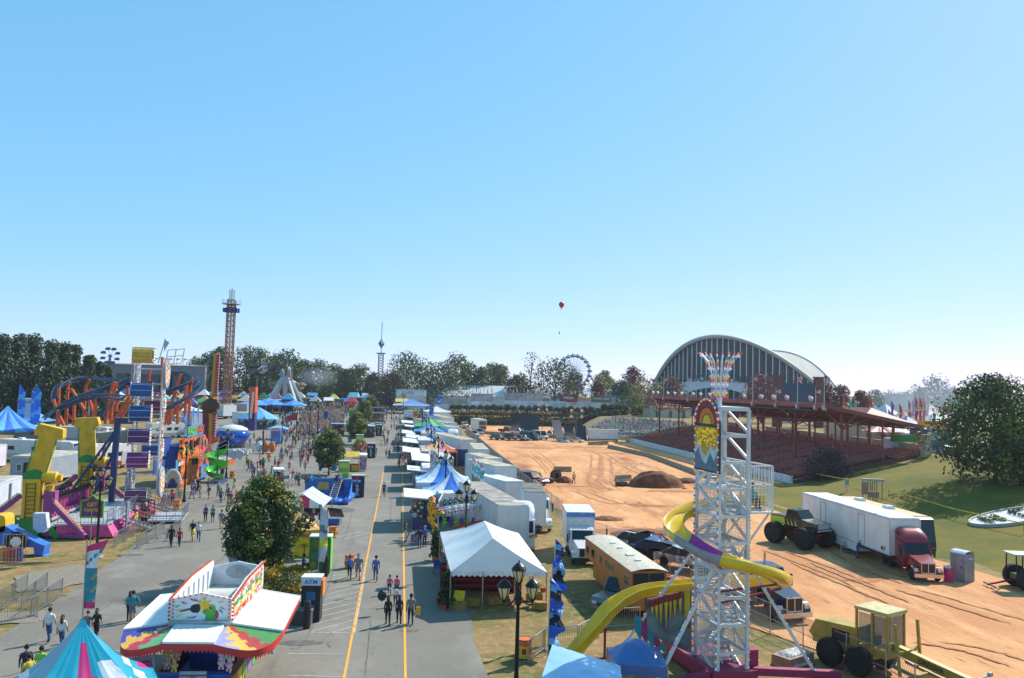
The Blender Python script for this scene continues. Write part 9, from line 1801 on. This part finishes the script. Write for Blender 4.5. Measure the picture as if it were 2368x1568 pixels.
 me.polygons.foreach_set('material_index',mb.mi);me.polygons.foreach_set('use_smooth',[True]*len(mb.f));me.update();PMESH[key]=me;return me
SK={'pale':(206,160,134),'tan':(176,126,98),'brown':(110,74,56),'dark':(70,48,38)}
CC={'white':(222,222,222),'black':(32,32,36),'navy':(36,44,76),'blue':(52,104,180),'red':(186,44,48),'grey':(122,124,128),'pink':(216,96,140),'teal':(60,146,156),'green':(64,116,84),'orange':(222,110,50),'purple':(112,60,132),'yellow':(222,196,60),'brown':(96,74,60),'lime':(130,206,60),'khaki':(170,150,120),'denim':(64,88,128),'maroon':(110,40,50),'lilac':(170,150,190),'checked blue':(90,110,160),'striped grey':(120,116,110)}
HR={'dark':(34,26,22),'brown':(80,56,40),'blond':(170,136,84),'red':(150,80,46),'grey':(150,148,146)}
mt=lambda c,a=.12:M(c,.8,0,a,6)
def person(lb,p,rz,top,leg,skin='tan',hair='dark',pose='walk',female=False,shorts=False,sleeves=False,h=1.75,group=None,wide=1.0):
 me=body_mesh((pose,female,shorts,sleeves));o=bpy.data.objects.new('person',me);COL.objects.link(o);s=h/1.75;o.scale=(s*wide,s*wide,s);o.location=p;o.rotation_euler=(0,0,rz)
 for i,m_ in enumerate((M(SK[skin],.55,0,0),mt(CC[top],.25),mt(CC[leg]),mt((40,36,36),0),mt(HR[hair],0))):o.material_slots[i].link='OBJECT';o.material_slots[i].material=m_
 tag(o,lb,'person',group);return o
TO,AW,LE,RI=0.0,pi,-pi/2,pi/2
for a in[('man in a white shirt and blue jeans walking beside the barriers',13,590,1135,AW,'white','denim','tan','dark','walk',0,0,0),('woman in a white top with a dark jacket round her waist',13,745,1205,AW,'white','denim','tan','brown','walk',1,0,0),('long haired woman in black beside the teal tent flag',13,1170,1110,AW,'black','black','pale','brown','walk',1,0,0),('boy in a grey shirt behind the teal tent flag',13,1060,1100,AW,'grey','denim','pale','brown','walk',0,0,0),('man in a pale green shirt and shorts with hands on hips',13,1615,890,AW+.3,'teal','grey','tan','dark','hips',0,1,0),('woman standing close beside the man in the green shirt',13,1580,870,AW,'teal','navy','tan','dark','stand',1,0,1),('person in a navy top near the picture corner',13,300,1660,AW+.5,'navy','denim','tan','dark','stand',0,0,1),('person in a lime green shirt near the picture corner',13,480,1680,AW,'lime','grey','tan','dark','stand',0,0,0),('person in a yellow top by the teal tent edge',13,330,1790,AW+.7,'yellow','denim','tan','dark','stand',0,0,0),('man in a dark jacket and black trousers on the asphalt',15,95,1535,TO,'black','black','brown','dark','walk',0,0,1),('boy in a red striped shirt beside the man in black',15,190,1530,TO,'red','black','brown','dark','walk',0,0,1),('person in a black shirt and yellow shorts carrying a bag',15,340,1465,TO,'black','yellow','pale','red','stride',0,1,0),('woman in a white top and jeans beside the yellow shorts',15,410,1470,TO+.2,'white','denim','pale','dark','walk',1,0,0),('person in purple with black trousers by the leafy tree',15,488,1250,TO,'purple','black','pale','dark','stand',1,0,1),('woman in a teal top and black skirt by the leafy tree',15,570,1255,TO,'teal','black','tan','dark','stand',1,1,0),('man in a pale shirt and khaki shorts seen from behind',15,668,1330,AW,'grey','khaki','pale','brown','stand',0,1,0),('woman carrying a blue plush bear and wearing black leggings',21,690,460,TO,'lilac','black','brown','dark','walk',1,0,0),('heavy man in a grey shirt and grey shorts',21,785,465,TO,'grey','grey','pale','brown','walk',0,1,0),('man in a blue checked shirt and jeans walking away',21,980,490,AW,'checked blue','denim','tan','dark','stride',0,0,0),('girl in a pink shirt running toward the far road',21,1135,635,AW,'pink','black','dark','dark','stride',0,0,0),('second girl in pink just beside the running one',21,1215,640,AW,'pink','black','dark','dark','walk',0,0,0),('child in a white shirt stretching out an arm',21,1200,765,AW,'white','navy','dark','dark','point',0,0,1),('woman in black with a rucksack holding a dark balloon',21,1115,980,AW,'black','black','dark','dark','walk',1,0,1),('woman in a navy top with a red waistband',21,1240,970,AW,'navy','black','dark','dark','walk',1,0,0),('woman in a striped top holding a yellow bag',21,1370,975,AW,'striped grey','navy','dark','dark','walk',0,0,0),('person in a bright blue shirt bent over by the drink kiosk',21,170,385,RI,'blue','navy','dark','dark','sit',0,0,0),('red haired woman in a blue top walking alone down the road',18,1100,675,TO,'blue','black','pale','red','walk',0,0,0),('woman in a brown top and white trousers by the prize stall',18,1340,1195,RI,'brown','white','pale','brown','stand',1,0,0),('child in a checked shirt at the prize stall',18,1425,1240,AW,'checked blue','denim','pale','blond','stand',0,0,0),('small child in dark clothes at the prize stall',18,1465,1225,AW,'black','denim','pale','blond','stand',0,0,0),('man in a navy shirt at the prize stall',18,1505,1265,AW,'navy','denim','tan','dark','stand',0,0,0),('man in a blue shirt and black trousers at the prize stall',18,1560,1250,AW,'blue','black','pale','grey','stand',0,0,0),('man in a white long sleeved shirt and khaki trousers',18,1450,1040,AW,'white','khaki','tan','dark','stand',0,0,1),('person in a red rucksack at the counter',18,1495,905,RI,'red','denim','tan','dark','stand',0,0,0),('girl in a pale top and dark shorts on the road',18,1125,232,TO,'khaki','black','pale','brown','walk',1,1,0),('girl in a maroon top beside the pale one',18,1160,235,TO,'maroon','black','pale','brown','walk',1,1,0),('woman in a green top leaning on the dark cabinet',18,1010,225,LE,'green','denim','tan','dark','stand',1,0,0),('man in a teal shirt walking in the booth shade',18,1208,125,AW,'teal','black','tan','dark','walk',0,0,0),('man in a purple blue shirt and dark shorts',18,1260,185,AW,'purple','navy','brown','dark','walk',0,1,0),('man bending at the side of the white trailer',33,1085,950,RI,'navy','denim','brown','dark','lean',0,0,0),('man in a yellow vest walking across the arena dirt',26,557,248,AW,'yellow','denim','pale','brown','stride',0,0,0),('man in a blue shirt and black trousers at the inflatable',18,430,600,RI,'blue','navy','dark','dark','stand',0,0,0),('man in a green shirt by the inflatable',18,130,555,RI,'green','black','tan','dark','hips',0,0,0)]:
 kid=any(k in a[0]for k in('girl in','girl','child'))and 'maroon' not in a[0]and 'pale top' not in a[0]
 person(a[0],g(*a[1:4]),a[4],a[5],a[6],a[7],a[8],a[9],bool(a[10]),bool(a[11]),bool(a[12]),h=(1.25 if kid else 1.5 if 'boy' in a[0]else 1.66 if a[10]else 1.77),wide=1.22 if 'heavy' in a[0]else 1.0)
q=A_+1.0;person('rider in a blue shirt sitting in the slide balcony cage',C0+Matrix.Rotation(rzT,3,'Z')@V((q,B_*.6,7.85)),2.0,'teal','black','brown','dark','sit')
p=g(18,1440,870);t=thing('wheelchair','wheelchair at the counter of the pale blue booth','wheelchair',p,1.4);[wheel(t,(x,.1,.3),.3,.04)for x in(-.28,.28)];mb=MB();mb.box((0,0,.45),(.5,.45,.05));mb.box((0,.24,.75),(.5,.04,.55));mb.build('seat',M(BLACK),t);person('person in a white top sitting in the wheelchair',p+V((0,0,.03)),1.4,'white','black','pale','brown','sit')
def held(nm,lb,p,fn,cat):t=thing(nm,lb,cat,p);fn(t)
p=g(21,1045,860);held('foil_balloon','dark patterned foil balloon held by the woman with the rucksack',p+V((0,0,.9)),lambda t:(MB().ball((0,0,.2),.28,8,sy=.5,sz=1.2).build('envelope',M((40,60,56),.2,.4,.4,6),t,True),MB().cyl((0,0,-.3),(0,0,0),.01,n=4).build('string',M((90,90,90)),t)),'balloon')
p=g(21,1445,960);held('shopping_bag','yellow shopping bag held by the woman in stripes',p+V((0,0,.5)),lambda t:(MB().box((0,0,.2),(.35,.1,.45),taper=(.9,.8)).build('bag',M((226,176,40)),t),MB().tube([(-.1,0,.42),(0,0,.6),(.1,0,.42)],.01,4).build('handle',M((190,140,40)),t)),'bag')
plush('plush_toy','blue plush bear in the arms of the woman in leggings',g(21,690,460)+V((0,-.25,.85)),.6,(40,90,190))
zones=[('by the leafy tree',[(15,320,1075,860,900)],16),('round the green slide path',[(15,960,850,1260,740)],8),('in the queue before the arch',[(15,0,1080,200,900)],7),('in the open crowd by the lamp',[(15,940,690,1640,560)],20),('by the ticket booth',[(15,1220,560,1700,380)],30),('among the street trees',[(44,0,1200,260,760)],30),('in the dense crowd past the trees',[(44,20,760,640,520)],46),('in the far crowd below the stands',[(44,420,520,900,330)],44),('on the road between the booths',[(17,1000,1400,1290,1040)],26),('at the far end of the road',[(17,1010,1090,1400,900)],30),('in the shade of the booths',[(23,90,350,260,60)],12),('by the blue inflatable game',[(15,1260,860,1560,760)],8),('behind the ride barriers',[(15,900,420,1180,300)],8)]
seen=set();tops=[c for c in CC];legs=['denim','black','navy','grey','khaki','brown','white'];rr=random.Random(77);poses=['walk','stand','stride','walk','stand','hips']
HN=['dark hair','brown hair','fair hair','red hair','grey hair']
for zn,rects,n in zones:
 for k in range(n):
  r,x0,y0,x1,y1=rects[0];x=rr.uniform(x0,x1);u=rr.random();y=y0+(y1-y0)*u;p=g(r,x,y);tp,lg,hi,fe,sh,ps=rr.choice(tops),rr.choice(legs),rr.randrange(5),rr.random()<.5,rr.random()<.2,rr.choice(poses)
  for q in range(400):
   lb='%s, %s top, %s %s, %s, %s'%('woman' if fe else 'man',tp,lg,'shorts' if sh else 'trousers',HN[hi],zn)
   if lb not in seen:break
   tp,lg,hi=rr.choice(tops),rr.choice(legs),rr.randrange(5)
  seen.add(lb);person(lb,p,rr.choice((0,pi,0,pi,pi/2,-pi/2))+rr.uniform(-.5,.5),tp,lg,rr.choice(list(SK)),list(HR)[hi],ps,fe,sh,rr.random()<.3,h=rr.uniform(1.55,1.85)*(.72 if rr.random()<.12 else 1),group='visitors '+zn)
def crowd(nm,lb,pts,seated):
 mb=MB();pal=list(CC.values());mats=[M(c,.8,0,0)for c in pal]+[M(SK['tan'],.6,0,0),M(HR['dark'],.8,0,0)];k=len(pal)
 for p in pts:
  a=rr.uniform(0,6.3);s=rr.uniform(.9,1.05);mb.m=rr.randrange(k);hb=.45 if seated else.85
  if not seated:mb.m=rr.choice((1,2,15,5));mb.tube([p+V((-.08,0,0)),p+V((-.08,0,hb))],[.07,.1],5);mb.tube([p+V((.08,0,0)),p+V((.1,0,hb))],[.07,.1],5)
  else:mb.m=rr.choice((1,2,15,5));mb.tube([p+V((-.1,0,hb)),p+V((-.1,-.35,hb)),p+V((-.1,-.4,0))],[.1,.08,.06],5);mb.tube([p+V((.1,0,hb)),p+V((.1,-.35,hb)),p+V((.1,-.4,0))],[.1,.08,.06],5)
  mb.m=rr.randrange(k);mb.tube([p+V((0,0,hb)),p+V((0,0,hb+.35*s)),p+V((0,0,hb+.55*s))],[.16,.21,.1],7);mb.tube([p+V((.2,0,hb+.48)),p+V((.25,-.1,hb+.1))],.05,5);mb.tube([p+V((-.2,0,hb+.48)),p+V((-.25,-.1,hb+.1))],.05,5)
  mb.m=k;mb.ball(p+V((0,0,hb+.7*s)),.11,7,sz=1.2);mb.m=k+1;mb.ball(p+V((0,.03,hb+.75*s)),.108,6)
 tag(mb.build(nm,mats),lb,'crowd',kind='stuff')
pts=[]
for i in range(300):
 kk=min(NB-1,int(NB*rr.random()**.55));a=rr.uniform(0,.82)if rr.random()<.6 else rr.gauss(.35,.16);a=min(.82,max(0,a));pts.append(V((35,215,0))+arcp(27+kk*.95+.15,a,.05+kk*4.4/NB+.0))
crowd('seated_crowd','spectators scattered along the metal bleachers',pts,True)
pts=[(lambda q:V((q.x,q.y,q.z)))(g(44,rr.uniform(250,980),rr.uniform(300,420)))for _ in range(260)]+[g(17,rr.uniform(1000,1420),rr.uniform(850,930))for _ in range(90)]+[g(44,rr.uniform(60,700),rr.uniform(400,640))for _ in range(300)]+[g(15,rr.uniform(1350,1990),rr.uniform(90,330))for _ in range(170)]+[g(44,rr.uniform(20,500),rr.uniform(520,760))for _ in range(160)]+[g(44,rr.uniform(0,650),rr.uniform(420,720))for _ in range(260)]
crowd('standing_crowd','packed far crowd at the end of the midway',pts,False)
for i,(x,y)in enumerate(((1160,460),(1210,450),(1330,440),(1250,380),(1500,450),(1540,455),(1410,380),(1790,420))):q=gX(28,x,y,78+(i%3));person('spectator %s sitting in the shaded red seats'%words_n[i],V((q.x,q.y,q.z-.8)),-pi/2,['navy','blue','red','white','navy','blue','black','grey'][i],'denim','tan','dark','sit',group='spectators in the red seats')
def smoke(lb,c,s,den):
 mb=MB();mb.ball((0,0,0),1,16);o=mb.build('smoke',M((200,205,210)),None,True);o.location=c;o.scale=s;m=bpy.data.materials.new('smoke_%d'%den if den>1 else 'smoke');m.use_nodes=True;nt=m.node_tree;nt.nodes.remove(nt.nodes['Principled BSDF']);v=nt.nodes.new('ShaderNodeVolumePrincipled');v.inputs['Color'].default_value=(.86,.91,1,1)
 tc=nt.nodes.new('ShaderNodeTexCoord');ln=nt.nodes.new('ShaderNodeVectorMath');ln.operation='LENGTH';nt.links.new(tc.outputs['Object'],ln.inputs[0]);mr=nt.nodes.new('ShaderNodeMapRange');mr.inputs[1].default_value=.2;mr.inputs[2].default_value=1;mr.inputs[3].default_value=den;mr.inputs[4].default_value=0;nt.links.new(ln.outputs['Value'],mr.inputs[0]);nt.links.new(mr.outputs[0],v.inputs['Density']);nt.links.new(v.outputs[0],nt.nodes['Material Output'].inputs['Volume']);o.data.materials[0]=m;tag(o,lb,'smoke',kind='stuff')
p=gY(0,735,872,318);smoke('blue grey smoke drifting before the far trees',p,(9,6,4.5),.05)
p=gY(0,2165,925,185);smoke('pale smoke hanging over the stalls beyond the grandstand',p,(17,16,8),.03)
hb_=MB();hb_.bb((-420,-40,-2.5),(330,520,64));ho=hb_.build('haze',M((200,205,210)));hm=bpy.data.materials.new('haze_air');hm.use_nodes=True;nt=hm.node_tree;nt.nodes.remove(nt.nodes['Principled BSDF']);hv=nt.nodes.new('ShaderNodeVolumePrincipled')
hv.inputs['Color'].default_value=(.82,.9,1,1);hv.inputs['Density'].default_value=.00014;hv.inputs['Anisotropy'].default_value=.3;nt.links.new(hv.outputs[0],nt.nodes['Material Output'].inputs['Volume']);ho.data.materials[0]=hm;tag(ho,'thin pale air haze over the whole fairground','haze',kind='stuff')
